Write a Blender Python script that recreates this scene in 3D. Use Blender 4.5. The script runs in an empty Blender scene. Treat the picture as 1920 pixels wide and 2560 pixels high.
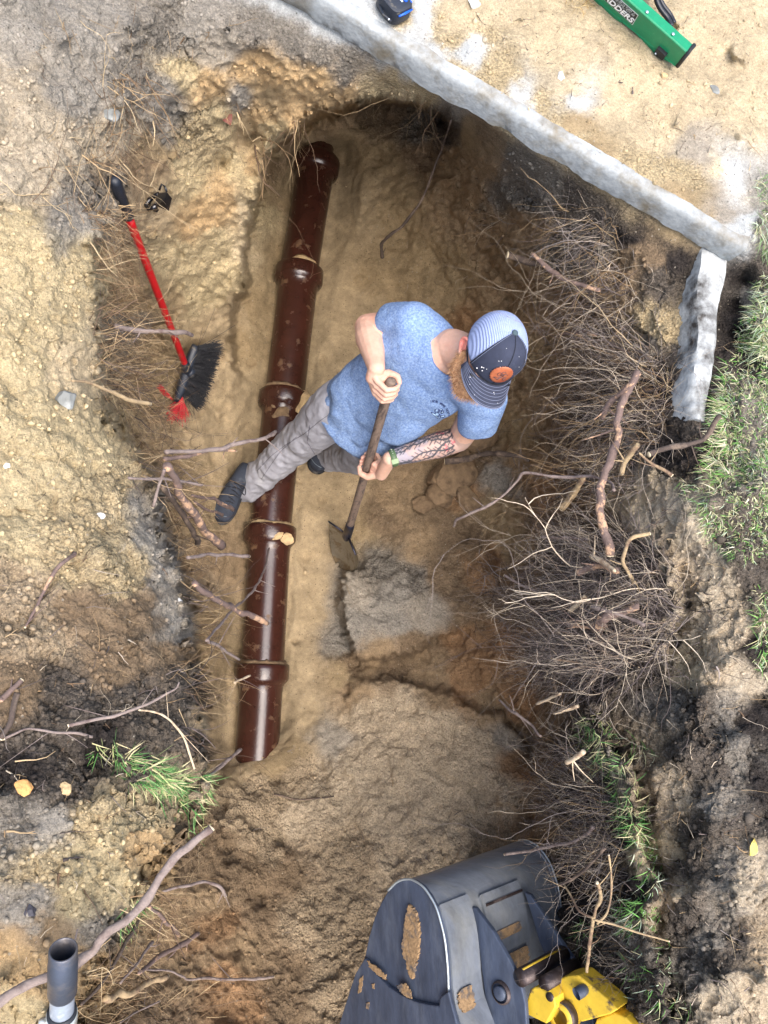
import bpy, bmesh, math, random
import numpy as np
from mathutils import Vector, Matrix
random.seed(7); RNG = np.random.default_rng(11)
SC = bpy.context.scene
COLL = SC.collection

# ------------------------------------------------------------------ camera
F = 1934.0; CZ = 3.55
_off = np.array([450 - 960.0, 1720 - 1280.0])            # where straight down falls, from the centre
TILT = math.atan(np.hypot(*_off) / F)
_h = np.array([-_off[0], _off[1]]); _h /= np.hypot(*_h)
CD = np.array([math.sin(TILT) * _h[0], math.sin(TILT) * _h[1], -math.cos(TILT)])
_ax = np.cross([0, 0, -1.0], CD); _ax /= np.linalg.norm(_ax)
def _rot(v):
    v = np.array(v, float)
    return v * math.cos(TILT) + np.cross(_ax, v) * math.sin(TILT) + _ax * np.dot(_ax, v) * (1 - math.cos(TILT))
CR = _rot([1, 0, 0]); CU = _rot([0, 1, 0])
cam_d = bpy.data.cameras.new('camera'); cam = bpy.data.objects.new('camera', cam_d); COLL.objects.link(cam)
M = Matrix.Identity(4)
for i in range(3):
    M[i][0] = CR[i]; M[i][1] = CU[i]; M[i][2] = -CD[i]
M[0][3] = 0; M[1][3] = 0; M[2][3] = CZ
cam.matrix_world = M
cam_d.sensor_fit = 'VERTICAL'; cam_d.sensor_height = 24; cam_d.lens = F / 2560 * 24
cam_d.clip_start = 0.02; cam_d.clip_end = 500
SC.camera = cam

# ------------------------------------------------------------------ light
SUN_EL, SUN_AZ = math.radians(70), math.radians(168)
w = bpy.data.worlds.new('World'); SC.world = w; w.use_nodes = True
nt = w.node_tree; bg = nt.nodes['Background']
sky = nt.nodes.new('ShaderNodeTexSky'); sky.sky_type = 'NISHITA'; sky.sun_disc = False
sky.sun_elevation = SUN_EL; sky.sun_rotation = SUN_AZ
sky.air_density = 1.0; sky.dust_density = 4.0; sky.ozone_density = 1.0
nt.links.new(sky.outputs[0], bg.inputs[0]); bg.inputs[1].default_value = 0.15
sd = bpy.data.lights.new('sun', 'SUN'); sd.energy = 1.5; sd.angle = math.radians(58); sd.color = (1, 0.96, 0.92)
so = bpy.data.objects.new('sun', sd); COLL.objects.link(so)
sdir = Vector((math.sin(SUN_AZ) * math.cos(SUN_EL), math.cos(SUN_AZ) * math.cos(SUN_EL), math.sin(SUN_EL)))
so.rotation_euler = sdir.to_track_quat('Z', 'Y').to_euler(); so.location = (0, 0, 6)
SC.view_settings.view_transform = 'Standard'; SC.view_settings.look = 'None'
SC.view_settings.exposure = 1.42; SC.view_settings.gamma = 1.0
try: SC.cycles.max_bounces = 8; SC.cycles.diffuse_bounces = 6
except Exception: pass

# ------------------------------------------------------------------ helpers
def P(px, py, z):
    ray = CD + (px - 960) / F * CR - (py - 1280) / F * CU
    s = (z - CZ) / ray[2]
    return Vector((ray[0] * s, ray[1] * s, z))
def Parr(px, py, z):
    ray = CD[None] + ((px - 960) / F)[:, None] * CR[None] - ((py - 1280) / F)[:, None] * CU[None]
    s = (z - CZ) / ray[:, 2]
    return np.stack([ray[:, 0] * s, ray[:, 1] * s, z], 1)
def to_px(p):
    v = np.asarray(p, float) - np.array([0, 0, CZ]); d = v @ CD
    return 960 + F * (v @ CR) / d, 1280 - F * (v @ CU) / d
def lin(c):
    return tuple(((x / 255) / 12.92 if x / 255 < .04045 else ((x / 255 + .055) / 1.055) ** 2.4) for x in c)

def _hash(ix, iy, iz, s):
    h = (ix * 374761393 + iy * 668265263 + iz * 2147483647 + s * 144665) & 0xffffffff
    h = ((h ^ (h >> 13)) * 1274126177) & 0xffffffff
    h = ((h ^ (h >> 16)) * 2246822519) & 0xffffffff
    return (h ^ (h >> 15)) / 4294967295.0 * 2 - 1
def vnoise(p, s=0):
    p = np.asarray(p, float); i = np.floor(p).astype(np.int64); f = p - i
    f = f * f * f * (f * (f * 6 - 15) + 10); out = 0
    for dx in (0, 1):
        wx = f[:, 0] if dx else 1 - f[:, 0]
        for dy in (0, 1):
            wy = f[:, 1] if dy else 1 - f[:, 1]
            for dz in (0, 1):
                wz = f[:, 2] if dz else 1 - f[:, 2]
                out = out + wx * wy * wz * _hash(i[:, 0] + dx, i[:, 1] + dy, i[:, 2] + dz, s)
    return out
def fbm(p, octv=4, s=0, gain=.5):
    a = 1; t = 0; o = 0
    for k in range(octv):
        o = o + a * vnoise(p * (2.03 ** k) + 17.3 * k, s + k); t += a; a *= gain
    return o / t

# -- materials
def new_mat(name):
    m = bpy.data.materials.new(name); m.use_nodes = True
    return m, m.node_tree.nodes, m.node_tree.links, m.node_tree.nodes['Principled BSDF']
def mat(name, col, rough=.6, metal=0, var=.15, vscale=30, col2=None, c2scale=8, c2lo=.5, c2hi=.62, bump=.0, bscale=120, spec=.5, coat=0, attr=False, stretch=None, sub=0, c2rough=None):
    """procedural: base colour with fine value noise, an optional second colour in noisy patches, bump"""
    m, N, L, b = new_mat(name)
    tc = N.new('ShaderNodeTexCoord'); src = tc.outputs['Object']
    if stretch:
        mp = N.new('ShaderNodeMapping'); mp.inputs['Scale'].default_value = stretch
        L.new(src, mp.inputs[0]); src = mp.outputs[0]
    if attr:
        a = N.new('ShaderNodeAttribute'); a.attribute_name = 'Col'; cur = a.outputs['Color']
    else:
        rgb = N.new('ShaderNodeRGB'); rgb.outputs[0].default_value = (*lin(col), 1); cur = rgb.outputs[0]
    if col2 is not None:
        n2 = N.new('ShaderNodeTexNoise'); n2.inputs['Scale'].default_value = c2scale; n2.inputs['Detail'].default_value = 8; n2.inputs['Roughness'].default_value = .65
        L.new(src, n2.inputs['Vector'])
        mr = N.new('ShaderNodeMapRange'); mr.inputs[1].default_value = c2lo; mr.inputs[2].default_value = c2hi
        L.new(n2.outputs[0], mr.inputs[0])
        mx = N.new('ShaderNodeMix'); mx.data_type = 'RGBA'; L.new(mr.outputs[0], mx.inputs[0]); L.new(cur, mx.inputs[6])
        mx.inputs[7].default_value = (*lin(col2), 1); cur = mx.outputs[2]
        if c2rough is not None:
            mr2 = N.new('ShaderNodeMapRange'); mr2.inputs[3].default_value = rough; mr2.inputs[4].default_value = c2rough
            L.new(mr.outputs[0], mr2.inputs[0]); L.new(mr2.outputs[0], b.inputs['Roughness'])
    n = N.new('ShaderNodeTexNoise'); n.inputs['Scale'].default_value = vscale; n.inputs['Detail'].default_value = 6; n.inputs['Roughness'].default_value = .7
    L.new(src, n.inputs['Vector'])
    mr = N.new('ShaderNodeMapRange'); mr.inputs[1].default_value = .25; mr.inputs[2].default_value = .75
    mr.inputs[3].default_value = 1 - var * 1.6; mr.inputs[4].default_value = 1 + var * 1.6
    L.new(n.outputs[0], mr.inputs[0])
    vm = N.new('ShaderNodeVectorMath'); vm.operation = 'SCALE'; L.new(cur, vm.inputs[0]); L.new(mr.outputs[0], vm.inputs['Scale'])
    L.new(vm.outputs[0], b.inputs['Base Color'])
    if c2rough is None: b.inputs['Roughness'].default_value = rough
    b.inputs['Metallic'].default_value = metal
    b.inputs['Specular IOR Level'].default_value = spec
    if coat: b.inputs['Coat Weight'].default_value = coat; b.inputs['Coat Roughness'].default_value = .08
    if sub:
        b.inputs['Subsurface Weight'].default_value = sub; b.inputs['Subsurface Radius'].default_value = (.01, .004, .002)
    if bump:
        nb = N.new('ShaderNodeTexNoise'); nb.inputs['Scale'].default_value = bscale; nb.inputs['Detail'].default_value = 5
        L.new(src, nb.inputs['Vector'])
        bp = N.new('ShaderNodeBump'); bp.inputs['Strength'].default_value = bump; bp.inputs['Distance'].default_value = .004
        L.new(nb.outputs[0], bp.inputs['Height']); L.new(bp.outputs[0], b.inputs['Normal'])
    return m

def soil_mat():
    m, N, L, b = new_mat('soil')
    a = N.new('ShaderNodeAttribute'); a.attribute_name = 'Col'
    g = N.new('ShaderNodeAttribute'); g.attribute_name = 'Gr'
    tc = N.new('ShaderNodeTexCoord')
    def noise(sc, det=6, ro=.65):
        n = N.new('ShaderNodeTexNoise'); n.inputs['Scale'].default_value = sc; n.inputs['Detail'].default_value = det
        n.inputs['Roughness'].default_value = ro; L.new(tc.outputs['Object'], n.inputs['Vector']); return n.outputs[0]
    def mrange(src, a0, a1, b0, b1):
        r = N.new('ShaderNodeMapRange'); L.new(src, r.inputs[0])
        for k, v in zip((1, 2, 3, 4), (a0, a1, b0, b1)): r.inputs[k].default_value = v
        return r.outputs[0]
    def math_(op, x, y):
        n = N.new('ShaderNodeMath'); n.operation = op
        for k, v in ((0, x), (1, y)):
            if isinstance(v, (int, float)): n.inputs[k].default_value = v
            else: L.new(v, n.inputs[k])
        return n.outputs[0]
    grain = mrange(noise(420, 3), .3, .7, .74, 1.26)
    mid = mrange(noise(38, 8, .75), .3, .7, .76, 1.24)
    big = mrange(noise(7, 6), .3, .7, .88, 1.12)
    gran = mrange(noise(150, 4, .6), .36, .64, -.42, .42)
    k = math_('MULTIPLY', math_('MULTIPLY', math_('MULTIPLY', grain, mid), big), math_('ADD', math_('MULTIPLY', gran, g.outputs['Fac']), 1.0))
    vm = N.new('ShaderNodeVectorMath'); vm.operation = 'SCALE'; L.new(a.outputs['Color'], vm.inputs[0]); L.new(k, vm.inputs['Scale'])
    # specks: pebbles light, humus dark
    vo = N.new('ShaderNodeTexVoronoi'); vo.inputs['Scale'].default_value = 95; L.new(tc.outputs['Object'], vo.inputs['Vector'])
    vs = N.new('ShaderNodeSeparateColor'); L.new(vo.outputs['Color'], vs.inputs[0])
    d = mrange(vo.outputs['Distance'], .16, .30, 1, 0)
    li = math_('MULTIPLY', d, math_('GREATER_THAN', vs.outputs[0], .93))
    da = math_('MULTIPLY', d, math_('LESS_THAN', vs.outputs[0], .10))
    m1 = N.new('ShaderNodeMix'); m1.data_type = 'RGBA'; L.new(math_('MULTIPLY', li, .75), m1.inputs[0]); L.new(vm.outputs[0], m1.inputs[6]); m1.inputs[7].default_value = (.42, .37, .29, 1)
    m2 = N.new('ShaderNodeMix'); m2.data_type = 'RGBA'; L.new(math_('MULTIPLY', da, .7), m2.inputs[0]); L.new(m1.outputs[2], m2.inputs[6]); m2.inputs[7].default_value = (.05, .038, .028, 1)
    L.new(m2.outputs[2], b.inputs['Base Color'])
    b.inputs['Roughness'].default_value = .93; b.inputs['Specular IOR Level'].default_value = .15
    # bump: fine grain everywhere, crumbs where 'Gr' is high
    vo2 = N.new('ShaderNodeTexVoronoi'); vo2.inputs['Scale'].default_value = 85; L.new(tc.outputs['Object'], vo2.inputs['Vector'])
    vo3 = N.new('ShaderNodeTexVoronoi'); vo3.inputs['Scale'].default_value = 210; L.new(tc.outputs['Object'], vo3.inputs['Vector'])
    cr = math_('ADD', mrange(vo2.outputs['Distance'], 0, .8, 1, 0), math_('MULTIPLY', mrange(vo3.outputs['Distance'], 0, .8, 1, 0), .5))
    hgt = math_('ADD', math_('MULTIPLY', math_('MULTIPLY', cr, g.outputs['Fac']), .9), math_('ADD', math_('MULTIPLY', noise(110, 9, .85), .7), math_('MULTIPLY', noise(420, 4, .8), .4)))
    bp = N.new('ShaderNodeBump'); bp.inputs['Strength'].default_value = .9; bp.inputs['Distance'].default_value = .012
    L.new(hgt, bp.inputs['Height']); L.new(bp.outputs[0], b.inputs['Normal'])
    return m

# -- objects
def tag(o, label=None, cat=None, group=None, kind=None):
    if label: o['label'] = label
    if cat: o['category'] = cat
    if group: o['group'] = group
    if kind: o['kind'] = kind
    return o
def mesh_obj(name, V, Fc, m, parent=None, smooth=True, cols=None):
    me = bpy.data.meshes.new(name)
    if isinstance(V, np.ndarray): V = V.tolist()
    me.from_pydata([tuple(v) for v in V], [], Fc); me.update()
    for mm in (m if isinstance(m, (list, tuple)) else [m]): me.materials.append(mm)
    if smooth: me.polygons.foreach_set('use_smooth', [True] * len(me.polygons))
    if cols is not None:
        ca = me.color_attributes.new('Col', 'FLOAT_COLOR', 'POINT')
        c = np.ones((len(V), 4)); c[:, :3] = np.asarray(cols); ca.data.foreach_set('color', c.ravel())
    o = bpy.data.objects.new(name, me); COLL.objects.link(o)
    if parent is not None: o.parent = parent; 
    return o
def empty(name, loc=(0, 0, 0)):
    o = bpy.data.objects.new(name, None); COLL.objects.link(o); o.location = loc; o.empty_display_size = .05
    return o
def adopt(root, *parts):
    """parent parts (built in world space) under a root that sits at its own base"""
    inv = Matrix.Translation(-Vector(root.location))
    for p in parts:
        p.parent = root
        if p.data: p.data.transform(inv)
class MB:
    def __init__(s): s.v = []; s.f = []; s.c = []
    def add(s, V, Fc, col=None):
        n = len(s.v); s.v.extend([tuple(v) for v in V]); s.f.extend([tuple(i + n for i in f) for f in Fc])
        if col is not None: s.c.extend([col] * len(V))
    def box(s, c, sx, sy, sz, X=(1, 0, 0), Y=(0, 1, 0), Z=(0, 0, 1), taper=1):
        c = Vector(c); X = Vector(X); Y = Vector(Y); Z = Vector(Z); V = []
        for k in (-1, 1):
            t = taper if k > 0 else 1
            for i, j in ((-1, -1), (1, -1), (1, 1), (-1, 1)):
                V.append(c + X * (i * sx / 2 * t) + Y * (j * sy / 2 * t) + Z * (k * sz / 2))
        s.add(V, [(3, 2, 1, 0), (4, 5, 6, 7), (0, 1, 5, 4), (1, 2, 6, 5), (2, 3, 7, 6), (3, 0, 4, 7)])
    def tube(s, pts, rad, n=10, caps=True, col=None):
        pts = [Vector(p) for p in pts]; R = rad if isinstance(rad, (list, tuple)) else [rad] * len(pts)
        V = []; up = None
        for i, p in enumerate(pts):
            t = (pts[min(i + 1, len(pts) - 1)] - pts[max(i - 1, 0)])
            if t.length < 1e-9: t = Vector((0, 0, 1))
            t.normalize()
            if up is None:
                up = t.orthogonal().normalized()
            else:
                up = (up - t * up.dot(t))
                up = up.normalized() if up.length > 1e-6 else t.orthogonal().normalized()
            b = t.cross(up)
            for k in range(n):
                a = 2 * math.pi * k / n
                V.append(p + (up * math.cos(a) + b * math.sin(a)) * R[i])
        Fc = [(i * n + k, i * n + (k + 1) % n, (i + 1) * n + (k + 1) % n, (i + 1) * n + k) for i in range(len(pts) - 1) for k in range(n)]
        if caps: Fc += [tuple(range(n))[::-1], tuple((len(pts) - 1) * n + k for k in range(n))]
        s.add(V, Fc, col)
    def lathe(s, origin, axis, prof, n=48, cap=False):
        """prof: (distance along axis, radius)"""
        a = Vector(axis).normalized(); u = a.orthogonal().normalized(); v = a.cross(u); o = Vector(origin); V = []
        for d, r in prof:
            for k in range(n):
                t = 2 * math.pi * k / n; V.append(o + a * d + (u * math.cos(t) + v * math.sin(t)) * r)
        Fc = [(i * n + k, i * n + (k + 1) % n, (i + 1) * n + (k + 1) % n, (i + 1) * n + k) for i in range(len(prof) - 1) for k in range(n)]
        if cap: Fc += [tuple(range(n))[::-1], tuple((len(prof) - 1) * n + k for k in range(n))]
        s.add(V, Fc)
    def loft(s, rings, cap=True):
        n = len(rings[0]); V = [p for r in rings for p in r]
        Fc = [(i * n + k, i * n + (k + 1) % n, (i + 1) * n + (k + 1) % n, (i + 1) * n + k) for i in range(len(rings) - 1) for k in range(n)]
        if cap: Fc += [tuple(range(n))[::-1], tuple((len(rings) - 1) * n + k for k in range(n))]
        s.add(V, Fc)
    def ball(s, c, r, X=(1, 0, 0), Y=(0, 1, 0), Z=(0, 0, 1), nu=20, nv=12):
        if not isinstance(r, (tuple, list)): r = (r, r, r)
        c = Vector(c); X = Vector(X); Y = Vector(Y); Z = Vector(Z); V = [c - Z * r[2]]
        for j in range(1, nv):
            ph = -math.pi / 2 + math.pi * j / nv
            for k in range(nu):
                t = 2 * math.pi * k / nu
                V.append(c + X * (r[0] * math.cos(ph) * math.cos(t)) + Y * (r[1] * math.cos(ph) * math.sin(t)) + Z * (r[2] * math.sin(ph)))
        V.append(c + Z * r[2]); last = len(V) - 1
        Fc = [(0, 1 + (k + 1) % nu, 1 + k) for k in range(nu)]
        for j in range(nv - 2):
            for k in range(nu):
                a = 1 + j * nu + k; b2 = 1 + j * nu + (k + 1) % nu; Fc.append((a, b2, b2 + nu, a + nu))
        Fc += [(last, 1 + (nv - 2) * nu + k, 1 + (nv - 2) * nu + (k + 1) % nu) for k in range(nu)]
        s.add(V, Fc)
    def cone(s, a, b, ra, rb, n=16):
        """a limb segment with round ends: closed tapered capsule"""
        a = Vector(a); b = Vector(b); t = (b - a); L = t.length; t = t / L if L > 1e-9 else Vector((0, 0, 1))
        prof = []
        for i in range(5): q = math.pi / 2 * (i / 4); prof.append((-ra * math.cos(q), max(ra * math.sin(q), 1e-4)))
        for i in range(5): q = math.pi / 2 * (i / 4); prof.append((L + rb * math.sin(q), max(rb * math.cos(q), 1e-4)))
        s.lathe(a, t, prof, n, cap=True)
    def build(s, name, m, parent=None, smooth=True):
        return mesh_obj(name, s.v, s.f, m, parent, smooth, s.c if s.c and len(s.c) == len(s.v) else None)
def bake(o):
    dg = bpy.context.evaluated_depsgraph_get(); me = bpy.data.meshes.new_from_object(o.evaluated_get(dg), depsgraph=dg)
    old = o.data; o.modifiers.clear(); o.data = me; bpy.data.meshes.remove(old)
    me.name = o.name
    return o
def remesh(o, voxel, smooth=4, fac=.5):
    mats = [m for m in o.data.materials]
    r = o.modifiers.new('r', 'REMESH'); r.mode = 'VOXEL'; r.voxel_size = voxel; r.use_smooth_shade = True
    if smooth:
        sm = o.modifiers.new('s', 'SMOOTH'); sm.iterations = smooth; sm.factor = fac
    bake(o)
    o.data.materials.clear()
    for m in mats: o.data.materials.append(m)
    o.data.polygons.foreach_set('use_smooth', [True] * len(o.data.polygons))
    return o
def coords(o):
    n = len(o.data.vertices); a = np.empty(n * 3); o.data.vertices.foreach_get('co', a); return a.reshape(n, 3)
def normals(o):
    n = len(o.data.vertices); a = np.empty(n * 3); o.data.vertices.foreach_get('normal', a); return a.reshape(n, 3)
def set_coords(o, a): o.data.vertices.foreach_set('co', np.ascontiguousarray(a).ravel()); o.data.update()
def set_cols(o, c):
    me = o.data; ca = me.color_attributes.get('Col') or me.color_attributes.new('Col', 'FLOAT_COLOR', 'POINT')
    x = np.ones((len(me.vertices), 4)); x[:, :3] = c; ca.data.foreach_set('color', x.ravel())
def edge_bevel(o, wd=.003, seg=2):
    b = o.modifiers.new('b', 'BEVEL'); b.width = wd; b.segments = seg; b.limit_method = 'ANGLE'; b.angle_limit = math.radians(40)
    bake(o); return o
def smooth_by_angle(o, ang=35):
    me = o.data; bm = bmesh.new(); bm.from_mesh(me)
    for e in bm.edges:
        if len(e.link_faces) == 2 and e.calc_face_angle(0) > math.radians(ang): e.smooth = False
    bm.to_mesh(me); bm.free(); return o
def crom(pts, n=8):
    """smooth curve through points"""
    p = [Vector(q) for q in pts]; p = [p[0] * 2 - p[1]] + p + [p[-1] * 2 - p[-2]]; out = []
    for i in range(1, len(p) - 2):
        for k in range(n):
            t = k / n; a, b, c, d = p[i - 1:i + 3]
            out.append(.5 * ((2 * b) + (c - a) * t + (2 * a - 5 * b + 4 * c - d) * t * t + (3 * b - a - 3 * c + d) * t ** 3))
    out.append(p[-2]); return out
STEP = 3.4

# ================================================================== TERRAIN
# heights (metres above the pipe bed) of the dug ground, surveyed at points of the photograph
ZP = []
def zp(*a):
    for q in a: ZP.append(q)
def brk(line, zhi, zlo, off=9, step=28):
    """a rim: the ground to the LEFT of the walking direction is high, to the right it is low"""
    for i in range(len(line) - 1):
        (x0, y0), (x1, y1) = line[i], line[i + 1]; L = math.hypot(x1 - x0, y1 - y0); n = max(1, int(L / step))
        nx, ny = (y1 - y0) / L, -(x1 - x0) / L            # left of travel on a y-down picture
        for k in range(n):
            t = k / n; x = x0 + (x1 - x0) * t; y = y0 + (y1 - y0) * t
            a = zhi[i] + (zhi[i + 1] - zhi[i]) * t; b = zlo[i] + (zlo[i + 1] - zlo[i]) * t
            zp((x + nx * off, y + ny * off, a), (x - nx * off, y - ny * off, b))
ZS = 1.85; TS = .085                                       # slab top, slab thickness
# left rim, walked upwards in the picture (high side on its left)
brk([(180, 2560), (250, 2400), (345, 2280), (430, 2150), (480, 2080), (515, 1960), (512, 1820), (500, 1650), (470, 1480), (425, 1340), (395, 1220), (340, 1120), (262, 1000), (262, 900), (240, 740), (222, 610), (300, 545), (330, 480)],
    [2.3, 2.3, 2.25, 2.2, 2.15, 2.1, 2.05, 1.98, 1.92, 1.86, 1.82, 1.8, 1.76, 1.75, 1.75, 1.72, 1.66, 1.6],
    [1.1, .9, .8, .6, .4, .25, .2, .2, .25, .3, .4, .55, .95, 1.15, 1.35, 1.5, 1.45, 1.5])
# arch lip of the hollow under the slab
brk([(604, 940), (580, 850), (592, 770), (612, 700), (625, 560), (655, 460), (692, 372), (742, 330), (800, 298), (870, 266), (960, 256), (1045, 262), (1105, 285), (1140, 330)],
    [.24, .4, .58, .78, 1.02, 1.25, 1.42, 1.5, 1.52, 1.6, 1.64, 1.64, 1.6, 1.3], [.09, .1, .1, .12, .13, .14, .18, .2, .22, .25, .3, .38, .5, .8], off=6, step=12)
# the grey ledge beside the shovel and the crusty mound below it
brk([(905, 1420), (862, 1440), (850, 1500), (848, 1570), (880, 1640), (960, 1650), (1060, 1620), (1150, 1580)], [.2, .23, .27, .29, .3, .3, .3, .32], [.05, .02, .02, .02, .05, .12, .12, .2], off=7, step=14)
brk([(1330, 1900), (1250, 1790), (1120, 1735), (1000, 1690), (900, 1700), (850, 1740)], [.42, .42, .35, .27, .22, .16], [.33, .3, .24, .16, .14, .11], off=7, step=14)
# right rim of turf and soil over the root mats
brk([(1655, 1330), (1690, 1420), (1700, 1520), (1665, 1610), (1590, 1700), (1490, 1790), (1530, 1880), (1585, 1960), (1600, 2080), (1640, 2200), (1620, 2330), (1660, 2440), (1690, 2560)][::-1],
    [1.78, 1.78, 1.78, 1.78, 1.76, 1.74, 1.7, 1.66, 1.7, 1.74, 1.76, 1.78, 1.76][::-1] and [1.8, 1.8, 1.78, 1.78, 1.76, 1.74, 1.7, 1.66, 1.7, 1.74, 1.76, 1.78, 1.76],
    [1.5, 1.5, 1.5, 1.48, 1.42, 1.4, 1.35, 1.3, 1.4, 1.5, 1.58, 1.62, 1.62])
zp((0, 0, 1.95), (150, 100, 1.9), (330, 60, 1.82), (300, 250, 1.76), (400, 130, 1.66), (0, 300, 1.92), (150, 400, 1.8), (0, 500, 1.9), (120, 600, 1.82), (0, 800, 1.88), (150, 850, 1.8), (0, 1000, 1.9), (150, 1100, 1.85),
   (0, 1400, 1.98), (250, 1400, 1.92), (100, 1600, 2.05), (350, 1600, 1.98), (0, 1800, 2.15), (250, 1800, 2.1), (0, 2000, 2.25), (250, 2000, 2.2), (0, 2200, 2.3), (200, 2200, 2.28), (0, 2450, 2.33), (120, 2560, 2.33),
   (-600, -600, 2.0), (-600, 600, 2.0), (-600, 1500, 2.2), (-600, 2400, 2.3), (-300, 3100, 2.25), (-200, 0, 1.95),
   (450, 40, 1.72), (560, 60, 1.76), (640, 110, 1.75), (760, 150, 1.74), (500, 190, 1.62), (430, 260, 1.56), (600, 200, 1.6), (700, 200, 1.62), (820, 215, 1.62), (900, 225, 1.63),
   (590, 280, 1.42), (680, 270, 1.45), (500, 320, 1.38), (420, 400, 1.36), (560, 400, 1.1), (620, 350, 1.2),
   (400, 520, 1.2), (500, 500, 1.12), (590, 480, 1.15), (350, 640, 1.15), (450, 640, .95), (560, 640, .82), (350, 760, .95), (430, 780, .68), (510, 760, .6), (572, 770, .52),
   (340, 880, .75), (420, 900, .48), (520, 900, .3), (560, 900, .27), (380, 1000, .55), (460, 1020, .33), (560, 1040, .18), (440, 1120, .3), (520, 1150, .16), (470, 1250, .22), (550, 1300, .09), (520, 1450, .12), (560, 1600, .1), (560, 1750, .1), (555, 1900, .14),
   (720, 560, .12), (860, 560, .13), (700, 450, .14), (860, 430, .18), (800, 340, .22), (900, 310, .26), (960, 300, .32), (1050, 310, .45), (950, 400, .24), (1050, 420, .4), (1100, 380, .6),
   (640, 900, .05), (620, 1100, .05), (800, 900, .05), (900, 700, .1), (1000, 600, .25), (1000, 800, .08), (750, 1200, .02), (760, 1400, .0), (740, 1600, .0), (720, 1800, .04), (590, 1500, .02), (575, 1700, .03), (800, 1250, .02), (930, 1250, .1),
   (1120, 520, .55), (1200, 420, 1.05), (1170, 350, 1.15), (1280, 430, 1.45), (1250, 520, 1.0), (1200, 640, .6), (1100, 680, .28), (1340, 520, 1.45), (1320, 640, 1.1), (1420, 560, 1.58), (1260, 780, .5), (1130, 820, .14),
   (1480, 620, 1.6), (1400, 700, 1.3), (1350, 840, .85), (1500, 760, 1.5), (1450, 900, 1.2), (1580, 640, 1.68), (1620, 760, 1.64), (1560, 900, 1.55), (1300, 960, .5), (1200, 960, .15),
   (1660, 820, 1.7), (1650, 950, 1.68), (1560, 1040, 1.5), (1420, 1040, 1.0), (1330, 1090, .55), (1240, 1090, .22), (1700, 1100, 1.7), (1620, 1180, 1.62), (1500, 1180, 1.3), (1380, 1200, .8), (1280, 1230, .35), (1150, 1080, .12),
   (1100, 1160, .2), (1180, 1190, .34), (1150, 1250, .34), (1060, 1270, .18), (950, 1330, .12), (1150, 1350, .22), (1060, 1420, .2), (1230, 1400, .3),
   (835, 1440, .02), (880, 1440, .2), (960, 1440, .22), (820, 1560, .02), (860, 1560, .3), (940, 1500, .3), (1020, 1500, .3), (1100, 1540, .3), (1020, 1590, .3), (900, 1610, .28), (830, 1660, .12), (1060, 1640, .16), (1180, 1600, .3), (1120, 1480, .26),
   (930, 1680, .16), (1000, 1690, .18), (1150, 1720, .26), (1250, 1620, .5), (1300, 1500, .62), (1380, 1350, .95), (1500, 1320, 1.35), (1420, 1500, 1.1), (1540, 1480, 1.5), (1400, 1650, 1.05), (1540, 1620, 1.55), (1320, 1700, .7),
   (1270, 1800, .5), (1380, 1800, .95), (1290, 1920, .52), (1420, 1930, 1.1), (1330, 2060, .62), (1480, 2060, 1.25), (1400, 2200, .9), (1520, 2250, 1.3), (1450, 2400, 1.0), (1560, 2480, 1.35),
   (850, 1760, .16), (780, 1760, .1), (900, 1840, .28), (1050, 1800, .34), (1200, 1850, .42), (1000, 1950, .38), (1200, 2000, .46), (800, 1900, .14), (700, 1960, .1), (640, 2000, .24), (560, 2010, .22), (600, 1890, .06), (622, 1955, .15), (690, 1850, .15), (664, 1905, .15), (700, 1930, .2), (850, 2050, .3), (1000, 2150, .4), (1200, 2150, .5), (700, 2100, .2), (580, 2120, .34), (520, 2200, .55),
   (650, 2250, .32), (800, 2250, .34), (950, 2300, .42), (480, 2320, .75), (600, 2380, .5), (750, 2420, .45), (420, 2450, .95), (560, 2540, .65), (760, 2560, .5), (1000, 2560, .5), (1300, 2560, .6), (300, 2560, 1.25),
   (500, 3100, .9), (1000, 3100, .6), (1500, 3100, 1.2), (1850, 3100, 1.85), (2500, 3100, 1.9), (2500, 1500, 1.9), (2600, 600, 1.9),
   (1760, 1080, 1.77), (1840, 1000, 1.84), (1900, 800, 1.86), (1790, 1250, 1.8), (1720, 1300, 1.78), (1850, 1400, 1.86), (1920, 1200, 1.88), (1740, 1500, 1.82), (1820, 1650, 1.84), (1900, 1550, 1.86), (1750, 1750, 1.84), (1700, 1900, 1.84), (1850, 1850, 1.84), (1900, 1950, 1.8), (1780, 2050, 1.86), (1720, 2250, 1.86), (1850, 2250, 1.86), (1800, 2450, 1.88), (1910, 2450, 1.86),
   (1885, 1480, 1.82), (1915, 1750, 1.72), (1905, 2050, 1.74), (1850, 760, 1.62), (1848, 860, 1.6), (1862, 700, 1.66), (1895, 680, 1.82), (1900, 560, 1.87), (1880, 640, 1.8), (1838, 940, 1.7))

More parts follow.
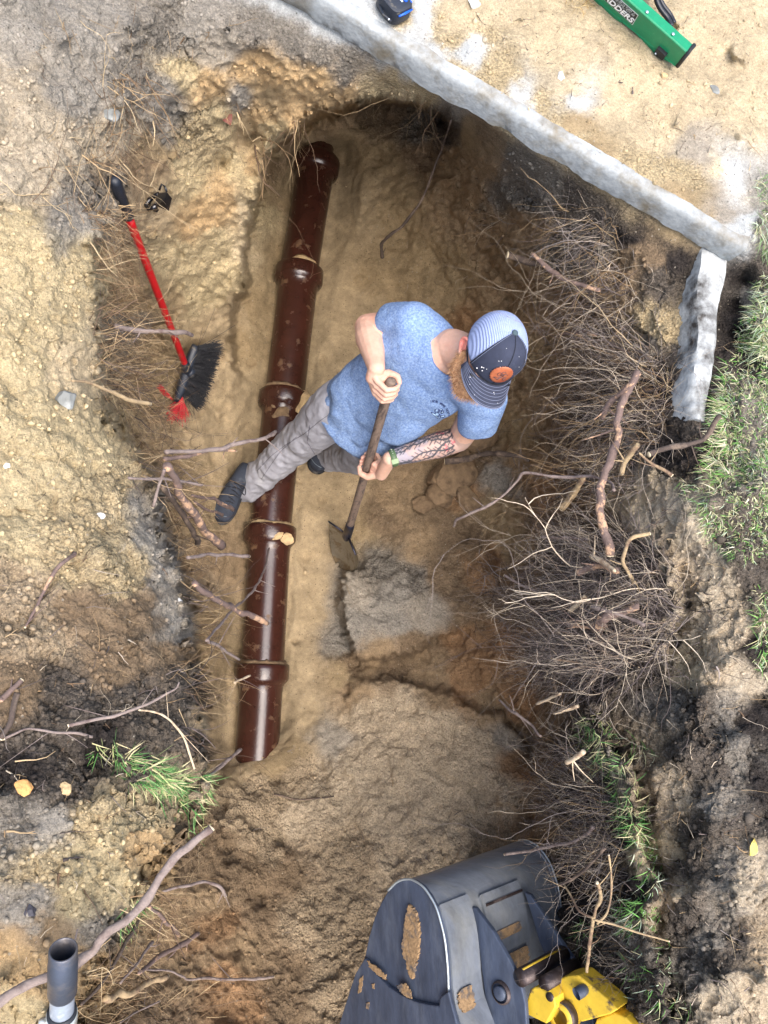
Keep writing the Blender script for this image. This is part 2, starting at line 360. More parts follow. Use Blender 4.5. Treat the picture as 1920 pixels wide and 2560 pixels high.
# the slab: its top front edge (crease) runs through two points; below it the bank is tucked in behind the face
A_ = np.array([1076., 156.]); B_ = np.array([1866., 622.])
SA = P(1076, 156, ZS); SB = P(1866, 622, ZS)
SDIR = (SB - SA).normalized(); SN = Vector((-SDIR.y, SDIR.x, 0))    # SN points away from the pit
for k in range(-66, 81):
    s = SA + SDIR * (k * .018)
    if (s - SA).dot(SDIR) > (SB - SA).length: continue
    back = s + SN * .012
    x, y = to_px((back.x, back.y, ZS - .012)); zp((x, y, ZS - .012))
    b2 = s + SN * .012
    x, y = to_px((b2.x, b2.y, ZS - TS - .008)); zp((x, y, ZS - TS - .014))
    far = s + SN * .045; x, y = to_px((far.x, far.y, ZS)); zp((x, y, ZS + .003))
    far = s + SN * .10; x, y = to_px((far.x, far.y, ZS)); zp((x, y, ZS + .005))
    far = s + SN * .26; x, y = to_px((far.x, far.y, ZS)); zp((x, y, ZS + .013))
    far = s + SN * .6; x, y = to_px((far.x, far.y, ZS)); zp((x, y, ZS + .03))
zp((1300, 60, 1.89), (1500, 100, 1.9), (1500, 250, 1.885), (1700, 60, 1.92), (1700, 300, 1.9), (1850, 150, 1.95), (1850, 350, 1.92), (1250, -300, 1.9), (1800, -500, 2.0), (2300, -500, 2.05), (2200, 200, 1.98), (900, -500, 1.88))

ZP = np.array(ZP, float)
_lb = (ZP[:, 0] < 560) & (ZP[:, 2] > 1.86); ZP[_lb, 2] = 1.86 + (ZP[_lb, 2] - 1.86) * .5
def relax(points):
    """stretch a membrane over the surveyed heights, coarse to fine: no overshoot between them"""
    x0, y0, x1, y1 = -720, -700, 2720, 3240; cur = None
    for lev, st in enumerate((128, 64, 32, 16, 8)):
        nxx = int((x1 - x0) / st) + 1; nyy = int((y1 - y0) / st) + 1
        S_ = np.zeros((nyy, nxx)); Cn = np.zeros((nyy, nxx))
        i = np.clip(np.round((points[:, 0] - x0) / st).astype(int), 0, nxx - 1); j = np.clip(np.round((points[:, 1] - y0) / st).astype(int), 0, nyy - 1)
        np.add.at(S_, (j, i), points[:, 2]); np.add.at(Cn, (j, i), 1); K = Cn > 0; val = np.where(K, S_ / np.maximum(Cn, 1), 0)
        if cur is None: cur = np.full((nyy, nxx), points[:, 2].mean())
        else:
            yi = np.linspace(0, cur.shape[0] - 1, nyy) if 0 else np.clip(np.arange(nyy) * st / pst, 0, cur.shape[0] - 1.001); xi = np.clip(np.arange(nxx) * st / pst, 0, cur.shape[1] - 1.001)
            a = yi.astype(int); f = (yi - a)[:, None]; b = xi.astype(int); g = (xi - b)[None]
            cur = (cur[a][:, b] * (1 - f) * (1 - g) + cur[a + 1][:, b] * f * (1 - g) + cur[a][:, b + 1] * (1 - f) * g + cur[a + 1][:, b + 1] * f * g)
        for it in range(400 if st > 16 else 160):
            p = np.pad(cur, 1, mode='edge'); cur = .25 * (p[:-2, 1:-1] + p[2:, 1:-1] + p[1:-1, :-2] + p[1:-1, 2:]); cur[K] = val[K]
        pst = st
    p = np.pad(cur, 1, mode='edge'); cur = .5 * cur + .125 * (p[:-2, 1:-1] + p[2:, 1:-1] + p[1:-1, :-2] + p[1:-1, 2:])
    return cur, x0, y0, st
ZG = relax(ZP)
def hsample(Qp):
    cur, x0, y0, st = ZG
    x = np.clip((Qp[:, 0] - x0) / st, 0, cur.shape[1] - 1.001); y = np.clip((Qp[:, 1] - y0) / st, 0, cur.shape[0] - 1.001)
    a = y.astype(int); f = y - a; b = x.astype(int); g = x - b
    return cur[a, b] * (1 - f) * (1 - g) + cur[a + 1, b] * f * (1 - g) + cur[a, b + 1] * (1 - f) * g + cur[a + 1, b + 1] * f * g

def axis_grid(lo, hi, a, b, st):
    inner = list(np.arange(a, b + .1, st)); L = []; x = a; s = st
    while x > lo: s *= 1.13; x -= s; L.append(x)
    Rr = []; x = inner[-1]; s = st
    while x < hi: s *= 1.13; x += s; Rr.append(x)
    return np.array(L[::-1] + inner + Rr)
GX = axis_grid(-680, 2600, -24, 1944, STEP); GY = axis_grid(-640, 3150, -24, 2584, STEP)
nx, ny = len(GX), len(GY)
QX, QY = np.meshgrid(GX, GY); Q = np.c_[QX.ravel(), QY.ravel()]
_q3 = np.c_[Q / 1000, np.zeros(len(Q))]
# signed pixel distance to the slab front: keep that zone unwarped
_t = (Q - A_) @ ((B_ - A_) / np.linalg.norm(B_ - A_)); _nrm = np.array([-(B_ - A_)[1], (B_ - A_)[0]]) / np.linalg.norm(B_ - A_)
_sd = (Q - A_) @ _nrm                                       # >0 on the pit side (image down-left)
SM = np.clip((np.abs(_sd - 30) - 75) / 90, 0, 1); SM = np.where(_t > 1010, 1, SM)
warp = np.stack([fbm(_q3 * 14, 4, 1), fbm(_q3 * 14, 4, 9)], 1) * 20 + np.stack([fbm(_q3 * 60, 2, 21), fbm(_q3 * 60, 2, 29)], 1) * 9
QW = Q + warp * SM[:, None]
Z = hsample(QW)
V0 = Parr(Q[:, 0], Q[:, 1], Z)
def grid_normals(V):
    G = V.reshape(ny, nx, 3); dx = np.gradient(G, axis=1); dy = np.gradient(G, axis=0)
    n = np.cross(dy, dx).reshape(-1, 3); n /= np.linalg.norm(n, axis=1)[:, None] + 1e-12
    c = np.array([0, 0, CZ]) - V; n[(n * c).sum(1) < 0] *= -1
    return n

# bedding: the sand is scooped away along both sides of the pipe
_pc = np.array([(600, 2100), (622, 1990), (640, 1860), (656, 1660), (676, 1318), (711, 985), (748, 672), (792, 402), (800, 330)], float)
_pz = np.array([.14, .045, .06, .075, .09, .10, .115, .13, .2])
_xc = np.interp(Q[:, 1], _pc[::-1, 1], _pc[::-1, 0]); _zc = np.interp(Q[:, 1], _pc[::-1, 1], _pz[::-1])
_lx = np.abs(Q[:, 0] - _xc) + 10 * fbm(_q3 * 25, 3, 77); _w = np.clip((135 - _lx) / 70, 0, 1) * np.clip((Q[:, 1] - 330) / 60, 0, 1) * np.clip((1950 - Q[:, 1] - .5 * (Q[:, 0] - 600)) / 110, 0, 1)
_w = _w * _w * (3 - 2 * _w)
Z = Z * (1 - _w) + np.minimum(Z, _zc - .045 + .10 * np.clip((_lx - 60) / 80, 0, 1)) * _w
V0 = Parr(Q[:, 0], Q[:, 1], Z)
# -- soil colours (sRGB) surveyed the same way; shade painted into the arch hollow, its rim painted brighter as if lit; last entry is crumbliness 0..1
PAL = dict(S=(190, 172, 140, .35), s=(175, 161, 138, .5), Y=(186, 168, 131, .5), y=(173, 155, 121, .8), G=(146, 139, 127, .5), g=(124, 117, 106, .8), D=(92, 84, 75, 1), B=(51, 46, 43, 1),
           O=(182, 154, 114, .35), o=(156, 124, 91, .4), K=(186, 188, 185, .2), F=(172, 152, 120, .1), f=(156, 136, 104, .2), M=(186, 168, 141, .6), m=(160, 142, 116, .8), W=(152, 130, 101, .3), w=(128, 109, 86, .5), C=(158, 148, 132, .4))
CP = """100,60,G 280,90,G 40,260,s 200,230,G 330,200,g 150,330,s 80,440,s 60,620,Y 120,760,Y 60,900,Y 180,900,S 100,1050,Y 200,560,G 240,480,g 210,660,Y 300,330,s 420,90,g 520,60,G 460,180,Y 520,220,O 620,190,O 700,190,O 780,200,O 880,215,O
640,80,g 560,130,C 720,110,g 800,150,g 880,175,g 600,255,G 680,260,f 760,265,O 830,250,O 430,300,G 500,330,y 560,310,Y 380,250,G 620,330,f 660,300,O 400,380,f 350,430,W 380,500,F 450,450,Y 500,560,O 430,650,Y 540,640,Y 480,740,Y 560,520,O 600,420,Y
640,420,O 655,640,f 690,500,f 640,760,f 730,420,f 620,860,f 780,360,w 340,700,f 400,760,f 330,820,g 400,860,f 520,830,F 590,800,F 560,960,F 430,980,f 480,1080,F 540,1120,F 450,1180,f 500,1320,f 540,1400,W 520,1560,f 560,1660,f 550,1800,F 570,1900,F 590,640,S 600,540,S 545,720,Y 610,1000,F
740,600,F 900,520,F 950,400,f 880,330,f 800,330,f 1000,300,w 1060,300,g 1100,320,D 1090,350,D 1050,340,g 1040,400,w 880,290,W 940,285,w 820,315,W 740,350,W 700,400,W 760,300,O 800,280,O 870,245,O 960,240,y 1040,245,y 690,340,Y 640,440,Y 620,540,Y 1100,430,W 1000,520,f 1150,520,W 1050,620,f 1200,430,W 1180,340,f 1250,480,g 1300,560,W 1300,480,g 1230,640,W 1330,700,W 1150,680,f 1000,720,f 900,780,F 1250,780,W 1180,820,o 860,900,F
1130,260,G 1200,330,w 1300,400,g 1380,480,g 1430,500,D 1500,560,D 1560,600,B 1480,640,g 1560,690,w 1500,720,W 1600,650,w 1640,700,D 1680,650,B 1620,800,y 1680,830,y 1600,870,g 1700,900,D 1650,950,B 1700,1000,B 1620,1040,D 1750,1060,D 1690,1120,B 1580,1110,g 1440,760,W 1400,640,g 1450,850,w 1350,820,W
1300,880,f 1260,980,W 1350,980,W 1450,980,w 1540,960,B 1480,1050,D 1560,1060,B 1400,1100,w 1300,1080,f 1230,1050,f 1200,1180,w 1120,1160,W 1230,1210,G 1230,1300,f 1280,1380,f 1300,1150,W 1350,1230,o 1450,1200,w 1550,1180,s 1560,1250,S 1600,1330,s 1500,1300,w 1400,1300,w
1150,1100,W 1060,1190,W 1150,1240,o 1090,1290,w 1000,1250,W 950,1290,w 1150,1340,w 1050,1370,W 1220,1420,o 900,1340,f 850,1280,F 800,1180,F 760,1350,F 750,1500,F 730,1650,F 740,1800,F 700,1900,f 960,1420,g 1030,1460,g 1120,1440,w 900,1480,C 980,1500,G 1060,1520,C 1000,1560,G 900,1560,G 860,1600,G 1150,1520,w 1230,1520,w 1320,1480,w
860,1680,f 880,1650,w 950,1640,W 1060,1620,w 1150,1600,o 1250,1640,o 1180,1690,o 1100,1700,W 1000,1690,w 1300,1740,o 1250,1770,W 1330,1820,W 1290,1900,o 1370,1930,w 900,1720,W 920,1760,M 1000,1780,M 1100,1800,M 1200,1870,M 1270,1850,C 1230,1980,M 1100,1950,M 1000,2050,M 900,1900,M 820,1850,C 800,1980,M 740,1960,m 900,2150,m 1000,2180,M 1100,2120,M 1250,2080,m 1330,2050,w
650,1990,m 600,2040,m 560,2120,w 650,2120,m 720,2060,M 700,2200,w 600,2200,w 520,2230,W 540,2330,o 600,2380,W 640,2300,w 760,2300,m 720,2430,w 560,2480,o 480,2450,W 620,2540,o 420,2520,w 850,2350,m 830,2500,m 700,2540,w 470,2150,w 450,2280,W 480,1980,m 510,2080,w
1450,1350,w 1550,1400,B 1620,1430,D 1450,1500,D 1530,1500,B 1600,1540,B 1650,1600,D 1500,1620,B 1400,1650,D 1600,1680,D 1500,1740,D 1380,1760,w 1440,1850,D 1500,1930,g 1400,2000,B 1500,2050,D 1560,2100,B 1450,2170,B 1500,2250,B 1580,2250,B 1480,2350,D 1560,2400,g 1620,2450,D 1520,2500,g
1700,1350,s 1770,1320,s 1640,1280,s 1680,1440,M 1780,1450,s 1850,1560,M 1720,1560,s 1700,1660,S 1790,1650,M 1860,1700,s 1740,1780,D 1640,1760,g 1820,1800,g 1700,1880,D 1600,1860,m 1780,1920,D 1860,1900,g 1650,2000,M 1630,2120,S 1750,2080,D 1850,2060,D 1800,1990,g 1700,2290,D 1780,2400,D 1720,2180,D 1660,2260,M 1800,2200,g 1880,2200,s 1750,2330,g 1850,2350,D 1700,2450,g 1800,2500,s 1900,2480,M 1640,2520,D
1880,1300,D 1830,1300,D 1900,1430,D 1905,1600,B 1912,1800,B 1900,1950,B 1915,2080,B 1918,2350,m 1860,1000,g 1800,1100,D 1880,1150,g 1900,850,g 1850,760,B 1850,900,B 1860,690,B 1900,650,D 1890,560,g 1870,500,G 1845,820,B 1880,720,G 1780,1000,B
700,-10,K 800,20,K 860,60,K 905,60,K 960,110,K 1010,90,K 1040,140,K 1085,150,K 1000,40,y 1100,120,K 1180,140,K 1215,110,y 1140,170,y 1230,215,y 1300,240,K 1340,285,K 1380,250,y 1430,240,K 1290,285,y 1400,315,y 1470,370,y 1760,390,C 1800,430,K 1825,500,K 1845,560,K 1800,520,C 1770,540,f 1700,540,f 1620,450,y 1130,80,y 1060,30,K 1010,10,y 1150,50,S 1250,180,y 1200,60,S 1350,60,S 1300,260,y 1420,220,S 1450,330,f 1400,120,S 1550,250,S 1600,120,S 1750,80,S 1850,60,S 1750,250,S 1600,400,y 1650,330,S 1850,300,S 1700,450,y 1780,420,S 1830,500,s 1550,420,f 1700,520,f 1350,300,f 1500,380,f 
250,1130,Y 130,1200,Y 300,1220,y 220,1320,y 60,1350,Y 370,1300,G 150,1400,y 300,1430,y 420,1420,G 60,1500,m 200,1510,w 350,1530,w 440,1560,G 100,1620,m 280,1640,w 420,1640,w 60,1720,w 180,1740,D 330,1740,D 470,1740,D 100,1850,D 250,1860,B 60,1930,B 180,1960,D 350,1900,D 470,1850,D 420,1960,m
330,1990,y 230,2040,y 130,2060,G 60,2080,g 300,2100,Y 400,2060,Y 200,2150,Y 100,2180,y 60,2260,G 180,2250,Y 300,2220,Y 50,2400,O 120,2330,W 230,2330,g 120,2480,O 220,2440,O 60,2540,Y 380,2130,O"""
_c = [t.split(',') for t in CP.split()]
CX = np.array([[float(a), float(b)] for a, b, _ in _c]); CV = np.array([[*lin(PAL[k][:3]), PAL[k][3]] for _, _, k in _c])
def soil_colour(Qp):
    q3 = np.c_[Qp / 1000, np.zeros(len(Qp))]
    wq = Qp + np.stack([fbm(q3 * 9, 5, 51, .6), fbm(q3 * 9, 5, 61, .6)], 1) * 62
    out = np.empty((len(Qp), 4))
    for i in range(0, len(Qp), 20000):
        q = wq[i:i + 20000]; D2 = (q[:, None, 0] - CX[None, :, 0]) ** 2 + (q[:, None, 1] - CX[None, :, 1]) ** 2
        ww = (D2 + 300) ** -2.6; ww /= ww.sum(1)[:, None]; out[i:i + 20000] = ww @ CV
    return out
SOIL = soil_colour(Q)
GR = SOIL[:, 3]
nrm0 = grid_normals(V0)
# relief: broad lumps, clods, ridges, all measured in the world
lump = fbm(V0 * 5.0, 5, 100) * .032 + fbm(V0 * 17, 4, 110) * .013 + fbm(V0 * 48, 3, 111) * .005
rid = -((1 - np.abs(fbm(V0 * 7, 4, 120))) ** 9) * .014 + fbm(V0 * np.array([9, 9, 26]), 4, 121) * .010
def shards(p, sc, s):
    """broken facets: every cell of soil is a little plane tilted its own way"""
    q = p * sc + 0.35 * np.stack([fbm(p * sc * .8, 2, s + 31 + k) for k in range(3)], 1); i0 = np.floor(q).astype(np.int64); bd = np.full(len(q), 9.0); b2 = np.full(len(q), 9.0); out = np.zeros(len(q))
    for dx in (-1, 0, 1):
        for dy in (-1, 0, 1):
            for dz in (-1, 0, 1):
                c = i0 + (dx, dy, dz); f = np.stack([_hash(c[:, 0], c[:, 1], c[:, 2], s + k) for k in range(3)], 1) * .5 + .5
                r = q - (c + f); d = (r * r).sum(1); m = d < bd; b2 = np.where(m, bd, np.minimum(b2, d))
                t = np.stack([_hash(c[:, 0], c[:, 1], c[:, 2], s + 10 + k) for k in range(3)], 1)
                out = np.where(m, (r * t).sum(1) + .5 * _hash(c[:, 0], c[:, 1], c[:, 2], s + 20), out); bd = np.where(m, d, bd)
    return out - .55 * np.exp(-((np.sqrt(b2) - np.sqrt(bd)) / .10) ** 2)
crumb = shards(V0, 8, 800) * .0105 * (.12 + GR) + shards(V0, 24, 840) * .0050 * (GR - .05) + fbm(V0 * 34, 5, 130, .62) * .007 * (.15 + GR)
crumb += (np.abs(vnoise(V0 * 85, 140)) * .006 - .002) * GR
lay = np.sin((V0[:, 2] + .25 * fbm(V0 * 3, 3, 150)) * 75) * .0025 * (1 - GR)
chan = 1 - .75 * np.clip((240 - np.abs(Q[:, 0] - _xc - 20)) / 120, 0, 1) * np.clip((1950 - Q[:, 1]) / 100, 0, 1)
amp = .25 + .75 * SM
disp = (lump * .75 * chan + rid * chan) * amp * (.26 + .74 * np.clip(GR * 1.3, 0, 1)) + crumb * (.35 + .65 * SM) + lay * amp
_sm = np.clip(1 - np.hypot((Q[:, 0] - 510) / 150, (Q[:, 1] - 640) / 300), 0, 1)
disp = disp * (1 - .55 * np.clip(_sm * 3, 0, 1))
near_top = (_sd < 8) & (_t < 1010)                              # on the slab: thin wind-blown sand, no burying lumps
_dc = np.clip(-_sd / 160, 0, 1)
disp = np.where(near_top, disp * .55 * _dc + fbm(V0 * 8, 4, 160) * (.0008 + .009 * _dc) + .001, disp)
lift = np.where(_sd < 0, 0, 0)
VT = V0 + nrm0 * disp[:, None]
NT = grid_normals(VT)
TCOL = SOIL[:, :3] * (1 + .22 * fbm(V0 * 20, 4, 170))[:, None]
def _gi(px, py):
    i = np.interp(px, GX, np.arange(nx)); j = np.interp(py, GY, np.arange(ny)); return int(round(float(j))) * nx + int(round(float(i)))
def T(px, py, lift=0.0): 
    k = _gi(px, py); return Vector(VT[k] + NT[k] * lift)
def TN(px, py): return Vector(NT[_gi(px, py)])
def TC(px, py): return TCOL[_gi(px, py)]

def build_ground():
    V = VT.copy(); idx = np.arange(nx * ny).reshape(ny, nx)
    a = idx[:-1, :-1].ravel(); b = idx[:-1, 1:].ravel(); c = idx[1:, 1:].ravel(); d = idx[1:, :-1].ravel()
    quads = np.stack([d, c, b, a], 1)
    ring = np.concatenate([idx[0, :], idx[1:, -1], idx[-1, -2::-1], idx[-2:0:-1, 0]])
    cols = TCOL.copy(); gr = GR.copy()
    prev = ring; base = len(V); allq = [quads]; ctr = VT[ring].mean(0)
    for rr, zz in ((1.25, 1.9), (2.2, 1.95), (6, 1.9), (60, 1.8)):
        r = VT[ring]; dv = r - ctr; new = ctr + dv * rr; new[:, 2] = zz
        V = np.r_[V, new]; cols = np.r_[cols, np.tile(lin((120, 108, 84)), (len(ring), 1))]; gr = np.r_[gr, np.full(len(ring), .6)]
        cur = np.arange(base, base + len(ring)); base += len(ring)
        allq.append(np.stack([prev, np.roll(prev, -1), np.roll(cur, -1), cur], 1)); prev = cur
    quads = np.concatenate(allq)
    me = bpy.data.meshes.new('ground'); me.vertices.add(len(V)); me.vertices.foreach_set('co', V.ravel())
    me.loops.add(len(quads) * 4); me.loops.foreach_set('vertex_index', quads.ravel().astype(np.int32))
    me.polygons.add(len(quads)); me.polygons.foreach_set('loop_start', np.arange(0, len(quads) * 4, 4, dtype=np.int32))
    me.polygons.foreach_set('use_smooth', np.ones(len(quads), bool)); me.update(calc_edges=True); me.validate()
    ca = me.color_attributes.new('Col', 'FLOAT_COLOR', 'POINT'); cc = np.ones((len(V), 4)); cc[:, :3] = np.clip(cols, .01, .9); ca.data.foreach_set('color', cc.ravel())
    at = me.attributes.new('Gr', 'FLOAT', 'POINT'); at.data.foreach_set('value', gr)
    me.materials.append(SOILM)
    o = bpy.data.objects.new('ground', me); COLL.objects.link(o); o['kind'] = 'structure'
    o['label'] = 'dug sandy ground of the pit, its walls and its banks'
    return o
SOILM = soil_mat()
ground = build_ground()

# ------------------------------------------------------------------ concrete slab and the old foundation wall
def concrete_mat(name, base, spots, s0=.5):
    m = mat(name, base, .85, 0, .16, 45, col2=spots, c2scale=9, c2lo=.46, c2hi=.66, bump=.7, bscale=70, spec=.25)
    return m
CONC = concrete_mat('concrete', (152, 156, 156), (120, 113, 98))
def build_slab():
    L = (SB - SA).length; start = -1.7; n = 260; rows = []
    xs = np.linspace(start, L, n)
    prof = [(1.9, 0), (.6, 0), (.25, 0), (.10, 0), (.05, 0), (.02, 0), (.006, -.001), (0, -.007), (-.001, -.025), (-.0, -.045), (.002, -.065), (.006, -TS), (.03, -TS - .006), (.3, -TS), (1.9, -TS)]
    V = []; 
    for i, x in enumerate(xs):
        for j, (b, z) in enumerate(prof):
            base = SA + SDIR * float(x) + SN * b; V.append((base.x, base.y, ZS + z))
    V = np.array(V); m = len(prof)
    J = np.tile(np.arange(m), n)
    nz = fbm(V * 22, 4, 200); nz2 = fbm(V * 6, 3, 210); nz3 = fbm(V * np.array([60, 60, 20]), 3, 220)
    face = (J >= 6) & (J <= 12)
    V[:, 0] += np.where(face, -SN.x * (nz * .0025 + nz2 * .004 + nz3 * .0012) * -1, 0); V[:, 1] += np.where(face, SN.y * (nz * .0025 + nz2 * .004 + nz3 * .0012), 0)
    low = (J >= 10) & (J <= 13); V[:, 2] += np.where(low, nz2 * .010 + nz * .008, 0)
    V[:, 2] += np.where(J < 6, nz * .001 + nz3 * .0005, 0)
    Fc = [(i * m + j, i * m + j + 1, (i + 1) * m + j + 1, (i + 1) * m + j) for i in range(n - 1) for j in range(m - 1)]
    Fc += [tuple(range(m))[::-1], tuple((n - 1) * m + j for j in range(m))]
    o = mesh_obj('concrete_slab', V, Fc, CONC); smooth_by_angle(o, 55)
    return tag(o, 'pale grey concrete slab with a rough broken edge jutting out over the pit', 'slab')
slab = build_slab()
def build_wall():
    m = concrete_mat('speckled_concrete', (168, 171, 169), (60, 56, 52))
    N = m.node_tree.nodes
    path = [(1812, 585), (1792, 626), (1786, 670), (1776, 720), (1772, 775), (1772, 835), (1764, 905), (1754, 975), (1746, 1050)]
    w2 = [46, 50, 48, 46, 40, 34, 32, 30, 27]
    rings = []; cl = crom([P(x, y, 1.768 - .005 * i) for i, (x, y) in enumerate(path)], 12)
    hw = np.interp(np.linspace(0, 1, len(cl)), np.linspace(0, 1, len(w2)), w2) / F * 1.9
    for i, c in enumerate(cl):
        t = (cl[min(i + 1, len(cl) - 1)] - cl[max(i - 1, 0)]).normalized(); s = Vector((t.y, -t.x, 0)); h = hw[i] 
        ring = []
        for a, z in ((-1.0, -.5), (-1.0, -.03), (-.9, -.006), (-.5, 0), (0, .002), (.5, 0), (.9, -.006), (1.0, -.03), (1.0, -.5)):
            q = c + s * (a * h) + Vector((0, 0, z)); k = vnoise(np.array([[q.x * 40, q.y * 40, q.z * 30]]), 5)[0]
            q = q + s * (k * .006) + Vector((0, 0, k * .004)); ring.append(q)
        rings.append(ring)
    b = MB(); b.loft(rings); o = b.build('foundation_wall', m); smooth_by_angle(o, 60)
    return tag(o, 'white speckled strip of foundation wall running from the slab corner towards the grass', 'wall')
fwall = build_wall()
# ------------------------------------------------------------------ clay sewer pipes
GLAZE = mat('brown_glaze', (86, 38, 26), .22, 0, .12, 12, col2=(64, 30, 22), c2scale=3.5, bump=.10, bscale=90, spec=.6, coat=.25)
def pipe_mat():
    m = mat('salt_glazed_clay', (55, 29, 22), .26, 0, .2, 10, col2=(112, 86, 60), c2scale=16, c2lo=.60, c2hi=.72, bump=.16, bscale=80, spec=.5, coat=.2, c2rough=.9)
    return m
PIPEM = pipe_mat()
PR, BR = .094, .118
JX = [((792, 402), (748, 672), .13, .115), ((749, 676), (712, 985), .115, .10), ((711, 985), (676, 1318), .10, .09), ((676, 1318), (656, 1660), .09, .075), ((656, 1660), (636, 1990), .075, .045)]
def sewer_pipe(i, a, b, za, zb, label, top_extra=False):
    A = P(*a, za); B = P(*b, zb); ax = (B - A).normalized(); L = (B - A).length
    root = empty('clay_pipe', A); tag(root, label, 'pipe', 'brown clay sewer pipes along the trench bed')
    t = .016
    prof = [(.055, PR * .9), (.015, BR - .03), (.0, BR - .016), (-.003, BR - .006), (.002, BR), (.018, BR + .001), (.058, BR + .001), (.068, BR - .002), (.082, PR + .010), (.094, PR + .002), (.14, PR), (L * .5, PR), (L + .02, PR)]
    # socket and barrel as two parts
    k = 9
    b1 = MB(); b1.lathe(A, ax, prof[:k], 56); s = b1.build('socket', PIPEM)
    b2 = MB(); b2.lathe(A, ax, [(d * 1.0, r) for d, r in [(.0795, PR + .0095), (.094, PR + .002), (.12, PR), (L * .35, PR), (L * .7, PR), (L + .03, PR), (L + .03, PR - t), (.06, PR - t)]], 56); q = b2.build('barrel', PIPEM)
    for o in (s, q):
        c = coords(o); n = normals(o); set_coords(o, c + n * (fbm(c * 14, 3, 300 + i) * .0018)[:, None])
    smooth_by_angle(q, 50)
    adopt(root, s, q); return root
PL = ['clay pipe length farthest up the trench, under the arch of the hollow', 'second clay pipe from the hollow, left of the man\'s cap and bare elbow', 'clay pipe crossed by the man\'s outstretched leg, clods on its joint',
      'clay pipe just below the dark boot, a thin root lying over its socket', 'nearest clay pipe, its lower end running into the sand']
for i, (a, b, za, zb) in enumerate(JX): sewer_pipe(i, a, b, za, zb, PL[i])
def spigot():
    A = P(792, 402, .13); B = P(748, 672, .115); ax = (A - B).normalized(); root = empty('pipe_stub', A + ax * .02)
    b = MB(); b.lathe(A, ax, [(-.03, .07), (.02, .074), (.085, .076), (.1, .07), (.104, .05), (.104, .001)], 40); o = b.build('stub_end', PIPEM)
    adopt(root, o); tag(root, 'short dark brown pipe stub plugged into the farthest socket', 'pipe')
spigot()

# ================================================================== SHOVEL (its handle line is needed by the hands)
SH_T = P(979, 953, 1.31); SH_B = P(850, 1400, .09)
SHA = (SH_T - SH_B).normalized()
def on_handle(px_y):
    """the point of the handle that shows at this height of the picture"""
    lo, hi = 0.0, 1.0
    for _ in range(40):
        m = (lo + hi) / 2; q = SH_B.lerp(SH_T, m)
        if to_px(q)[1] > px_y: lo = m
        else: hi = m
    return SH_B.lerp(SH_T, lo)
def dim(v):  # unit
    v = Vector(v); return v.normalized()
VIEW = lambda p: (Vector((0, 0, CZ)) - Vector(p)).normalized()          # towards the camera
IR = Vector(CR); IU = Vector(CU)

# ================================================================== PERSON
SKIN = mat('skin', (0, 0, 0), .55, 0, .06, 60, attr=True, bump=.25, bscale=260, spec=.35, sub=.12)
def hand(b, C, a, p, q, wrist, hr=.0165, s=1.0, thumb_off=.028, palm_r=.0):
    """hand closed on a bar: a = along the bar towards the index finger, p = palm side, q = the side the fingers pass over first"""
    def at(off, phi, r):
        t = math.radians(phi); return C + a * off + (p * math.cos(t) + q * math.sin(t)) * r
    offs = (.033, .0115, -.010, -.030); rad = (.0092, .0096, .0092, .0078); reach = (1.0, 1.04, 1.0, .86)
    kn = []
    for o, r, k in zip(offs, rad, reach):
        R0 = hr + r
        mcp = at(o, 38, R0 + .018); pip = at(o, 38 + 62 * k, R0 + .012); dip = at(o, 38 + 108 * k, R0 + .003); tip = at(o, 38 + 148 * k, R0 + .0005)
        b.cone(mcp, pip, r * 1.12, r * 1.06, 14); b.cone(pip, dip, r * 1.05, r * .95, 14); b.cone(dip, tip, r * .95, r * .78, 14)
        kn.append(mcp)
        # back of the hand: from the knuckle to the wrist
        w2 = wrist + a * (o * .55)
        b.cone(mcp, w2, r * 1.25, .0145, 14)
        inner = at(o * .9, -6, hr + .012); b.cone(inner, mcp, .0125, r * 1.1, 12); b.cone(inner, w2, .012, .014, 12)
    # thumb: leaves the side of the palm, crosses over the other way round the bar
    t0 = wrist.lerp(at(thumb_off * .7, -25, hr + .018), .45); t1 = at(thumb_off, -42, hr + .020); t2 = at(thumb_off + .004, -95, hr + .014); t3 = at(thumb_off - .002, -142, hr + .010)
    b.cone(t0, t1, .0165, .0135, 14); b.cone(t1, t2, .0130, .0108, 14); b.cone(t2, t3, .0106, .0088, 14)
    return kn, t3

# joints ---------------------------------------------------------------
hipR, hipL = P(852, 1015, .82), P(930, 1086, .79)
kneeR, kneeL = P(746, 1106, .47), P(900, 1142, .44)
ankR, ankL = P(612, 1224, .13), P(822, 1140, .12)
shR, shL = P(1032, 812, 1.33), P(1208, 1002, 1.28)
elR, wrR = P(919, 818, 1.20), P(941, 920, 1.31)
elL, wrL = P(1148, 1098, 1.05), P(975, 1147, .99)
neck0, B_H = P(1130, 872, 1.38), P(1241, 868, 1.575)                     # B_H: centre of the cap band
HU = dim((.15, .02, .985)); HF = dim(Vector((-.13, -.99, -.03)) - HU * HU.dot(Vector((-.13, -.99, -.03)))); HL = HU.cross(HF) * 1.0   # his left
HL = HF.cross(HU) * -1.0 if (HF.cross(HU)).x < 0 else HF.cross(HU)      # his left is image right
if HL.x < 0: HL = -HL
def hp(l, f, u): return B_H + HL * l + HF * f + HU * u
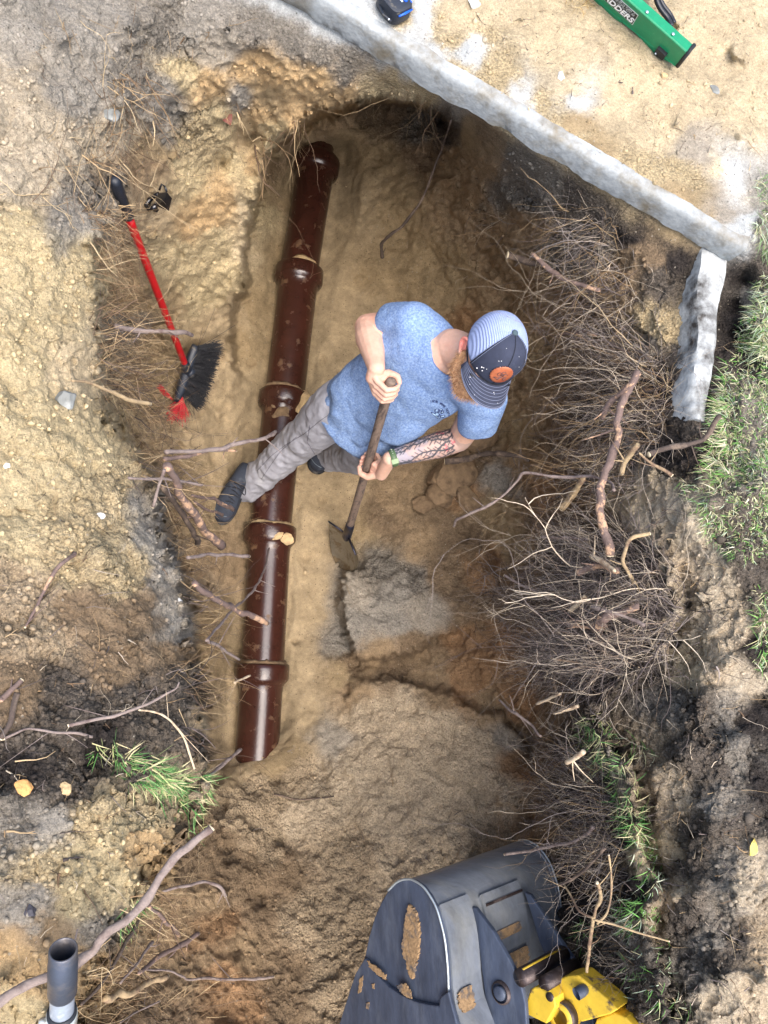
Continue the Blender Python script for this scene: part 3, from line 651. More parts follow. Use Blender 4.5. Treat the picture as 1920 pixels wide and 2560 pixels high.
def build_body():
    b = MB()
    # torso, kept inside the clothes
    def ring(c, lat, up, hw, hd, n=28):
        fr = up.cross(lat).normalized(); return [c + lat * (hw * math.cos(2 * math.pi * k / n)) + fr * (hd * math.sin(2 * math.pi * k / n)) for k in range(n)]
    sp = [P(890, 1050, .78), P(928, 1022, .94), P(985, 978, 1.08), P(1048, 928, 1.22), P(1100, 892, 1.34), P(1126, 877, 1.38)]
    lat0 = (hipL - hipR).normalized(); lat1 = (shL - shR).normalized()
    hw = [.14, .125, .135, .14, .11, .055]; hd = [.085, .075, .078, .08, .07, .05]; rs = []
    for i, c in enumerate(sp):
        t = i / (len(sp) - 1); up = (sp[min(i + 1, 5)] - sp[max(i - 1, 0)]).normalized(); lat = lat0.lerp(lat1, t); lat = (lat - up * lat.dot(up)).normalized()
        rs.append(ring(c, lat, up, hw[i], hd[i]))
    b.loft(rs)
    b.cone(hipR, kneeR, .078, .052); b.cone(kneeR, ankR, .05, .036); b.cone(hipL, kneeL, .078, .052); b.cone(kneeL, ankL, .05, .036)
    b.cone(P(885, 1047, .82), hipR, .085, .078); b.cone(P(905, 1057, .82), hipL, .085, .078)
    # arms
    for s, e, w, k in ((shR, elR, wrR, 1), (shL, elL, wrL, -1)):
        mid = s.lerp(e, .55); b.cone(s, mid, .054, .051); b.cone(mid, e, .051, .045)
        f1 = e.lerp(w, .28); f2 = e.lerp(w, .7); b.cone(e, f1, .044, .049); b.cone(f1, f2, .049, .037); b.cone(f2, w, .037, .028)
    # hands
    CRh = on_handle(972); side = dim(wrR - CRh); p = dim(side - SHA * side.dot(SHA)); vw = VIEW(CRh); q = dim(vw - SHA * vw.dot(SHA)); q = dim(q - p * q.dot(p))
    hand(b, CRh, SHA, p, q, CRh + p * .062 + SHA * .018 + q * .012, thumb_off=.034)
    b.cone(CRh + p * .062 + SHA * .018 + q * .012, wrR, .0235, .0265)
    CLh = on_handle(1158); side = dim(wrL - CLh); p = dim(side - SHA * side.dot(SHA)); vw = VIEW(CLh); q = dim(vw - SHA * vw.dot(SHA)); q = -dim(q - p * q.dot(p))
    hand(b, CLh, -SHA, p, q, CLh + p * .066, thumb_off=.036, hr=.0175)
    b.cone(CLh + p * .066, wrL, .0245, .0265)
    # neck and head
    b.cone(neck0, hp(0, .0, -.09), .064, .060, 24)
    b.cone(P(1100, 890, 1.34), neck0, .068, .062, 24)
    b.ball(hp(0, -.006, -.020), (.072, .090, .088), HL, HF, HU, 32, 20)
    b.ball(hp(0, .028, -.075), (.062, .066, .075), HL, HF, HU, 28, 16)       # face
    b.ball(hp(0, .070, -.132), (.032, .026, .024), HL, HF, HU)               # chin
    for k in (-1, 1): b.cone(hp(k * .060, -.008, -.085), hp(k * .022, .078, -.135), .022, .020)   # jaw
    b.cone(hp(0, .092, -.035), hp(0, .116, -.074), .010, .016, 14)           # nose
    b.ball(hp(0, .104, -.078), (.018, .011, .008), HL, HF, HU)
    for k in (-1, 1):
        b.ball(hp(k * .032, .084, -.062), (.020, .012, .012), HL, HF, HU)    # cheeks
        b.ball(hp(k * .033, .088, -.026), (.022, .010, .007), HL, HF, HU)    # brows
        b.ball(hp(k * .032, .084, -.042), (.013, .009, .009), HL, HF, HU)    # eyes
    b.ball(hp(0, .094, -.103), (.026, .010, .006), HL, HF, HU); b.ball(hp(0, .093, -.113), (.024, .011, .007), HL, HF, HU)   # lips
    # ears: rim and lobe with a hollow between
    for k in (-1, 1):
        pts = [hp(k * (.076 + .012 * math.sin(math.pi * t) * .9 + .004), -.006 - .022 * math.sin(math.pi * (t * 1.15)) + .008 * (1 - t), -.012 - .066 * t) for t in [i / 8 for i in range(9)]]
        for i in range(8): b.cone(pts[i], pts[i + 1], .0055, .0055, 10)
        b.ball(hp(k * .078, -.006, -.045), (.007, .016, .026), HL, HF, HU, 14, 8)
    o = b.build('person', SKIN)
    remesh(o, .0029, 3, .5)
    c = coords(o); n = normals(o)
    col = np.tile(np.array(lin((206, 166, 144))), (len(c), 1)) * (1 + .10 * fbm(c * 30, 3, 400))[:, None]
    red = np.clip(fbm(c * 22, 3, 401) * 2.2, 0, 1)[:, None]; col = col * (1 - red * .25) + np.array(lin((196, 120, 100))) * red * .25
    def near(a, r0, r1): 
        d = np.linalg.norm(c - np.array(a), axis=1); return np.clip((r1 - d) / (r1 - r0), 0, 1)[:, None]
    for a, r0, r1, cc, k in ((hp(-.085, -.01, -.04), .02, .04, (216, 118, 108), .75), (hp(.085, -.01, -.04), .02, .04, (216, 118, 108), .75), (hp(0, .096, -.108), .015, .026, (190, 96, 92), .7), (hp(0, .115, -.075), .01, .03, (214, 124, 110), .6), (elR, .02, .06, (214, 140, 118), .4), (CRh, .02, .05, (212, 148, 128), .4), (CLh, .02, .05, (214, 140, 122), .4)):
        m = near(a, r0, r1) * k; col = col * (1 - m) + np.array(lin(cc)) * m
    # forearm tattoo: leafy branches in dark ink, some red blossoms near the elbow, smoky blue at the wrist
    ax = np.array(wrL - elL); L = np.linalg.norm(ax); ax /= L; rel = c - np.array(elL); s = rel @ ax / L; rad = rel - np.outer(rel @ ax, ax); rn = np.linalg.norm(rad, axis=1)
    e1 = np.array(VIEW(elL)); e1 -= ax * (e1 @ ax); e1 /= np.linalg.norm(e1); e2 = np.cross(ax, e1)
    th = np.arctan2(rad @ e2, rad @ e1) * .036; zz = s * L
    on = (s > -.12) & (s < 1.0) & (rn < .062)
    rg = np.random.default_rng(5); ink = np.zeros(len(c)); redm = np.zeros(len(c))
    def stroke(x0, y0, x1, y1, wdt, arr, val=1):
        d = np.array([x1 - x0, y1 - y0]); LL = d @ d; t = np.clip(((zz - x0) * d[0] + (th - y0) * d[1]) / LL, 0, 1)
        dd = np.hypot(zz - x0 - t * d[0], th - y0 - t * d[1]); arr[:] = np.maximum(arr, np.where(on, np.clip((wdt - dd) / .0012 + .5, 0, 1) * val, 0))
    for k in range(9):
        x = .02 + rg.random() * .03; y = -.06 + k * .0155; ang = rg.normal(0, .25); 
        while x < L * .92:
            nx_ = x + .016; ny_ = y + math.tan(ang) * .016; stroke(x, y, nx_, ny_, .0026, ink)
            for sg in (-1, 1):
                lw = rg.uniform(.008, .018); stroke(x, y, x + lw * .9, y + sg * lw * .8, .0018, ink, .9)
            x, y = nx_, ny_; ang = ang * .6 + rg.normal(0, .22)
    for k in range(6):
        x = rg.uniform(.03, .09); y = rg.uniform(-.03, .05)
        for j in range(4):
            aa = rg.uniform(0, 6.3); stroke(x, y, x + .009 * math.cos(aa), y + .009 * math.sin(aa), .0018, redm, .8)
    base = np.array(lin((164, 146, 140))); smoke = np.where(on, np.clip((s - .45) * 1.6 + fbm(c * 25, 3, 402) * 1.1, 0, .55), 0)[:, None]
    pale = np.where(on, .6, 0)[:, None]
    col = col * (1 - pale) + base * pale; col = col * (1 - smoke) + np.array(lin((112, 132, 156))) * smoke
    col = col * (1 - redm[:, None]) + np.array(lin((190, 84, 94))) * redm[:, None]
    col = col * (1 - .93 * ink[:, None]) + np.array(lin((40, 50, 60))) * .93 * ink[:, None]
    # a little relief: veins and tendons
    set_coords(o, c + n * (fbm(c * 55, 2, 403) * .0008)[:, None])
    set_cols(o, col)
    return o, CRh, CLh
person, CRh, CLh = build_body()
tag(person, 'bearded man in a blue t-shirt and cap, standing astride the pipe and gripping a shovel', 'person')

# ---- clothes
SHIRT = mat('heather_blue_jersey', (104, 128, 168), .92, 0, .18, 170, col2=(146, 168, 196), c2scale=150, c2lo=.42, c2hi=.72, bump=.22, bscale=200, spec=.12)
PANTS = mat('grey_work_cloth', (146, 146, 152), .88, 0, .08, 60, col2=(178, 178, 180), c2scale=7, c2lo=.55, c2hi=.75, bump=.2, bscale=420, spec=.15)
def folds(o, fn):
    c = coords(o); n = normals(o); set_coords(o, c + n * fn(c)[:, None])
def build_shirt():
    b = MB(); n = 40
    sp = [P(872, 1060, .75), P(893, 1048, .82), P(933, 1016, .94), P(990, 974, 1.08), P(1048, 928, 1.205), P(1088, 900, 1.29), P(1113, 884, 1.345), P(1126, 876, 1.375)]
    lat0 = (hipL - hipR).normalized(); lat1 = (shL - shR).normalized()
    hw = [.172, .170, .168, .174, .182, .168, .122, .084]; hd = [.112, .108, .102, .104, .106, .098, .084, .074]; rs = []
    for i, c in enumerate(sp):
        t = min(1, i / 4); up = (sp[min(i + 1, 7)] - sp[max(i - 1, 0)]).normalized(); lat = lat0.lerp(lat1, t); lat = (lat - up * lat.dot(up)).normalized(); fr = up.cross(lat).normalized()
        rg = []
        for k in range(n):
            a = 2 * math.pi * k / n; ca, sa = math.cos(a), math.sin(a); e = .82
            rg.append(c + lat * (hw[i] * math.copysign(abs(ca) ** e, ca)) + fr * (hd[i] * math.copysign(abs(sa) ** e, sa)))
        rs.append(rg)
    b.loft(rs)
    r2 = P(972, 812, 1.24); l2 = P(1194, 1064, 1.17)
    b.cone(P(1085, 852, 1.32), shR, .075, .074, 24); b.cone(P(1150, 947, 1.31), shL, .075, .072, 24)
    b.cone(shR, r2, .074, .067, 24); b.cone(shL, l2, .073, .068, 24)
    o = b.build('t_shirt', SHIRT); remesh(o, .0055, 8, .6)
    # cut the cloth open: hem, collar and cuffs are real openings with a thin edge
    bm = bmesh.new(); bm.from_mesh(o.data)
    def cut(pt, no):
        ge = bm.verts[:] + bm.edges[:] + bm.faces[:]
        return ge
    kill = []
    ux = (sp[1] - sp[0]).normalized()
    rd = (r2 - shR).normalized(); ld = (l2 - shL).normalized()
    for v in bm.verts:
        p = v.co
        if (p - sp[0]).dot(ux) < .048 + .004 * math.sin(p.x * 40): kill.append(v); continue
        if (p - r2).dot(rd) > .0 and (p - r2).length < .13: kill.append(v); continue
        if (p - l2).dot(ld) > .0 and (p - l2).length < .13: kill.append(v); continue
        w = p - neck0; nu = (hp(0, 0, -.09) - neck0).normalized()
        if w.dot(nu) > .0 and (w - nu * w.dot(nu)).length < .081: kill.append(v); continue
    bmesh.ops.delete(bm, geom=kill, context='VERTS'); bm.to_mesh(o.data); bm.free()
    # even out the cut edges and keep them for the hems
    bm = bmesh.new(); bm.from_mesh(o.data); bm.verts.ensure_lookup_table()
    nb_ = {}
    for e in bm.edges:
        if len(e.link_faces) == 1:
            for v_ in e.verts: nb_.setdefault(v_.index, []).append(e.other_vert(v_).index)
    for it in range(30):
        new = {k: bm.verts[k].co * .4 + (bm.verts[a[0]].co + bm.verts[a[1]].co) * .3 for k, a in nb_.items() if len(a) == 2}
        for k, c_ in new.items(): bm.verts[k].co = c_
    loops = []; seen = set()
    for k in nb_:
        if k in seen or len(nb_[k]) != 2: continue
        lp = [k]; seen.add(k); cur = nb_[k][0]
        while cur not in seen and len(nb_.get(cur, [])) == 2: lp.append(cur); seen.add(cur); nx2 = [q for q in nb_[cur] if q not in seen]; cur = nx2[0] if nx2 else k
        if len(lp) > 30: loops.append(lp)
    bm.to_mesh(o.data); bm.free()
    sm = o.modifiers.new('s', 'SMOOTH'); sm.iterations = 3; sm.factor = .4
    bake(o)
    D1 = np.array((shR - P(940, 1090, .85)).normalized())
    def fn(c):
        t = (c - np.array(P(985, 975, 1.15)))
        u = t @ D1
        w = np.abs(vnoise(np.stack([u * 6, (t @ np.array(lat1)) * 15, c[:, 2] * 9], 1), 410)) ; w2 = fbm(c * 13, 3, 411); w = w ** 1.3 * 1.5
        low = np.clip((1.22 - c[:, 2]) / .3, .25, 1)
        return (w * .028 - .008 + w2 * .010) * low + fbm(c * 38, 2, 412) * .0022
    folds(o, fn)
    cc_ = coords(o); global SHIRT_HEM; SHIRT_HEM = []; rib = mat('jersey_rib', (92, 116, 156), .92, 0, .15, 170, bump=.3, bscale=200)
    for lp in loops: pts = [Vector(cc_[i]) for i in lp[::2]]; hm = MB(); hm.tube(pts + [pts[0]], .0028, 8, caps=False); SHIRT_HEM.append(hm.build('hem', rib))
    so_ = o.modifiers.new('so', 'SOLIDIFY'); so_.thickness = .0022; so_.offset = 1; bake(o)
    o.data.materials.clear(); o.data.materials.append(SHIRT)
    o.data.polygons.foreach_set('use_smooth', [True] * len(o.data.polygons))
    return o
shirt = build_shirt()
# keep the skin from poking through the jersey
def tuck(body, cloth, pad=.004):
    from mathutils.bvhtree import BVHTree
    dg = bpy.context.evaluated_depsgraph_get(); bv = BVHTree.FromObject(cloth, dg); c = coords(body); out = c.copy()
    return bv
def build_trousers():
    b = MB()
    b.cone(P(882, 1044, .80), P(905, 1062, .80), .098, .098, 24)
    b.cone(P(885, 1042, .80), hipR, .10, .102, 24); b.cone(P(905, 1060, .80), hipL, .10, .10, 24)
    kR = kneeR; b.cone(hipR, kR, .104, .080, 24); m = kR.lerp(ankR, .45); b.cone(kR, m, .080, .071, 24); b.cone(m, ankR + (ankR - kR) * -.02, .071, .066, 24)
    b.cone(hipL, kneeL, .108, .078, 24); m = kneeL.lerp(ankL, .5); b.cone(kneeL, m, .078, .072, 24); b.cone(m, ankL, .072, .064, 24)
    o = b.build('trousers', PANTS); remesh(o, .0055, 5, .5)
    bm = bmesh.new(); bm.from_mesh(o.data); kill = []
    for a, k in ((ankR, kneeR), (ankL, kneeL)):
        d = (a - k).normalized(); kill += [v for v in bm.verts if (v.co - a).dot(d) > .028 and (v.co - a).length < .11]
    bmesh.ops.delete(bm, geom=list(set(kill)), context='VERTS'); bm.to_mesh(o.data); bm.free()
    def fn(c):
        out = np.zeros(len(c))
        for h, k, a in ((hipR, kneeR, ankR), (hipL, kneeL, ankL)):
            d = np.array((a - k).normalized()); s = (c - np.array(k)) @ d; L = (a - k).length; dist = np.linalg.norm(c - np.array(k) - np.outer(s, d), axis=1)
            on = (s > -.12) & (dist < .13) 
            ramp = np.clip((s + .1) / (L + .1), 0, 1) ** 1.2
            ph = s * 62 + 3.2 * fbm(c * 9, 2, 420) + 18 * (c @ np.array([.6, -.5, .2]))
            f = (np.sin(ph) ** 2 * np.sign(np.sin(ph))) * .0085 * ramp * (fbm(c * 7, 2, 421) + .8)
            out = np.where(on, out + f, out)
        return out + fbm(c * 14, 3, 422) * .010 - np.abs(fbm(c * 20, 2, 424)) * .008 + fbm(c * 45, 2, 423) * .0018
    folds(o, fn)
    so_ = o.modifiers.new('so', 'SOLIDIFY'); so_.thickness = .0022; so_.offset = 1; bake(o)
    o.data.polygons.foreach_set('use_smooth', [True] * len(o.data.polygons))
    return o
trousers = build_trousers()
# seams: a stitched line down the outer leg
def seam():
    from mathutils.bvhtree import BVHTree
    bv = BVHTree.FromObject(trousers, bpy.context.evaluated_depsgraph_get()); b = MB(); cam0 = Vector((0, 0, CZ))
    for pts in ([(846, 1020), (800, 1052), (760, 1085), (715, 1112), (680, 1138), (640, 1180)], [(775, 1062), (768, 1105), (790, 1140)], [(742, 1092), (700, 1130), (672, 1170), (652, 1200)]):
        w = []
        for i in range(len(pts) - 1):
            for k in range(14):
                x = pts[i][0] + (pts[i + 1][0] - pts[i][0]) * k / 14; y = pts[i][1] + (pts[i + 1][1] - pts[i][1]) * k / 14
                d = (P(x, y, 0) - cam0).normalized(); h = bv.ray_cast(cam0, d)
                if h[0] is not None: w.append(h[0] + h[1] * .0006)
        if len(w) > 3: b.tube(w, .0009, 6)
    return b.build('seam', mat('seam_thread', (84, 80, 90), .9))
# ---- shoes
SHOE = mat('dark_suede', (40, 46, 58), .8, 0, .14, 40, col2=(86, 92, 96), c2scale=14, c2lo=.52, c2hi=.78, bump=.3, bscale=200)
SOLE = mat('black_rubber', (34, 36, 42), .75, 0, .12, 40, col2=(110, 104, 92), c2scale=20, c2lo=.55, c2hi=.75, bump=.2)
LACE = mat('lace', (28, 30, 36), .9, 0, .1, 60)
def shoe(heel, toe, zf):
    heel = Vector((heel.x, heel.y, zf)); toe = Vector((toe.x, toe.y, zf)); d = (toe - heel); L = d.length; d.normalize(); s = Vector((d.y, -d.x, 0)); up = Vector((0, 0, 1))
    st = [(0.0, .026, .060), (.03, .034, .082), (.18, .037, .100), (.36, .038, .098), (.5, .041, .082), (.62, .046, .066), (.76, .049, .055), (.88, .045, .050), (.96, .033, .044), (1.0, .014, .032)]
    b = MB(); rs = []; n = 26
    for t, w_, h in st:
        c = heel + d * (t * L) + s * (.008 * math.sin(t * 3)); r = []
        for k in range(n):
            a = 2 * math.pi * k / n; ca, sa = math.cos(a), math.sin(a)
            y = math.copysign(abs(sa) ** .8, sa); r.append(c + s * (w_ * math.copysign(abs(ca) ** .85, ca)) + up * (.020 + h / 2 + h / 2 * y))
        rs.append(r)
    b.loft(rs); o = b.build('shoe', SHOE); sub = o.modifiers.new('u', 'SUBSURF'); sub.levels = 2; bake(o)
    c = coords(o); set_coords(o, c + normals(o) * (fbm(c * 40, 3, 430) * .0018)[:, None])
    b2 = MB(); rs = []
    for z, g in ((0, 0), (.004, .003), (.02, .004), (.026, .002)):
        ring = []
        for k in range(48):
            a = 2 * math.pi * k / 48; t = .5 - .5 * math.cos(a); w_ = np.interp(t, [q[0] for q in st], [q[1] for q in st]) + .003 + g
            sg = 1 if math.sin(a) >= 0 else -1; e = abs(math.sin(a)) ** .35
            ring.append(heel + d * ((-.004 - g + t * (1.008 + 2 * g / L)) * L) + s * (.008 * math.sin(t * 3) + sg * w_ * e) + up * z)
        rs.append(ring)
    b2.loft(rs); so_ = b2.build('sole', SOLE)
    b3 = MB()
    for i in range(6):
        t = .40 + i * .055; h = np.interp(t, [q[0] for q in st], [q[2] for q in st]) + .021
        sg = 1 if i % 2 else -1
        b3.tube(crom([heel + d * (t * L) + s * (-.026 * sg) + up * (h - .012), heel + d * ((t + .01) * L) + up * (h + .004), heel + d * ((t + .03) * L) + s * (.026 * sg) + up * (h - .014)], 6), .0023, 6)
    for sg in (-1, 1): b3.tube(crom([heel + d * (.42 * L) + up * .105, heel + d * (.40 * L) + s * (sg * .03) + up * .112, heel + d * (.50 * L) + s * (sg * .045) + up * .098, heel + d * (.44 * L) + up * .104], 6), .0023, 6)
    lc = b3.build('shoelaces', LACE)
    b4 = MB(); w0 = []
    for k in range(17):
        a = -math.pi / 2 + math.pi * k / 16; t = .80 + .12 * math.cos(a); h = np.interp(t, [q[0] for q in st], [q[2] for q in st]); w_ = np.interp(t, [q[0] for q in st], [q[1] for q in st])
        w0.append(heel + d * (t * L) + s * (math.sin(a) * w_ * .92 + .006) + up * (.020 + h * (.55 + .47 * math.cos(a))))
    b4.tube(w0, .0013, 5); stt = b4.build('toe_stitching', mat('pale_thread', (120, 132, 140), .9))
    for q in (so_, lc, stt): q.parent = o
    return o
shoeR = shoe(P(614, 1188, .03), P(545, 1322, .03), float(T(575, 1250).z) + .0)
shoeL = shoe(P(842, 1112, .02), P(776, 1186, .02), float(T(790, 1170).z) + .0)

# ---- cap
MESHW = mat('pale_mesh', (150, 164, 200), .8, 0, .06, 60, bump=.0)
NAVY = mat('charcoal_twill', (44, 49, 66), .85, 0, .12, 50, col2=(78, 84, 100), c2scale=9, c2lo=.56, c2hi=.8, bump=.25, bscale=400)
def mesh_fabric():
    m = MESHW; N = m.node_tree.nodes; L = m.node_tree.links; b = N['Principled BSDF']; tc = N.new('ShaderNodeTexCoord')
    wv = N.new('ShaderNodeTexWave'); wv.inputs['Scale'].default_value = 55; wv.bands_direction = 'X'; L.new(tc.outputs['Object'], wv.inputs['Vector'])
    bc = b.inputs['Base Color'].links[0].from_socket; mrr = N.new('ShaderNodeMapRange'); mrr.inputs[3].default_value = .93; mrr.inputs[4].default_value = 1.03; L.new(wv.outputs[0], mrr.inputs[0]); vmm = N.new('ShaderNodeVectorMath'); vmm.operation = 'SCALE'; L.new(bc, vmm.inputs[0]); L.new(mrr.outputs[0], vmm.inputs['Scale']); L.new(vmm.outputs[0], b.inputs['Base Color'])
    bp = N.new('ShaderNodeBump'); bp.inputs['Strength'].default_value = .8; bp.inputs['Distance'].default_value = .002; L.new(wv.outputs[0], bp.inputs['Height']); L.new(bp.outputs[0], b.inputs['Normal'])
mesh_fabric()
def dome(l0, thick=0.0, front=True):
    """point on the crown for angles az (0 = front, +90 = his left), el 0..90"""
    def f(az, el):
        a, e = math.radians(az), math.radians(el); ce = math.cos(e) ** .86; se = math.sin(e)
        ff = .104 if math.cos(a) > 0 else .102; hgt = .108 + .022 * max(0, math.cos(a)) * math.sin(2 * e)
        bulge = 1 + .05 * math.sin(2 * e)
        return hp((.088 + thick) * ce * math.sin(a) * bulge, (ff + .006 + thick) * ce * math.cos(a) * bulge, (hgt + .008 + thick) * se - .018)
    return f
def panel(name, az0, az1, m, off=0.0, el0=0, el1=90, na=40, ne=22, seam_top=None):
    f = dome(0, off); V = []; Fc = []
    for j in range(ne + 1):
        for i in range(na + 1):
            t = i / na; el = el0 + (el1 - el0) * j / ne
            V.append(f(az0 + (az1 - az0) * t, min(el, 89.7)))
    w_ = na + 1
    for j in range(ne):
        for i in range(na): Fc.append((j * w_ + i, j * w_ + i + 1, (j + 1) * w_ + i + 1, (j + 1) * w_ + i))
    return mesh_obj(name, V, Fc, m)
def build_cap():
    AZ = 56
    fr = panel('front_panel', -AZ, AZ, NAVY, .0012); bk = panel('mesh_back', AZ, 360 - AZ, MESHW, 0)
    for o in (fr, bk):
        c = coords(o); set_coords(o, c + normals(o) * (fbm(c * 20, 3, 440) * .0016)[:, None])
        so_ = o.modifiers.new('so', 'SOLIDIFY'); so_.thickness = .0018; so_.offset = -1; bake(o)
    f = dome(0, .003); b = MB()
    for a in (-AZ, AZ, 0): b.tube([f(a, e) for e in range(0, 90, 3)], .0012 if a else .0009, 6)
    b.tube([f(a, 1.5) for a in range(-AZ, AZ + 1, 4)], .0016, 6)
    pip = b.build('piping', mat('piping_thread', (26, 28, 36), .9))
    st = MB()
    for a in (-AZ - 2, AZ + 2): st.tube([dome(0, .0032)(a + (2.2 if a < 0 else -2.2) * 2, e) for e in range(2, 88, 3)], .0007, 5)
    stitch = st.build('stitching', mat('pale_stitching', (120, 128, 150), .9))
    bt = MB(); top = f(0, 89.5); bt.ball(top + HU * .001, (.0095, .0095, .006), HL, HF, HU, 18, 10); btn = bt.build('button', mat('button_cloth', (62, 78, 84), .85))
    # brim: curved sheet with thickness
    V = []; Fc = []; ni, nj = 40, 14
    def brim(u, v, dz=0):                                     # u -1..1 across, v 0..1 out
        a = u * 62; base = dome(0, .001)(a, .5); l = (base - B_H).dot(HL); fw = (base - B_H).dot(HF)
        ln = .072 * max(0, 1 - abs(u) ** 3.2) ** .5
        return hp(l * (1 + .03 * v), fw + ln * v, -.020 - .030 * (abs(u) ** 2.0) * (.35 + .65 * v) - .012 * v * v + dz)
    for s in (0, 1):
        for j in range(nj + 1):
            for i in range(ni + 1): V.append(brim(-1 + 2 * i / ni, j / nj, -.003 * s))
    w_ = ni + 1; K = w_ * (nj + 1)
    for j in range(nj):
        for i in range(ni):
            q = (j * w_ + i, j * w_ + i + 1, (j + 1) * w_ + i + 1, (j + 1) * w_ + i); Fc.append(q); Fc.append(tuple(x + K for x in q)[::-1])
    for i in range(ni): Fc.append((nj * w_ + i, nj * w_ + i + 1, nj * w_ + i + 1 + K, nj * w_ + i + K))
    br = mesh_obj('brim', V, Fc, NAVY)
    sb = MB()
    for r in (.12, .26, .40, .54, .68, .82, .95):
        sb.tube([brim(-.99 + 1.98 * i / 50, r, .0006) for i in range(51)], .00075, 5)
    sb.tube([brim(-.99 + 1.98 * i / 50, 1.0, -.001) for i in range(51)], .0018, 6)
    bs = sb.build('brim_stitching', mat('brim_thread', (108, 114, 134), .9)); bs.parent = br
    # leather patch: serrated oval
    fd = dome(0, .0042); pv = []; n = 96; cz_, hw_, hh_ = 24, 21, 14.5
    pm = MB(); ringo = []; ringi = []
    for k in range(n):
        a = 2 * math.pi * k / n; r = 1 + (.05 if (k % 4) < 1 else 0); ringo.append(fd(hw_ * r * math.cos(a), cz_ + hh_ * r * math.sin(a))); ringi.append(fd(hw_ * .86 * math.cos(a), cz_ + hh_ * .86 * math.sin(a)))
    inn = [[fd(hw_ * .86 * q * math.cos(2 * math.pi * k / n), cz_ + hh_ * .86 * q * math.sin(2 * math.pi * k / n)) for k in range(n)] for q in (.66, .33, .02)]
    pm.loft([ringo, ringi] + inn, cap=False); patch = pm.build('leather_patch', mat('tan_leather', (168, 96, 62), .55, 0, .25, 60, col2=(136, 68, 42), c2scale=30, bump=.3, bscale=90))
    so_ = patch.modifiers.new('so', 'SOLIDIFY'); so_.thickness = .002; so_.offset = 0; bake(patch)
    fe = dome(0, .0058); em = MB()
    def ln(pts, r=.0009): em.tube([fe(x * hw_, cz_ + y * hh_) for x, y in pts], r, 5)
    ln([(-.55, -.42), (-.1, -.5), (.05, -.1)], .0012); ln([(-.55, -.42), (.0, -.12), (.35, -.25)], .0010); ln([(.05, -.1), (-.2, -.5), (-.5, -.40)], .0014)
    for cx, cy, rr in ((-.28, .12, .2), (.0, .32, .2), (.28, .12, .2), (.42, -.32, .13)):
        ln([(cx + rr * math.cos(t), cy + rr * .9 * math.sin(t)) for t in [q * .52 for q in range(1, 12)]], .0011)
    for x in (-.15, -.05, .05): ln([(x, -.05), (x * 1.4, .3)], .0010)
    emb = em.build('emblem', mat('burnt_mark', (92, 62, 60), .7)); emb.parent = patch
    rm = MB(); rm.tube([fd(hw_ * .93 * math.cos(2 * math.pi * k / 48), cz_ + hh_ * .93 * math.sin(2 * math.pi * k / 48)) for k in range(49)], .0010, 5)
    rim = rm.build('patch_rim', mat('pale_leather_edge', (206, 150, 128), .6)); rim.parent = patch
    # paint flecks
    fl = MB(); rg = random.Random(3)
    for az, el, r in [(-38, 16, .0022), (-35, 18, .0016), (-33, 13, .0018), (-30, 20, .0012), (-20, 42, .0014), (-24, 40, .0012), (-14, 35, .001), (20, 55, .001), (-28, 60, .0009), (30, 38, .001), (-42, 8, .0022)]:
        c0 = dome(0, .0028)(az, el); fl.ball(c0, (r, r, r * .7), nu=8, nv=5)
    for u, v, r in [(-.75, .45, .0018), (-.7, .7, .0012), (.1, .35, .0013), (.12, .42, .001), (-.5, .85, .001), (.3, .8, .0009)]:
        fl.ball(brim(u, v, .0012), (r, r, r * .6), nu=8, nv=5)
    fk = fl.build('paint_fleck', mat('white_paint', (225, 225, 225), .6)); fk['kind'] = 'stuff'
    cap = empty('cap', B_H)
    return [fr, bk, pip, stitch, btn, br, patch, fk]
capparts = build_cap()
# beard: short curls over a base volume
def build_beard():
    bb = MB()
    bb.ball(hp(0, .078, -.140), (.046, .034, .034), HL, HF, HU, 24, 14)
    for k in (-1, 1):
        bb.cone(hp(k * .064, -.004, -.070), hp(k * .060, .030, -.118), .015, .026, 16); bb.cone(hp(k * .060, .030, -.118), hp(k * .026, .080, -.142), .026, .034, 16)
    bb.cone(hp(-.025, .104, -.092), hp(.025, .104, -.092), .007, .007, 10)
    o = bb.build('beard', mat('auburn_beard', (166, 124, 88), .85, 0, .3, 120, col2=(190, 146, 104), c2scale=60, bump=.9, bscale=240)); remesh(o, .004, 4)
    c = coords(o); n = normals(o); set_coords(o, c + n * (fbm(c * 90, 3, 450) * .004)[:, None]); c = coords(o); n = normals(o)
    rg = np.random.default_rng(8); pick = rg.choice(len(c), 2600, replace=False); st = MB(); down = -np.array(HU)
    for i in pick:
        p0 = c[i]; d = n[i] * .6 + down * .7 + np.array(HF) * .25 + rg.normal(0, .28, 3); d /= np.linalg.norm(d); L = rg.uniform(.007, .019)
        p1 = p0 + d * L * .5 + rg.normal(0, .001, 3); p2 = p0 + d * L + down * L * .35; t = np.cross(d, rg.normal(0, 1, 3)); t /= np.linalg.norm(t) + 1e-9; w_ = .00042
        k = rg.random(); col = tuple(np.array(lin((172, 116, 74))) * (1 - k) + np.array(lin((222, 182, 138))) * k)
        st.add([p0 - t * w_, p0 + t * w_, p1 - t * w_, p1 + t * w_, p2], [(0, 1, 3, 2), (2, 3, 4)], col)
    h = st.build('beard_hair', mat('beard_strands', (0, 0, 0), .6, attr=True, var=.1)); h.parent = o; h['kind'] = 'stuff'
    # short hair on the nape and temple
    return o
beard = build_beard()
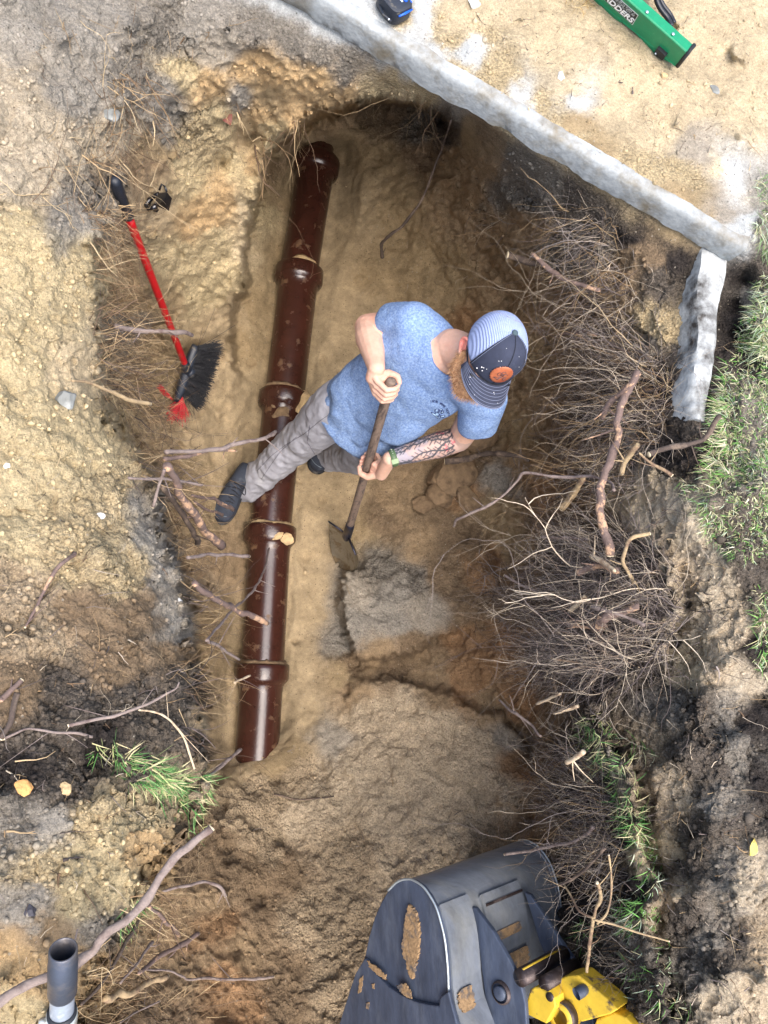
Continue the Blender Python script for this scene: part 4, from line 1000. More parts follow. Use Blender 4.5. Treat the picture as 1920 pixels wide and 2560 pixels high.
def build_hair():
    rg = np.random.default_rng(9); st = MB()
    for i in range(1600):
        az = math.radians(rg.uniform(80, 280)); u = rg.uniform(-.065, -.02)
        if abs(math.degrees(az) - 180) > 78 and u < -.04: u = rg.uniform(-.04, -.015)
        p0 = hp(.075 * math.sin(az), .094 * math.cos(az), u); o_ = dim(p0 - hp(0, 0, u)); d = o_ * .5 - HU * .9 + Vector(rg.normal(0, .25, 3)); d.normalize(); L = rg.uniform(.005, .011); t = d.cross(o_).normalized() * .0004
        k = rg.random(); col = tuple(np.array(lin((120, 84, 56))) * (1 - k) + np.array(lin((170, 124, 84))) * k)
        st.add([p0 - t, p0 + t, p0 + d * L], [(0, 1, 2)], col)
    o = st.build('hair', mat('hair_strands', (0, 0, 0), .6, attr=True, var=.1)); return o
hair = build_hair()
def build_glasses():
    b = MB(); bl = mat('black_plastic', (16, 16, 20), .3)
    for k in (-1, 1):
        b.tube(crom([hp(k * .077, -.030, -.050), hp(k * .080, -.012, -.034), hp(k * .078, .03, -.034), hp(k * .068, .092, -.036)], 6), .0026, 8)
    b.tube(crom([hp(-.068, .092, -.030), hp(-.04, .108, -.026), hp(0, .114, -.028), hp(.04, .108, -.026), hp(.068, .092, -.030)], 8), .0028, 8)
    o = b.build('glasses_frame', bl); l = MB()
    lm = mat('dark_lens', (14, 16, 20), .08)
    for k in (-1, 1):
        l = MB(); l.ball(hp(k * .036, .102, -.046), (.026, .005, .017), (HL - HF * .35 * k).normalized(), (HF + HL * .35 * k).normalized(), HU, 20, 10)
        le = l.build('glasses_lens', lm); le.parent = o
    return o
glasses = build_glasses()
def build_watch():
    ax = (wrL - elL).normalized(); c = wrL - ax * .012; u = ax.orthogonal().normalized(); v = ax.cross(u); b = MB(); rs = []
    b.lathe(c - ax * .011, ax, [(0, .0285), (.001, .0312), (.011, .0322), (.021, .0312), (.022, .0285)], 40)
    o = b.build('watch_band', mat('olive_silicone', (76, 98, 66), .5, 0, .06, 30, bump=.1)); vw = VIEW(c); vw = dim(vw - ax * vw.dot(ax)); w_ = MB(); tz = dim(-ax.cross(vw)); cc = c + dim(vw * .9 + tz * .4) * .033
    w_.box(cc, .026, .018, .004, ax, dim(ax.cross(vw)), dim(vw * .9 + tz * .4)); q = w_.build('watch_buckle', mat('olive_buckle', (108, 134, 88), .35), smooth=False); edge_bevel(q, .0012)
    hs = MB()
    for k in range(4): 
        a = dim(vw * math.cos(.5 + k * .3) - tz * math.sin(.5 + k * .3)); hs.ball(c + a * .0325, (.0016, .0016, .0016), nu=8, nv=5)
    h_ = hs.build('watch_holes', mat('pale_holes', (186, 196, 180), .5)); q.parent = o; h_.parent = o; return o
watch = build_watch()
def build_print():
    """chest print, laid on the cloth where it is seen"""
    from mathutils.bvhtree import BVHTree
    bv = BVHTree.FromObject(shirt, bpy.context.evaluated_depsgraph_get()); cam0 = Vector((0, 0, CZ)); b = MB(); w_ = MB()
    def on(x, y, h=.0008):
        d = (P(x, y, 0) - cam0).normalized(); r = bv.ray_cast(cam0, d); return (r[0] + r[1] * h) if r[0] is not None else None
    def ln(mb, pts, r=.00085):
        q = [on(*p) for p in pts]; q = [z for z in q if z is not None]
        if len(q) > 1: mb.tube(q, r, 5)
    G = {'L': [[(0, 1), (0, 0), (.6, 0)]], 'O': [[(0, 0), (0, 1), (.7, 1), (.7, 0), (0, 0)]], 'C': [[(.7, 1), (0, 1), (0, 0), (.7, 0)]], 'A': [[(0, 0), (0, 1), (.7, 1), (.7, 0)], [(0, .5), (.7, .5)]],
         'H': [[(0, 0), (0, 1)], [(.7, 0), (.7, 1)], [(0, .5), (.7, .5)]], 'M': [[(0, 0), (0, 1), (.35, .5), (.7, 1), (.7, 0)]], 'E': [[(.7, 1), (0, 1), (0, 0), (.7, 0)], [(0, .5), (.6, .5)]],
         'S': [[(.7, 1), (0, 1), (0, .5), (.7, .5), (.7, 0), (0, 0)]], 'R': [[(0, 0), (0, 1), (.7, 1), (.7, .5), (0, .5), (.7, 0)]], 'V': [[(0, 1), (.35, 0), (.7, 1)]], 'I': [[(.35, 0), (.35, 1)]]}
    txt = 'LOCAL HOME SERVICE'; cx, cy = 1080.5, 1045; R0 = 42.5
    a0, a1 = math.radians(93), math.radians(-2)                # angle measured from image right, upwards
    for i, ch in enumerate(txt):
        if ch == ' ': continue
        a = a0 + (a1 - a0) * i / (len(txt) - 1)
        for stk in G[ch]:
            pts = []
            for (gx, gy) in stk:
                rr = R0 + (gy - .5) * 5.0; aa = a - (gx - .35) * 3.0 / R0; pts.append((cx + rr * math.cos(aa), cy - rr * math.sin(aa)))
            ln(b, pts, .0009)
    s_ = 1 / 16.59
    def cr(l): return [(1060 + x * s_, 980 + y * s_) for x, y in l]
    for l in ([(300, 840), (560, 1090), (680, 1070), (650, 900), (520, 960), (400, 870), (300, 830)], [(470, 870), (450, 760), (500, 700), (600, 690), (590, 800), (540, 860), (470, 870)], [(640, 740), (700, 690), (770, 720), (700, 790), (640, 740)],
              [(600, 870), (650, 760)], [(690, 860), (740, 780), (800, 770), (820, 830), (760, 880), (690, 880)], [(690, 980), (860, 950), (870, 1010), (800, 1050), (700, 1020), (690, 980)], [(560, 1080), (640, 920)], [(480, 960), (560, 1020)]):
        ln(b, cr(l), .0012)
    for l in ([(420, 900), (520, 950), (620, 920), (500, 890)], [(500, 760), (560, 740)], [(700, 1000), (840, 980)], [(720, 840), (790, 820)], [(670, 730), (730, 720)], [(350, 860), (560, 1060)]): ln(w_, cr(l), .0012)
    o = b.build('chest_print', mat('navy_ink', (26, 38, 88), .85)); q = w_.build('chest_print_fill', mat('pale_ink', (176, 206, 226), .85)); q.parent = o; return o
cprint = build_print()
seamo = seam()
# assemble the person: every part moves with the body
def assemble_person():
    base = Vector((float((shoeR.data.vertices[0].co.x)), float(shoeR.data.vertices[0].co.y), 0)); base = P(690, 1210, .03)
    inv = Matrix.Translation(-base)
    allp = SHIRT_HEM + [person, shirt, trousers, shoeR, shoeL, beard, hair, glasses, watch] + capparts + [cprint, seamo]
    for o in [x for x in bpy.data.objects if x.name.split('.')[0] in ('sole', 'shoelaces', 'toe_stitching', 'brim_stitching', 'emblem', 'patch_rim', 'beard_hair', 'glasses_lens', 'watch_buckle', 'watch_holes', 'chest_print_fill')] + allp:
        o.data.transform(inv)
    person.location = base
    for o in (shirt, trousers, shoeR, shoeL, beard, hair, glasses, watch): o.parent = person
    cap = [x for x in bpy.data.objects if x.name == 'cap'][0]; cap.parent = person; cap.location = B_H - base
    t2 = Matrix.Translation(-(B_H - base))
    for o in capparts:
        o.data.transform(t2); o.parent = cap
        for ch in o.children: ch.data.transform(t2)
    cprint.parent = shirt; 
    for h_ in SHIRT_HEM: h_.parent = shirt
    seamo.parent = trousers
assemble_person()

# ================================================================== SHOVEL body
def build_shovel():
    root = empty('shovel', SH_B); a = SHA
    b = MB(); L = (SH_T - SH_B).length; k0 = SH_B + a * .30
    pts = [k0 + a * ((L - .30) * t) + Vector((math.sin(t * 5) * .0015, math.cos(t * 4) * .0015, 0)) for t in [i / 24 for i in range(25)]]
    b.tube(pts, [.0165 + .0012 * math.sin(i) * .3 for i in range(25)], 20); top = pts[-1]; b.ball(top, (.0165, .0165, .010), *([a.orthogonal().normalized(), a.cross(a.orthogonal().normalized()), a]), nu=20, nv=10)
    hd = b.build('handle', mat('worn_wood', (112, 96, 84), .75, 0, .22, 14, col2=(70, 60, 56), c2scale=5, stretch=(12, 12, 2), bump=.4, bscale=30))
    # blade direction: the dish faces the camera's left and downwards
    vw = VIEW(SH_B); lat = dim(a.cross(vw)); lat = dim(lat * .5 + vw * .86 - a * (lat * .5 + vw * .86).dot(a)); nrm = dim(a.cross(lat))
    if nrm.dot(VIEW(SH_B)) < 0: nrm = -nrm
    s = MB(); s.lathe(SH_B + a * .20, a, [(0, .010), (.03, .0205), (.10, .0205), (.14, .0185), (.142, .0165)], 24); sk = s.build('socket', mat('blued_steel', (52, 54, 70), .4, .7, .12, 20, col2=(84, 76, 70), c2scale=12, bump=.1))
    V = []; Fc = []; nu_, nv_ = 24, 30
    for s2 in (0, 1):
        for j in range(nv_ + 1):
            v = j / nv_; w_ = .105 * (1 if v < .42 else max(.02, 1 - ((v - .42) / .58) ** 2.0) ** .62)
            if v < .06: w_ *= .94
            for i in range(nu_ + 1):
                u = -1 + 2 * i / nu_; dish = .026 * (u * u) * (1 - .5 * v) + .02 * math.sin(v * 3.1) * -1 + (.010 if v < .03 else 0)
                V.append(SH_B + a * (.245 - .285 * v) + lat * (u * w_) + nrm * (dish - .002 * s2 - .004 * max(0, 1 - abs(u) * 4) * (1 - v)))
    w2 = nu_ + 1; K = w2 * (nv_ + 1)
    for j in range(nv_):
        for i in range(nu_):
            q = (j * w2 + i, j * w2 + i + 1, (j + 1) * w2 + i + 1, (j + 1) * w2 + i); Fc.append(q); Fc.append(tuple(x + K for x in q)[::-1])
    for j in range(nv_):
        for i in (0, nu_): q = (j * w2 + i, (j + 1) * w2 + i, (j + 1) * w2 + i + K, j * w2 + i + K); Fc.append(q)
    for i in range(nu_): Fc.append((i, i + 1, i + 1 + K, i + K)); Fc.append((nv_ * w2 + i, nv_ * w2 + i + 1, nv_ * w2 + i + 1 + K, nv_ * w2 + i + K))
    bl = mesh_obj('blade', V, Fc, mat('scraped_steel', (140, 136, 126), .35, .75, .15, 25, col2=(120, 104, 80), c2scale=12, c2lo=.5, c2hi=.6, c2rough=.9, bump=.2, bscale=60))
    st = MB(); st.tube([SH_B + a * .247 + lat * (-.098) + nrm * .03, SH_B + a * .249 + lat * (-.02) + nrm * .008], .004, 8); st.tube([SH_B + a * .247 + lat * (.098) + nrm * .03, SH_B + a * .249 + lat * (.02) + nrm * .008], .004, 8)
    fr = st.build('foot_rest', sk.data.materials[0])
    adopt(root, hd, sk, bl, fr); tag(root, 'long wooden handled shovel held by the man, its dirty pointed blade on the trench floor', 'shovel')
build_shovel()

# ================================================================== BROOM
def plane_hit(px, py, o, n):
    ray = Vector(CD + (px - 960) / F * CR - (py - 1280) / F * CU); c = Vector((0, 0, CZ)); return c + ray * ((o - c).dot(n) / ray.dot(n))
def above(px, py, z, lift=.01): return P(px, py, max(z, T(px, py).z + lift))
def build_broom():
    hb = T(466, 920); hb = P(466, 920, hb.z + .16); ht = T(284, 452); ht = P(284, 446, ht.z + .05)
    d = (ht - hb); L = d.length; d.normalize(); root = empty('push_broom', P(466, 960, T(466, 960).z))
    b = MB(); k = hb.lerp(ht, .86); b.tube([hb.lerp(ht, t * .86) for t in [i / 20 for i in range(21)]], .0125, 18)
    h = b.build('handle', mat('red_painted_metal', (172, 18, 26), .3, 0, .05, 20, col2=(120, 40, 34), c2scale=20, c2lo=.62, c2hi=.75, bump=.05))
    g = MB(); g.lathe(k - d * .01, d, [(0, .0135), (.004, .0165), (.02, .0155), (L * .06, .0150), (L * .10, .0165), (L * .135, .0175), (L * .15, .014), (L * .153, .004), (L * .1535, .0004)], 24)
    grip = g.build('grip', mat('black_grip', (26, 30, 38), .4, 0, .1, 40, bump=.3, bscale=300))
    A = P(488, 862, hb.z + .02); B = P(441, 1003, hb.z - .10); ax = (B - A).normalized(); vw = VIEW(A); out = dim(Vector(CR) * 1.0 - Vector(CU) * .35 - vw * .45); out = dim(out - ax * out.dot(ax)); up = dim(ax.cross(out));
    if up.dot(vw) < 0: up = -up
    m = MB(); c0 = (A + B) / 2; Lb = (B - A).length; rs = []
    for i in range(15):
        t = i / 14; e = 1 - .35 * abs(2 * t - 1) ** 4; c = A.lerp(B, t); ring = []
        for kx in range(16):
            a = 2 * math.pi * kx / 16; ca, sa = math.cos(a), math.sin(a); ring.append(c + up * (.026 * e * math.copysign(abs(ca) ** .6, ca)) + out * (.018 * e * math.copysign(abs(sa) ** .6, sa)))
        rs.append(ring)
    m.loft(rs); blk = m.build('brush_block', mat('black_block', (34, 40, 50), .45, 0, .15, 30, col2=(120, 110, 92), c2scale=20, c2lo=.58, c2hi=.72, c2rough=.9, bump=.2))
    s = MB(); s.cone(hb - d * .02, hb + d * .035, .020, .0165); s.ball(hb - d * .03 + out * .008, .024); sk = s.build('handle_socket', blk.data.materials[0])
    rg = np.random.default_rng(4); b1 = MB(); b2 = MB(); UPv, OUT, AX = np.array(up), np.array(out), np.array(ax)
    for i in range(1500):
        t = rg.random(); p0 = np.array(A.lerp(B, t)) + UPv * rg.uniform(-.022, .022) + OUT * .014; L_ = rg.uniform(.075, .098); fl = rg.normal(0, .16, 3) + AX * (t - .5) * .9 + UPv * rg.normal(0, .2)
        dd = OUT + fl; dd /= np.linalg.norm(dd); red = t > .88 or (t < .0)
        if rg.random() < .012: dd = dd * .5 - AX * .9 * (1 if t < .3 else -1) + rg.normal(0, .3, 3); L_ *= 1.3
        if red: dd = AX * 1.0 + OUT * rg.uniform(-.5, .6) + UPv * rg.normal(0, .22) + rg.normal(0, .12, 3); dd /= np.linalg.norm(dd); L_ *= .95
        pts = [p0, p0 + dd * L_ * .5, p0 + dd * L_ + rg.normal(0, .005, 3)]; (b2 if red else b1).tube(pts, .0007, 4, caps=False)
    for i in range(70):
        p0 = np.array(B) - OUT * .012; dd = -OUT * 1.0 - AX * .45 + UPv * rg.normal(0, .2) + rg.normal(0, .14, 3); dd /= np.linalg.norm(dd); L_ = rg.uniform(.07, .12)
        b2.tube([p0, p0 + dd * L_ * .5, p0 + dd * L_], .0009, 4, caps=False)
    o1 = b1.build('black_bristles', mat('black_bristle', (22, 24, 30), .5, var=.2)); o2 = b2.build('red_bristles', mat('red_bristle', (196, 30, 42), .5, var=.2))
    for o in (o1, o2): o['kind'] = 'stuff'
    adopt(root, h, grip, blk, sk, o1, o2); tag(root, 'push broom with long red handle and black and red bristles against the left wall', 'broom')
build_broom()

# ================================================================== GARDEN LANTERN stuck in the left wall
def build_lantern():
    z0 = T(385, 505).z + .10; C = P(410, 506, z0); n = dim(VIEW(C) * .9 + Vector(CR) * .4 - Vector(CU) * .15); root = empty('garden_lantern', P(372, 500, T(372, 500).z))
    def h(x, y, off=0): return plane_hit(x, y, C + n * off, n)
    gl = mat('black_gloss_plastic', (14, 18, 24), .12, 0, .1, 20, coat=.5, col2=(90, 80, 62), c2scale=26, c2lo=.62, c2hi=.7, c2rough=.9)
    rim = [h(391, 515), h(422, 528), h(430, 496), h(417, 480), h(396, 484)]; apex = h(407, 503, .035); low = [p - n * .012 for p in rim]
    b = MB(); V = [apex] + rim + low; k = 5
    Fc = [(0, 1 + i, 1 + (i + 1) % k) for i in range(k)] + [(1 + i, 1 + k + i, 1 + k + (i + 1) % k, 1 + (i + 1) % k) for i in range(k)] + [tuple(1 + k + i for i in range(k))[::-1]]
    b.add(V, Fc); hood = b.build('hood', gl, smooth=False)
    f = MB()
    f.tube([h(396, 484, -.01), h(384, 492, -.03), h(372, 507, -.05)], .006, 6); f.tube([h(417, 480, -.005), h(413, 468, -.01), h(404, 460, -.02), h(398, 476, -.02)], .0035, 6)
    f.tube([h(391, 515, -.01), h(372, 524, -.03), h(364, 512, -.05), h(376, 497, -.04)], .008, 6)
    fr = f.build('bracket', gl)
    p = MB(); q = [h(364, 516, -.05), h(376, 527, -.04), h(393, 531, -.03), h(398, 525, -.02), h(384, 512, -.03)]; q2 = [x - n * .02 for x in q]; p.loft([q, q2]); pl = p.build('lower_panel', gl, smooth=False)
    adopt(root, hood, fr, pl); tag(root, 'small glossy black garden lantern head with a faceted hood hanging on the sandy wall', 'lantern')
build_lantern()

# ================================================================== TAPE MEASURE
def build_tape():
    z = ZS + .012; c = P(985, 14, z + .02); X = dim(P(1020, 64, z) - P(970, -10, z)); X = Vector((.62, -.78, 0)).normalized(); Y = Vector((.78, .62, 0)).normalized(); Z = Vector((0, 0, 1))
    root = empty('tape_measure', Vector((c.x, c.y, z))); bk = mat('black_rubber_grip', (30, 36, 46), .5, 0, .12, 60, col2=(120, 112, 96), c2scale=40, c2lo=.6, c2hi=.75, c2rough=.9, bump=.3, bscale=300)
    blu = mat('blue_plastic', (18, 92, 214), .35, 0, .05, 30); b = MB(); rs = []
    for zz, g in ((0, .90), (.006, 1), (.034, 1), (.044, .93), (.047, .8)):
        r = []
        for k in range(36):
            a = 2 * math.pi * k / 36; ca, sa = math.cos(a), math.sin(a); r.append(c - Z * .02 + X * (.043 * g * math.copysign(abs(ca) ** .55, ca)) + Y * (.038 * g * math.copysign(abs(sa) ** .55, sa)) + Z * zz)
        rs.append(r)
    b.loft(rs); body = b.build('case', bk); smooth_by_angle(body, 40)
    s = MB(); t = c + Z * .0275
    s.tube([t + Y * .016 + X * x for x in (-.034, -.01, .014, .024)], [.004, .0055, .0055, .003], 10); s.tube([t - Z * .004 + Y * .030 + X * x for x in (-.034, 0, .030)], .0032, 8)
    stp = s.build('blue_stripe', blu)
    s2 = MB(); s2.tube([t - Z * .012 + X * .0425 + Y * y for y in (-.024, 0, .026)], [.002, .0036, .002], 8); st2 = s2.build('blue_stripe', blu)
    w_ = MB(); w_.box(t + Y * .005 - X * .006, .050, .005, .0012, X, Y, Z); wl = w_.build('white_lettering_strip', mat('pale_plastic', (190, 205, 215), .5), smooth=False)
    h = MB(); h.tube([c - X * .02 - Y * .037, c + X * .01 - Y * .046, c + X * .035 - Y * .040], .0035, 8); cl = h.build('belt_clip', bk)
    sc = MB(); sc.ball(c + X * .030 - Y * .0455 + Z * .004, .003, nu=10, nv=6); sw = sc.build('clip_screw', mat('bright_steel', (220, 222, 226), .25, .8))
    adopt(root, body, stp, st2, wl, cl, sw); tag(root, 'black tape measure with blue stripes lying on the pale concrete slab', 'tape measure')
build_tape()

# ================================================================== LADDER
def build_ladder():
    root = empty('step_ladder', P(1700, 160, 1.91)); gr = mat('green_fibreglass', (16, 128, 86), .42, 0, .10, 30, col2=(90, 140, 110), c2scale=30, c2lo=.62, c2hi=.8, bump=.12, bscale=220)
    blk = mat('black_foot_rubber', (28, 30, 32), .7, 0, .12, 40, bump=.2); alu = mat('aluminium', (178, 188, 198), .35, .7, .06, 14, stretch=(1, 30, 30), bump=.1)
    z0 = max(T(1690, 165).z, T(1560, 60).z, 1.90) + .004; zc = z0 + .072
    Cr0, Fl0 = P(1739, 150, zc), P(1752, 131, zc); Cr1 = P(1570, 0, zc); Fl1 = P(1597, 0, zc); u = (Cr1 - Cr0).normalized()
    def ext(p, t): return p + u * t
    Lw0 = P(1690, 164, z0); pl = [(1690, 164), (1655, 148), (1627, 131), (1610, 108), (1585, 81), (1560, 62), (1517, 37), (1500, 18), (1479, 8)]
    n = dim((Cr1 - Cr0).cross(Lw0 - Cr0)); 
    if n.dot(VIEW(Cr0)) < 0: n = -n
    low = [plane_hit(x, y, Cr0, n) for x, y in pl]; low.append(low[-1] + u * .8)
    up = [Cr0 + u * max(0, (q - Cr0).dot(u) - 0) for q in low]
    b = MB(); th = .005
    def strip(a, c, nn):
        V = []; 
        for p, q in zip(a, c): V += [p, q, q - nn * th, p - nn * th]
        m = len(a); Fc = []
        for i in range(m - 1):
            for j in range(4): Fc.append((i * 4 + j, i * 4 + (j + 1) % 4, (i + 1) * 4 + (j + 1) % 4, (i + 1) * 4 + j))
        Fc += [(0, 1, 2, 3), tuple((m - 1) * 4 + j for j in (3, 2, 1, 0))]; b.add(V, Fc)
    strip(low, up, n)
    fdir = (Fl0 - Cr0) - u * (Fl0 - Cr0).dot(u); fw = .040; fdir = fdir.normalized(); Zf = dim(u.cross(fdir)); 
    if Zf.z < 0: Zf = -Zf
    strip([up[0] + fdir * 0.0, up[-1]], [up[0] + fdir * fw, up[-1] + fdir * fw], Zf)
    strip([low[0] + fdir * 0, low[-1]], [low[0] + fdir * fw, low[-1] + fdir * fw], Zf)
    rail = b.build('side_rail', gr, smooth=False); edge_bevel(rail, .0015)
    f = MB(); f.tube([low[0] - u * .004 - n * .002, up[0] - u * .004 - n * .002, up[0] + fdir * fw - u * .004], .0062, 8); ft = f.build('rubber_foot', blk)
    f = MB(); c = plane_hit(1652, 133, Cr0 + n * .004, n); wdir = dim(low[2] - up[2]); f.box(c, .034, .030, .012, u, wdir, n); bk = f.build('bracket', blk, smooth=False); edge_bevel(bk, .002)
    parts = [rail, ft, bk]
    f = MB(); f.ball(plane_hit(1639, 134, Cr0 + n * .0105, n), .0032, nu=10, nv=6); parts.append(f.build('rivet', alu))
    for x, y in ((1618, 30), (1683, 85)):
        f = MB(); p = P(x, y, zc + .004); f.ball(p, (.0052, .0052, .003), nu=14, nv=8); parts.append(f.build('rivet', alu))
    # sticker: black panel with white letters, the upper line worn
    def sp(s, t, h=.0012): 
        a = plane_hit(1584, 60, Cr0, n); return a + u * s + wdir * t * -1 + n * h
    a0 = plane_hit(1583, 60, Cr0, n); wd = dim(up[4] - low[4]); wd = dim(wd - u * wd.dot(u))
    X = -u; Y = wd
    f = MB(); cc = a0 + u * .085 + Y * .021; f.box(cc + n * .0006, .17, .050, .001, X, Y, n); stk = f.build('sticker_border', mat('sticker_grey', (186, 192, 190), .5), smooth=False)
    f = MB(); f.box(cc + n * .0012, .166, .046, .001, X, Y, n); st2 = f.build('sticker', mat('sticker_black', (24, 26, 28), .5, 0, .2, 60, col2=(150, 156, 154), c2scale=60, c2lo=.60, c2hi=.64), smooth=False)
    def text(body, size, s0, t0, m, name):
        cu = bpy.data.curves.new(name, 'FONT'); cu.body = body; cu.size = size; cu.extrude = .0004; cu.align_x = 'RIGHT'; cu.shear = .25; cu.offset = .0008
        o = bpy.data.objects.new(name, cu); COLL.objects.link(o); Mx = Matrix.Identity(4); Z = X.cross(Y)
        if Z.dot(n) < 0: Z = -Z
        for i in range(3): Mx[i][0] = X[i]; Mx[i][1] = Y[i]; Mx[i][2] = Z[i]; Mx[i][3] = (a0 + X * s0 + Y * t0 + n * .0022)[i]
        o.matrix_world = Mx; dg = bpy.context.evaluated_depsgraph_get(); me = bpy.data.meshes.new_from_object(o.evaluated_get(dg), depsgraph=dg); me.transform(Mx); bpy.data.objects.remove(o)
        r = bpy.data.objects.new(name, me); COLL.objects.link(r); me.materials.clear(); me.materials.append(m); return r
    wt = mat('sticker_white', (230, 232, 232), .5); t1 = text('LADDERS', .029, -.006, .002, wt, 'lettering')
    t2 = text('AMERICA', .024, -.008, .026, mat('sticker_worn', (150, 156, 156), .6, 0, .2, 40, col2=(60, 64, 66), c2scale=80, c2lo=.5, c2hi=.54), 'worn_lettering')
    t1.parent = st2; t2.parent = st2
    parts += [stk, st2]
    f = MB(); p0 = P(1612, -2, z0 + .055) + fdir * .03; f.box(p0 + u * .03 + fdir * .12, .075, .26, .022, u, fdir, Zf); f.box(p0 + u * .03 + fdir * .12 + Zf * .013, .012, .26, .004, u, fdir, Zf); stp = f.build('step', alu, smooth=False); edge_bevel(stp, .002); parts.append(stp)
    inv = Matrix.Translation(-Vector(root.location)); t1.data.transform(inv); t2.data.transform(inv)
    adopt(root, *parts); tag(root, 'green fibreglass stepladder lying on the sand at the top right edge', 'ladder')
    # black cable
    h = MB(); pts = crom([P(1642, -70, z0 + .05), P(1640, -10, z0 + .03), P(1650, 20, z0 + .02), P(1668, 44, z0 + .012), P(1679, 66, z0 + .01)], 8)
    h.tube(pts, .0075, 10); h.tube([p + fdir * .018 for p in pts], .0065, 10); o = h.build('black_hose', mat('black_hose', (24, 27, 34), .4, 0, .1, 30)); tag(o, 'double black hose curving out from behind the ladder rail', 'hose')
build_ladder()

# ================================================================== EXCAVATOR BUCKET
def build_bucket():
    def cp(l): return [(850 + x / 2.074, 2100 + y / 2.074) for x, y in l]
    zt = 1.28; O = P(1115, 2365, zt); W = dim((P(880, 2466, .93) - O).cross(P(1122, 2560, 1.27) - O)); W = W if W.dot(Vector(CR)) > 0 else -W; root = empty('excavator_bucket', P(1150, 2500, .9))
    width = 0.0
    # width so that the far edge of the shell shows at its place
    best = 9
    for k in range(20, 60):
        q = plane_hit(*cp([(1215, 560)])[0], O + W * (k / 100), W); p = plane_hit(*cp([(552, 560)])[0], O, W); e = abs((q - p - W * (k / 100)).length)
        if e < best: best = e; width = k / 100
    width *= 1.12
    steel = mat('worn_bucket_steel', (116, 122, 130), .45, .3, .22, 9, col2=(130, 132, 130), c2scale=5, c2lo=.45, c2hi=.7, bump=.25, bscale=40, stretch=(1, 1, 3))
    dark = mat('dark_bucket_paint', (64, 73, 90), .5, .2, .25, 8, col2=(84, 92, 106), c2scale=6, c2lo=.48, c2hi=.7, bump=.2, bscale=50, stretch=(1, 1, 4))
    clay = mat('stuck_clay', (138, 112, 80), .95, 0, .3, 60, col2=(84, 78, 74), c2scale=25, bump=.8, bscale=120); yel = mat('yellow_paint', (206, 172, 52), .5, 0, .14, 14, col2=(72, 60, 52), c2scale=16, c2lo=.55, c2hi=.64, c2rough=.65, bump=.2, bscale=60)
    rusty = mat('greasy_steel', (62, 52, 50), .45, .5, .25, 20, col2=(104, 92, 88), c2scale=14, bump=.3, bscale=60); edge = mat('bright_edge', (176, 186, 190), .35, .6, .15, 60)
    def plate(name, crop, off, th, m, bev=.003, smooth=False):
        if m is clay:
            rj = random.Random(len(crop) * 7 + int(crop[0][0])); dense = []
            for i in range(len(crop)):
                (x0, y0), (x1, y1) = crop[i], crop[(i + 1) % len(crop)]; k_ = max(1, int(math.hypot(x1 - x0, y1 - y0) / 7))
                dense += [(x0 + (x1 - x0) * j / k_ + rj.gauss(0, 2.6), y0 + (y1 - y0) * j / k_ + rj.gauss(0, 2.6)) for j in range(k_)]
            crop = dense
        pts = [plane_hit(x, y, O + W * off, W) for x, y in cp(crop)]
        ctr = sum(pts, Vector()) / len(pts); b = MB(); b.loft([pts, [p + W * th for p in pts]]); o = b.build(name, m, smooth=smooth)
        bm = bmesh.new(); bm.from_mesh(o.data); bmesh.ops.recalc_face_normals(bm, faces=bm.faces); bm.to_mesh(o.data); bm.free()
        if bev: edge_bevel(o, bev)
        return o
    back = [(250, 262), (300, 215), (350, 202), (385, 210), (430, 240), (468, 290), (500, 350), (525, 430), (545, 520), (556, 620), (562, 700), (565, 780), (580, 880), (606, 960), (640, 1060)]
    side = back + [(560, 1300), (100, 1300), (0, 1100), (20, 930), (60, 760), (95, 680), (130, 600), (150, 500), (180, 400), (215, 320)]
    parts = []
    sideL = plate('side_plate', side, 0, .014, dark, .003); parts.append(sideL)
    sideR = plate('side_plate', side, width, .014, steel, .003); 
    # move the far plate onto the same outline as the near one
    bpy.data.objects.remove(sideR); nearpts = [plane_hit(x, y, O, W) for x, y in cp(side)]
    b = MB(); b.loft([[p + W * (width - .014) for p in nearpts], [p + W * width for p in nearpts]]); sideR = b.build('side_plate', steel, smooth=False); edge_bevel(sideR, .003); parts.append(sideR)
    bk = [plane_hit(x, y, O, W) for x, y in cp(back)]; bk = crom(bk, 5); lid = plane_hit(*cp([(180, 400)])[0], O, W)
    inner = []
    c0 = plane_hit(*cp([(330, 800)])[0], O, W)
    b = MB(); nW = 24; rs = []
    for i in range(nW + 1):
        o_ = W * (.004 + (width - .008) * i / nW); rs.append([p + (p - c0).normalized() * -.004 + o_ for p in bk] + [p - (p - c0).normalized() * .016 + o_ for p in bk[::-1]])
    b.loft(rs); shell = b.build('shell', steel); c = coords(shell); set_coords(shell, c + normals(shell) * (fbm(c * 8, 3, 500) * .004)[:, None]); smooth_by_angle(shell, 35); parts.append(shell)
    e = MB(); e.tube([p - W * .001 for p in bk], .0035, 6); parts.append(e.build('worn_edge', edge)); e = MB(); e.tube([p + W * (width + .001) for p in bk[8:]], .003, 6); parts.append(e.build('worn_edge', edge))
    # side cutter band and its clay
    parts.append(plate('side_cutter', [(128, 615), (180, 690), (250, 760), (310, 800), (380, 835), (450, 852), (512, 862), (520, 815), (560, 785), (585, 880), (606, 960), (600, 1280), (60, 1280), (-20, 1000), (50, 780), (80, 690)], -.014, .0142, dark, .003))
    badge = plate('side_badge', [(355, 335), (385, 370), (408, 470), (404, 590), (385, 660), (372, 722), (352, 690), (318, 560), (330, 440)], -.010, .012, clay, .003)
    c = coords(badge); set_coords(badge, c + np.stack([fbm(c * 60, 2, 510)] * 3, 1) * .002); parts.append(badge)
    gm = MB()
    def gl(l, r=.0035): gm.tube([plane_hit(x, y, O - W * .0115, W) for x, y in cp(l)], r, 6)
